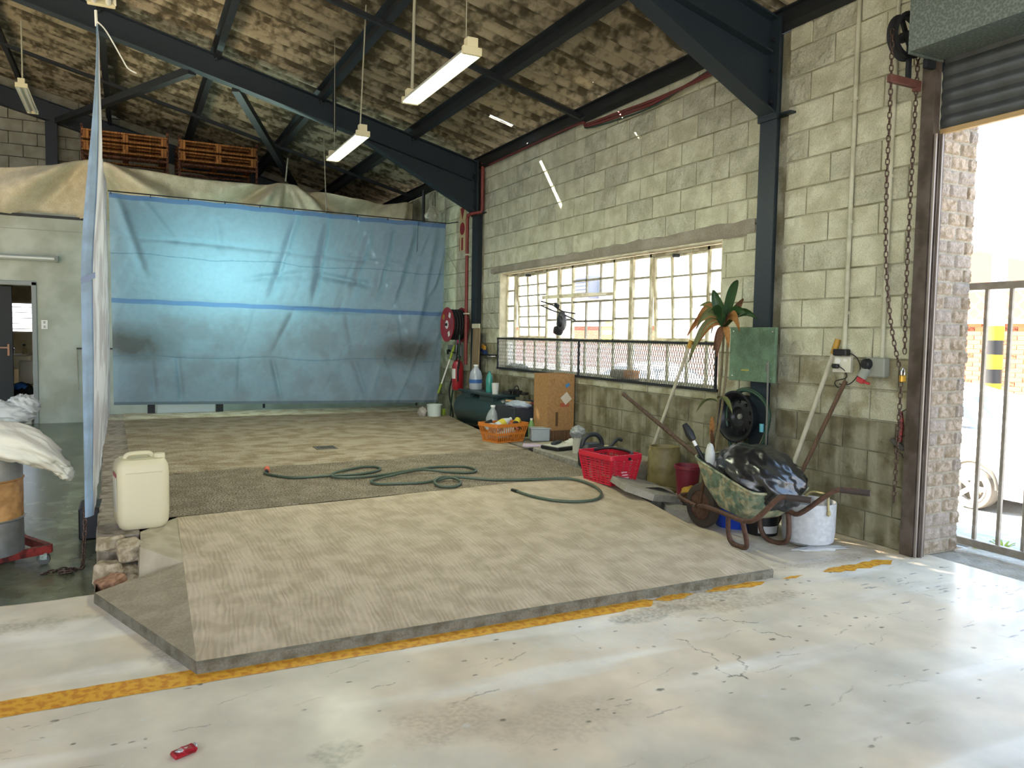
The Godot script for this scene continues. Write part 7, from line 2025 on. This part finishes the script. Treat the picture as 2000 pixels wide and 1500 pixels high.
	obj("gable", G.new().prism([Vector2(-5, 0), Vector2(3.5, 0), Vector2(3.5, 2.3), Vector2(-0.8, 3.6), Vector2(-5, 2.3)], 0.3, Transform3D(Basis(Vector3.UP, -PI / 2), Vector3.ZERO)), M.brickface_b, t)
	# striped post with a canopy beam
	t = thing("striped_post", "yellow and black banded post of a canopy across the street", "post", Vector3(10.3, 0, -8.9))
	mat("postyellow", "e0b818", 0.6)
	mat("postwhite", "ddd8c8", 0.7)
	for k in 5:
		obj("band", G.new().lathe([Vector2(0.135, 0.30 + 0.27 * k), Vector2(0.135, 0.57 + 0.27 * k)], 20), M.postyellow if k % 2 == 0 else M.black, t)
	obj("shaft", G.new().lathe([Vector2(0.13, -0.35), Vector2(0.13, 4.2)], 20), M.postwhite, t)
	obj("beam", G.new().box(Vector3(0.0, 4.3, 0.5), Vector3(0.25, 0.3, 5.0), Basis(Vector3.RIGHT, 0.25)), M.postwhite, t)
	# pale building opposite the window, with an air conditioner
	t = thing("white_building", "tall white rendered building across the street", "building", Vector3(15.0, 0, -38.0))
	obj("facade", G.new().box(Vector3(2, 5, 0), Vector3(4, 10, 38)), mat("facade", "e9e6df", 0.9), t)
	for k in 6:
		obj("window", G.new().box(Vector3(-0.01, 6.5, -15 + 5.0 * k), Vector3(0.06, 1.4, 1.6)), mat("farglass", "9aa4ac", 0.2), t)
	t = thing("air_conditioner", "grey air conditioner unit on the white building", "air conditioner", Vector3(14.72, 3.6, -30.6))
	obj("case", G.new().box(Vector3.ZERO, Vector3(0.6, 1.05, 1.5), Basis(), 0.03), mat("accase", "5b6277", 0.6), t)
	for k in 6:
		obj("louvre", G.new().box(Vector3(-0.31, -0.4 + 0.16 * k, 0), Vector3(0.03, 0.03, 1.3)), mat("aclouvre", "4a5066", 0.6), t)
	# yellow road sign on the wall
	t = thing("road_sign", "yellow disc sign with a white bar on the street wall", "sign", Vector3(11.98, 1.5, -24.5))
	var xf := Transform3D(Basis(Vector3.UP, -PI / 2), Vector3.ZERO)
	obj("disc", G.new().prism(circ(0.42, 28), 0.03, xf), mat("signyellow", "e6cf2a", 0.6), t)
	obj("bar", G.new().prism(rrect(0.6, 0.15, 0.02), 0.01, Transform3D(Basis(Vector3.UP, -PI / 2), Vector3(-0.03, 0, 0))), M.white, t)
	# parked cars
	var car := make_car("white saloon car parked outside the gate, its rear wheel showing", Vector3(4.75, -0.5, -6.5))
	dup(car, "white saloon car parked outside the long window", Vector3(5.3, -0.5, -13.2))

func make_car(label: String, at: Vector3) -> Node3D:
	var t := thing("parked_car", label, "car", at, "cars parked in the street")
	mat("carwhite", "dfe0e2", 0.25, {"coat": 0.6})
	mat("carglass", "3a4650", 0.08, {"spec": 0.8})
	# stations along z: [z, half width, sill, belt, roof, half roof width]
	var st := [[-2.05, 0.55, 0.32, 0.5, 0.52, 0.5], [-1.95, 0.72, 0.22, 0.62, 0.66, 0.6], [-1.2, 0.8, 0.18, 0.76, 0.82, 0.66], [-0.75, 0.82, 0.18, 0.82, 0.88, 0.66], [-0.2, 0.82, 0.18, 0.84, 1.28, 0.52], [0.5, 0.82, 0.18, 0.85, 1.32, 0.52], [1.0, 0.82, 0.18, 0.86, 1.22, 0.5], [1.5, 0.8, 0.18, 0.87, 0.93, 0.62], [1.95, 0.74, 0.22, 0.82, 0.88, 0.6], [2.05, 0.6, 0.34, 0.6, 0.64, 0.5]]
	var g := G.new()
	g.soft()
	var sec := func(s: Array) -> Array:
		return [Vector3(s[1] * 0.9, s[2], s[0]), Vector3(s[1], lerpf(s[2], s[3], 0.45), s[0]), Vector3(s[1] * 0.97, s[3], s[0]), Vector3(s[5] * 1.02, s[4] - 0.03, s[0]), Vector3(s[5] * 0.8, s[4], s[0]), Vector3(0, s[4] + 0.02, s[0])]
	for i in st.size() - 1:
		var A: Array = sec.call(st[i]); var B: Array = sec.call(st[i + 1])
		for k in 5:
			for m in [1.0, -1.0]:
				var s := Vector3(m, 1, 1)
				g.qn(A[k] * s, A[k + 1] * s, B[k + 1] * s, B[k] * s, (A[k] + B[k + 1]) * s * 0.5 - Vector3(0, 0.5, st[i][0]))
	for e in [0, st.size() - 1]:
		var A: Array = sec.call(st[e])
		for k in 4:
			for m in [1.0, -1.0]:
				g.tn(Vector3(0, 0.45, st[e][0]), A[k] * Vector3(m, 1, 1), A[k + 1] * Vector3(m, 1, 1), Vector3(0, 0, -1 if e == 0 else 1))
	g.box(Vector3(0, 0.25, 0), Vector3(1.4, 0.2, 3.6))
	obj("body", g, M.carwhite, t)
	for m in [-1.0, 1.0]:
		g = G.new()
		var gl := func(y: float, z: float, w: float) -> Vector3: return Vector3(m * (w + 0.012), y, z)
		g.qn(gl.call(0.88, -0.62, 0.78), gl.call(0.89, 0.42, 0.785), gl.call(1.24, 0.42, 0.56), gl.call(1.22, -0.18, 0.57), Vector3(m, 0.4, 0))
		g.qn(gl.call(0.89, 0.48, 0.785), gl.call(0.9, 1.32, 0.76), gl.call(1.16, 0.98, 0.57), gl.call(1.24, 0.48, 0.56), Vector3(m, 0.4, 0))
		obj("side_window", g, M.carglass, t)
		obj("mirror", G.new().blob(Vector3(m * 0.88, 0.9, -0.6), Vector3(0.07, 0.05, 0.05), 0.0), M.carwhite, t)
		obj("door_handle", G.new().box(Vector3(m * 0.825, 0.72, 0.25), Vector3(0.02, 0.03, 0.16)), M.carwhite, t)
		for z in [-1.25, 1.3]:
			var wn := Node3D.new()
			wn.name = "wheel"
			t.add_child(wn, true)
			wn.position = Vector3(m * 0.74, 0.235, z)
			var X := Transform3D(Basis(Vector3.BACK, PI / 2), Vector3.ZERO)
			obj("tyre", G.new().lathe([Vector2(0.16, -0.09), Vector2(0.225, -0.085), Vector2(0.235, -0.05), Vector2(0.235, 0.05), Vector2(0.225, 0.085), Vector2(0.16, 0.09)], 30, X), mat("cartyre", "6a655e", 0.9), wn)
			obj("arch", G.new().tube(arc(Vector3(m * 0.075, 0.02, 0), Vector3.BACK, Vector3.UP, 0.275, 0, PI, 16), 0.02, 6), mat("archdark", "5c574f", 0.8), wn)
			for k in 5:
				obj("spoke", G.new().bar(Vector3(m * 0.08, 0, 0), Vector3(m * 0.08, 0.165 * sin(TAU * k / 5), 0.165 * cos(TAU * k / 5)), 0.05, 0.02, Vector3.RIGHT), mat("alloy", "cfd0d2", 0.35, {"metal": 0.4}), wn)
			obj("rim", G.new().lathe([Vector2(0.15, -0.088), Vector2(0.17, -0.092), Vector2(0.17, 0.092), Vector2(0.15, 0.088), Vector2(0.15, -0.088)], 28, X), M.alloy, wn)
			obj("well", G.new().lathe([Vector2(0, -0.02), Vector2(0.16, -0.02), Vector2(0.16, 0.02), Vector2(0, 0.02)], 20, X), M.archdark, wn)
	g = G.new()
	g.qn(Vector3(-0.62, 0.93, 1.44), Vector3(0.62, 0.93, 1.44), Vector3(0.47, 1.21, 1.04), Vector3(-0.47, 1.21, 1.04), Vector3(0, 1, 1))
	obj("rear_window", g, M.carglass, t)
	g = G.new()
	g.qn(Vector3(-0.62, 0.9, -0.76), Vector3(0.62, 0.9, -0.76), Vector3(0.49, 1.26, -0.26), Vector3(-0.49, 1.26, -0.26), Vector3(0, 1, -1))
	obj("windscreen", g, M.carglass, t)
	for m in [-1.0, 1.0]:
		obj("tail_lamp", G.new().box(Vector3(m * 0.58, 0.72, 2.0), Vector3(0.2, 0.12, 0.06), Basis(), 0.01), mat("tailred", "9c2a2a", 0.3), t)
	return t
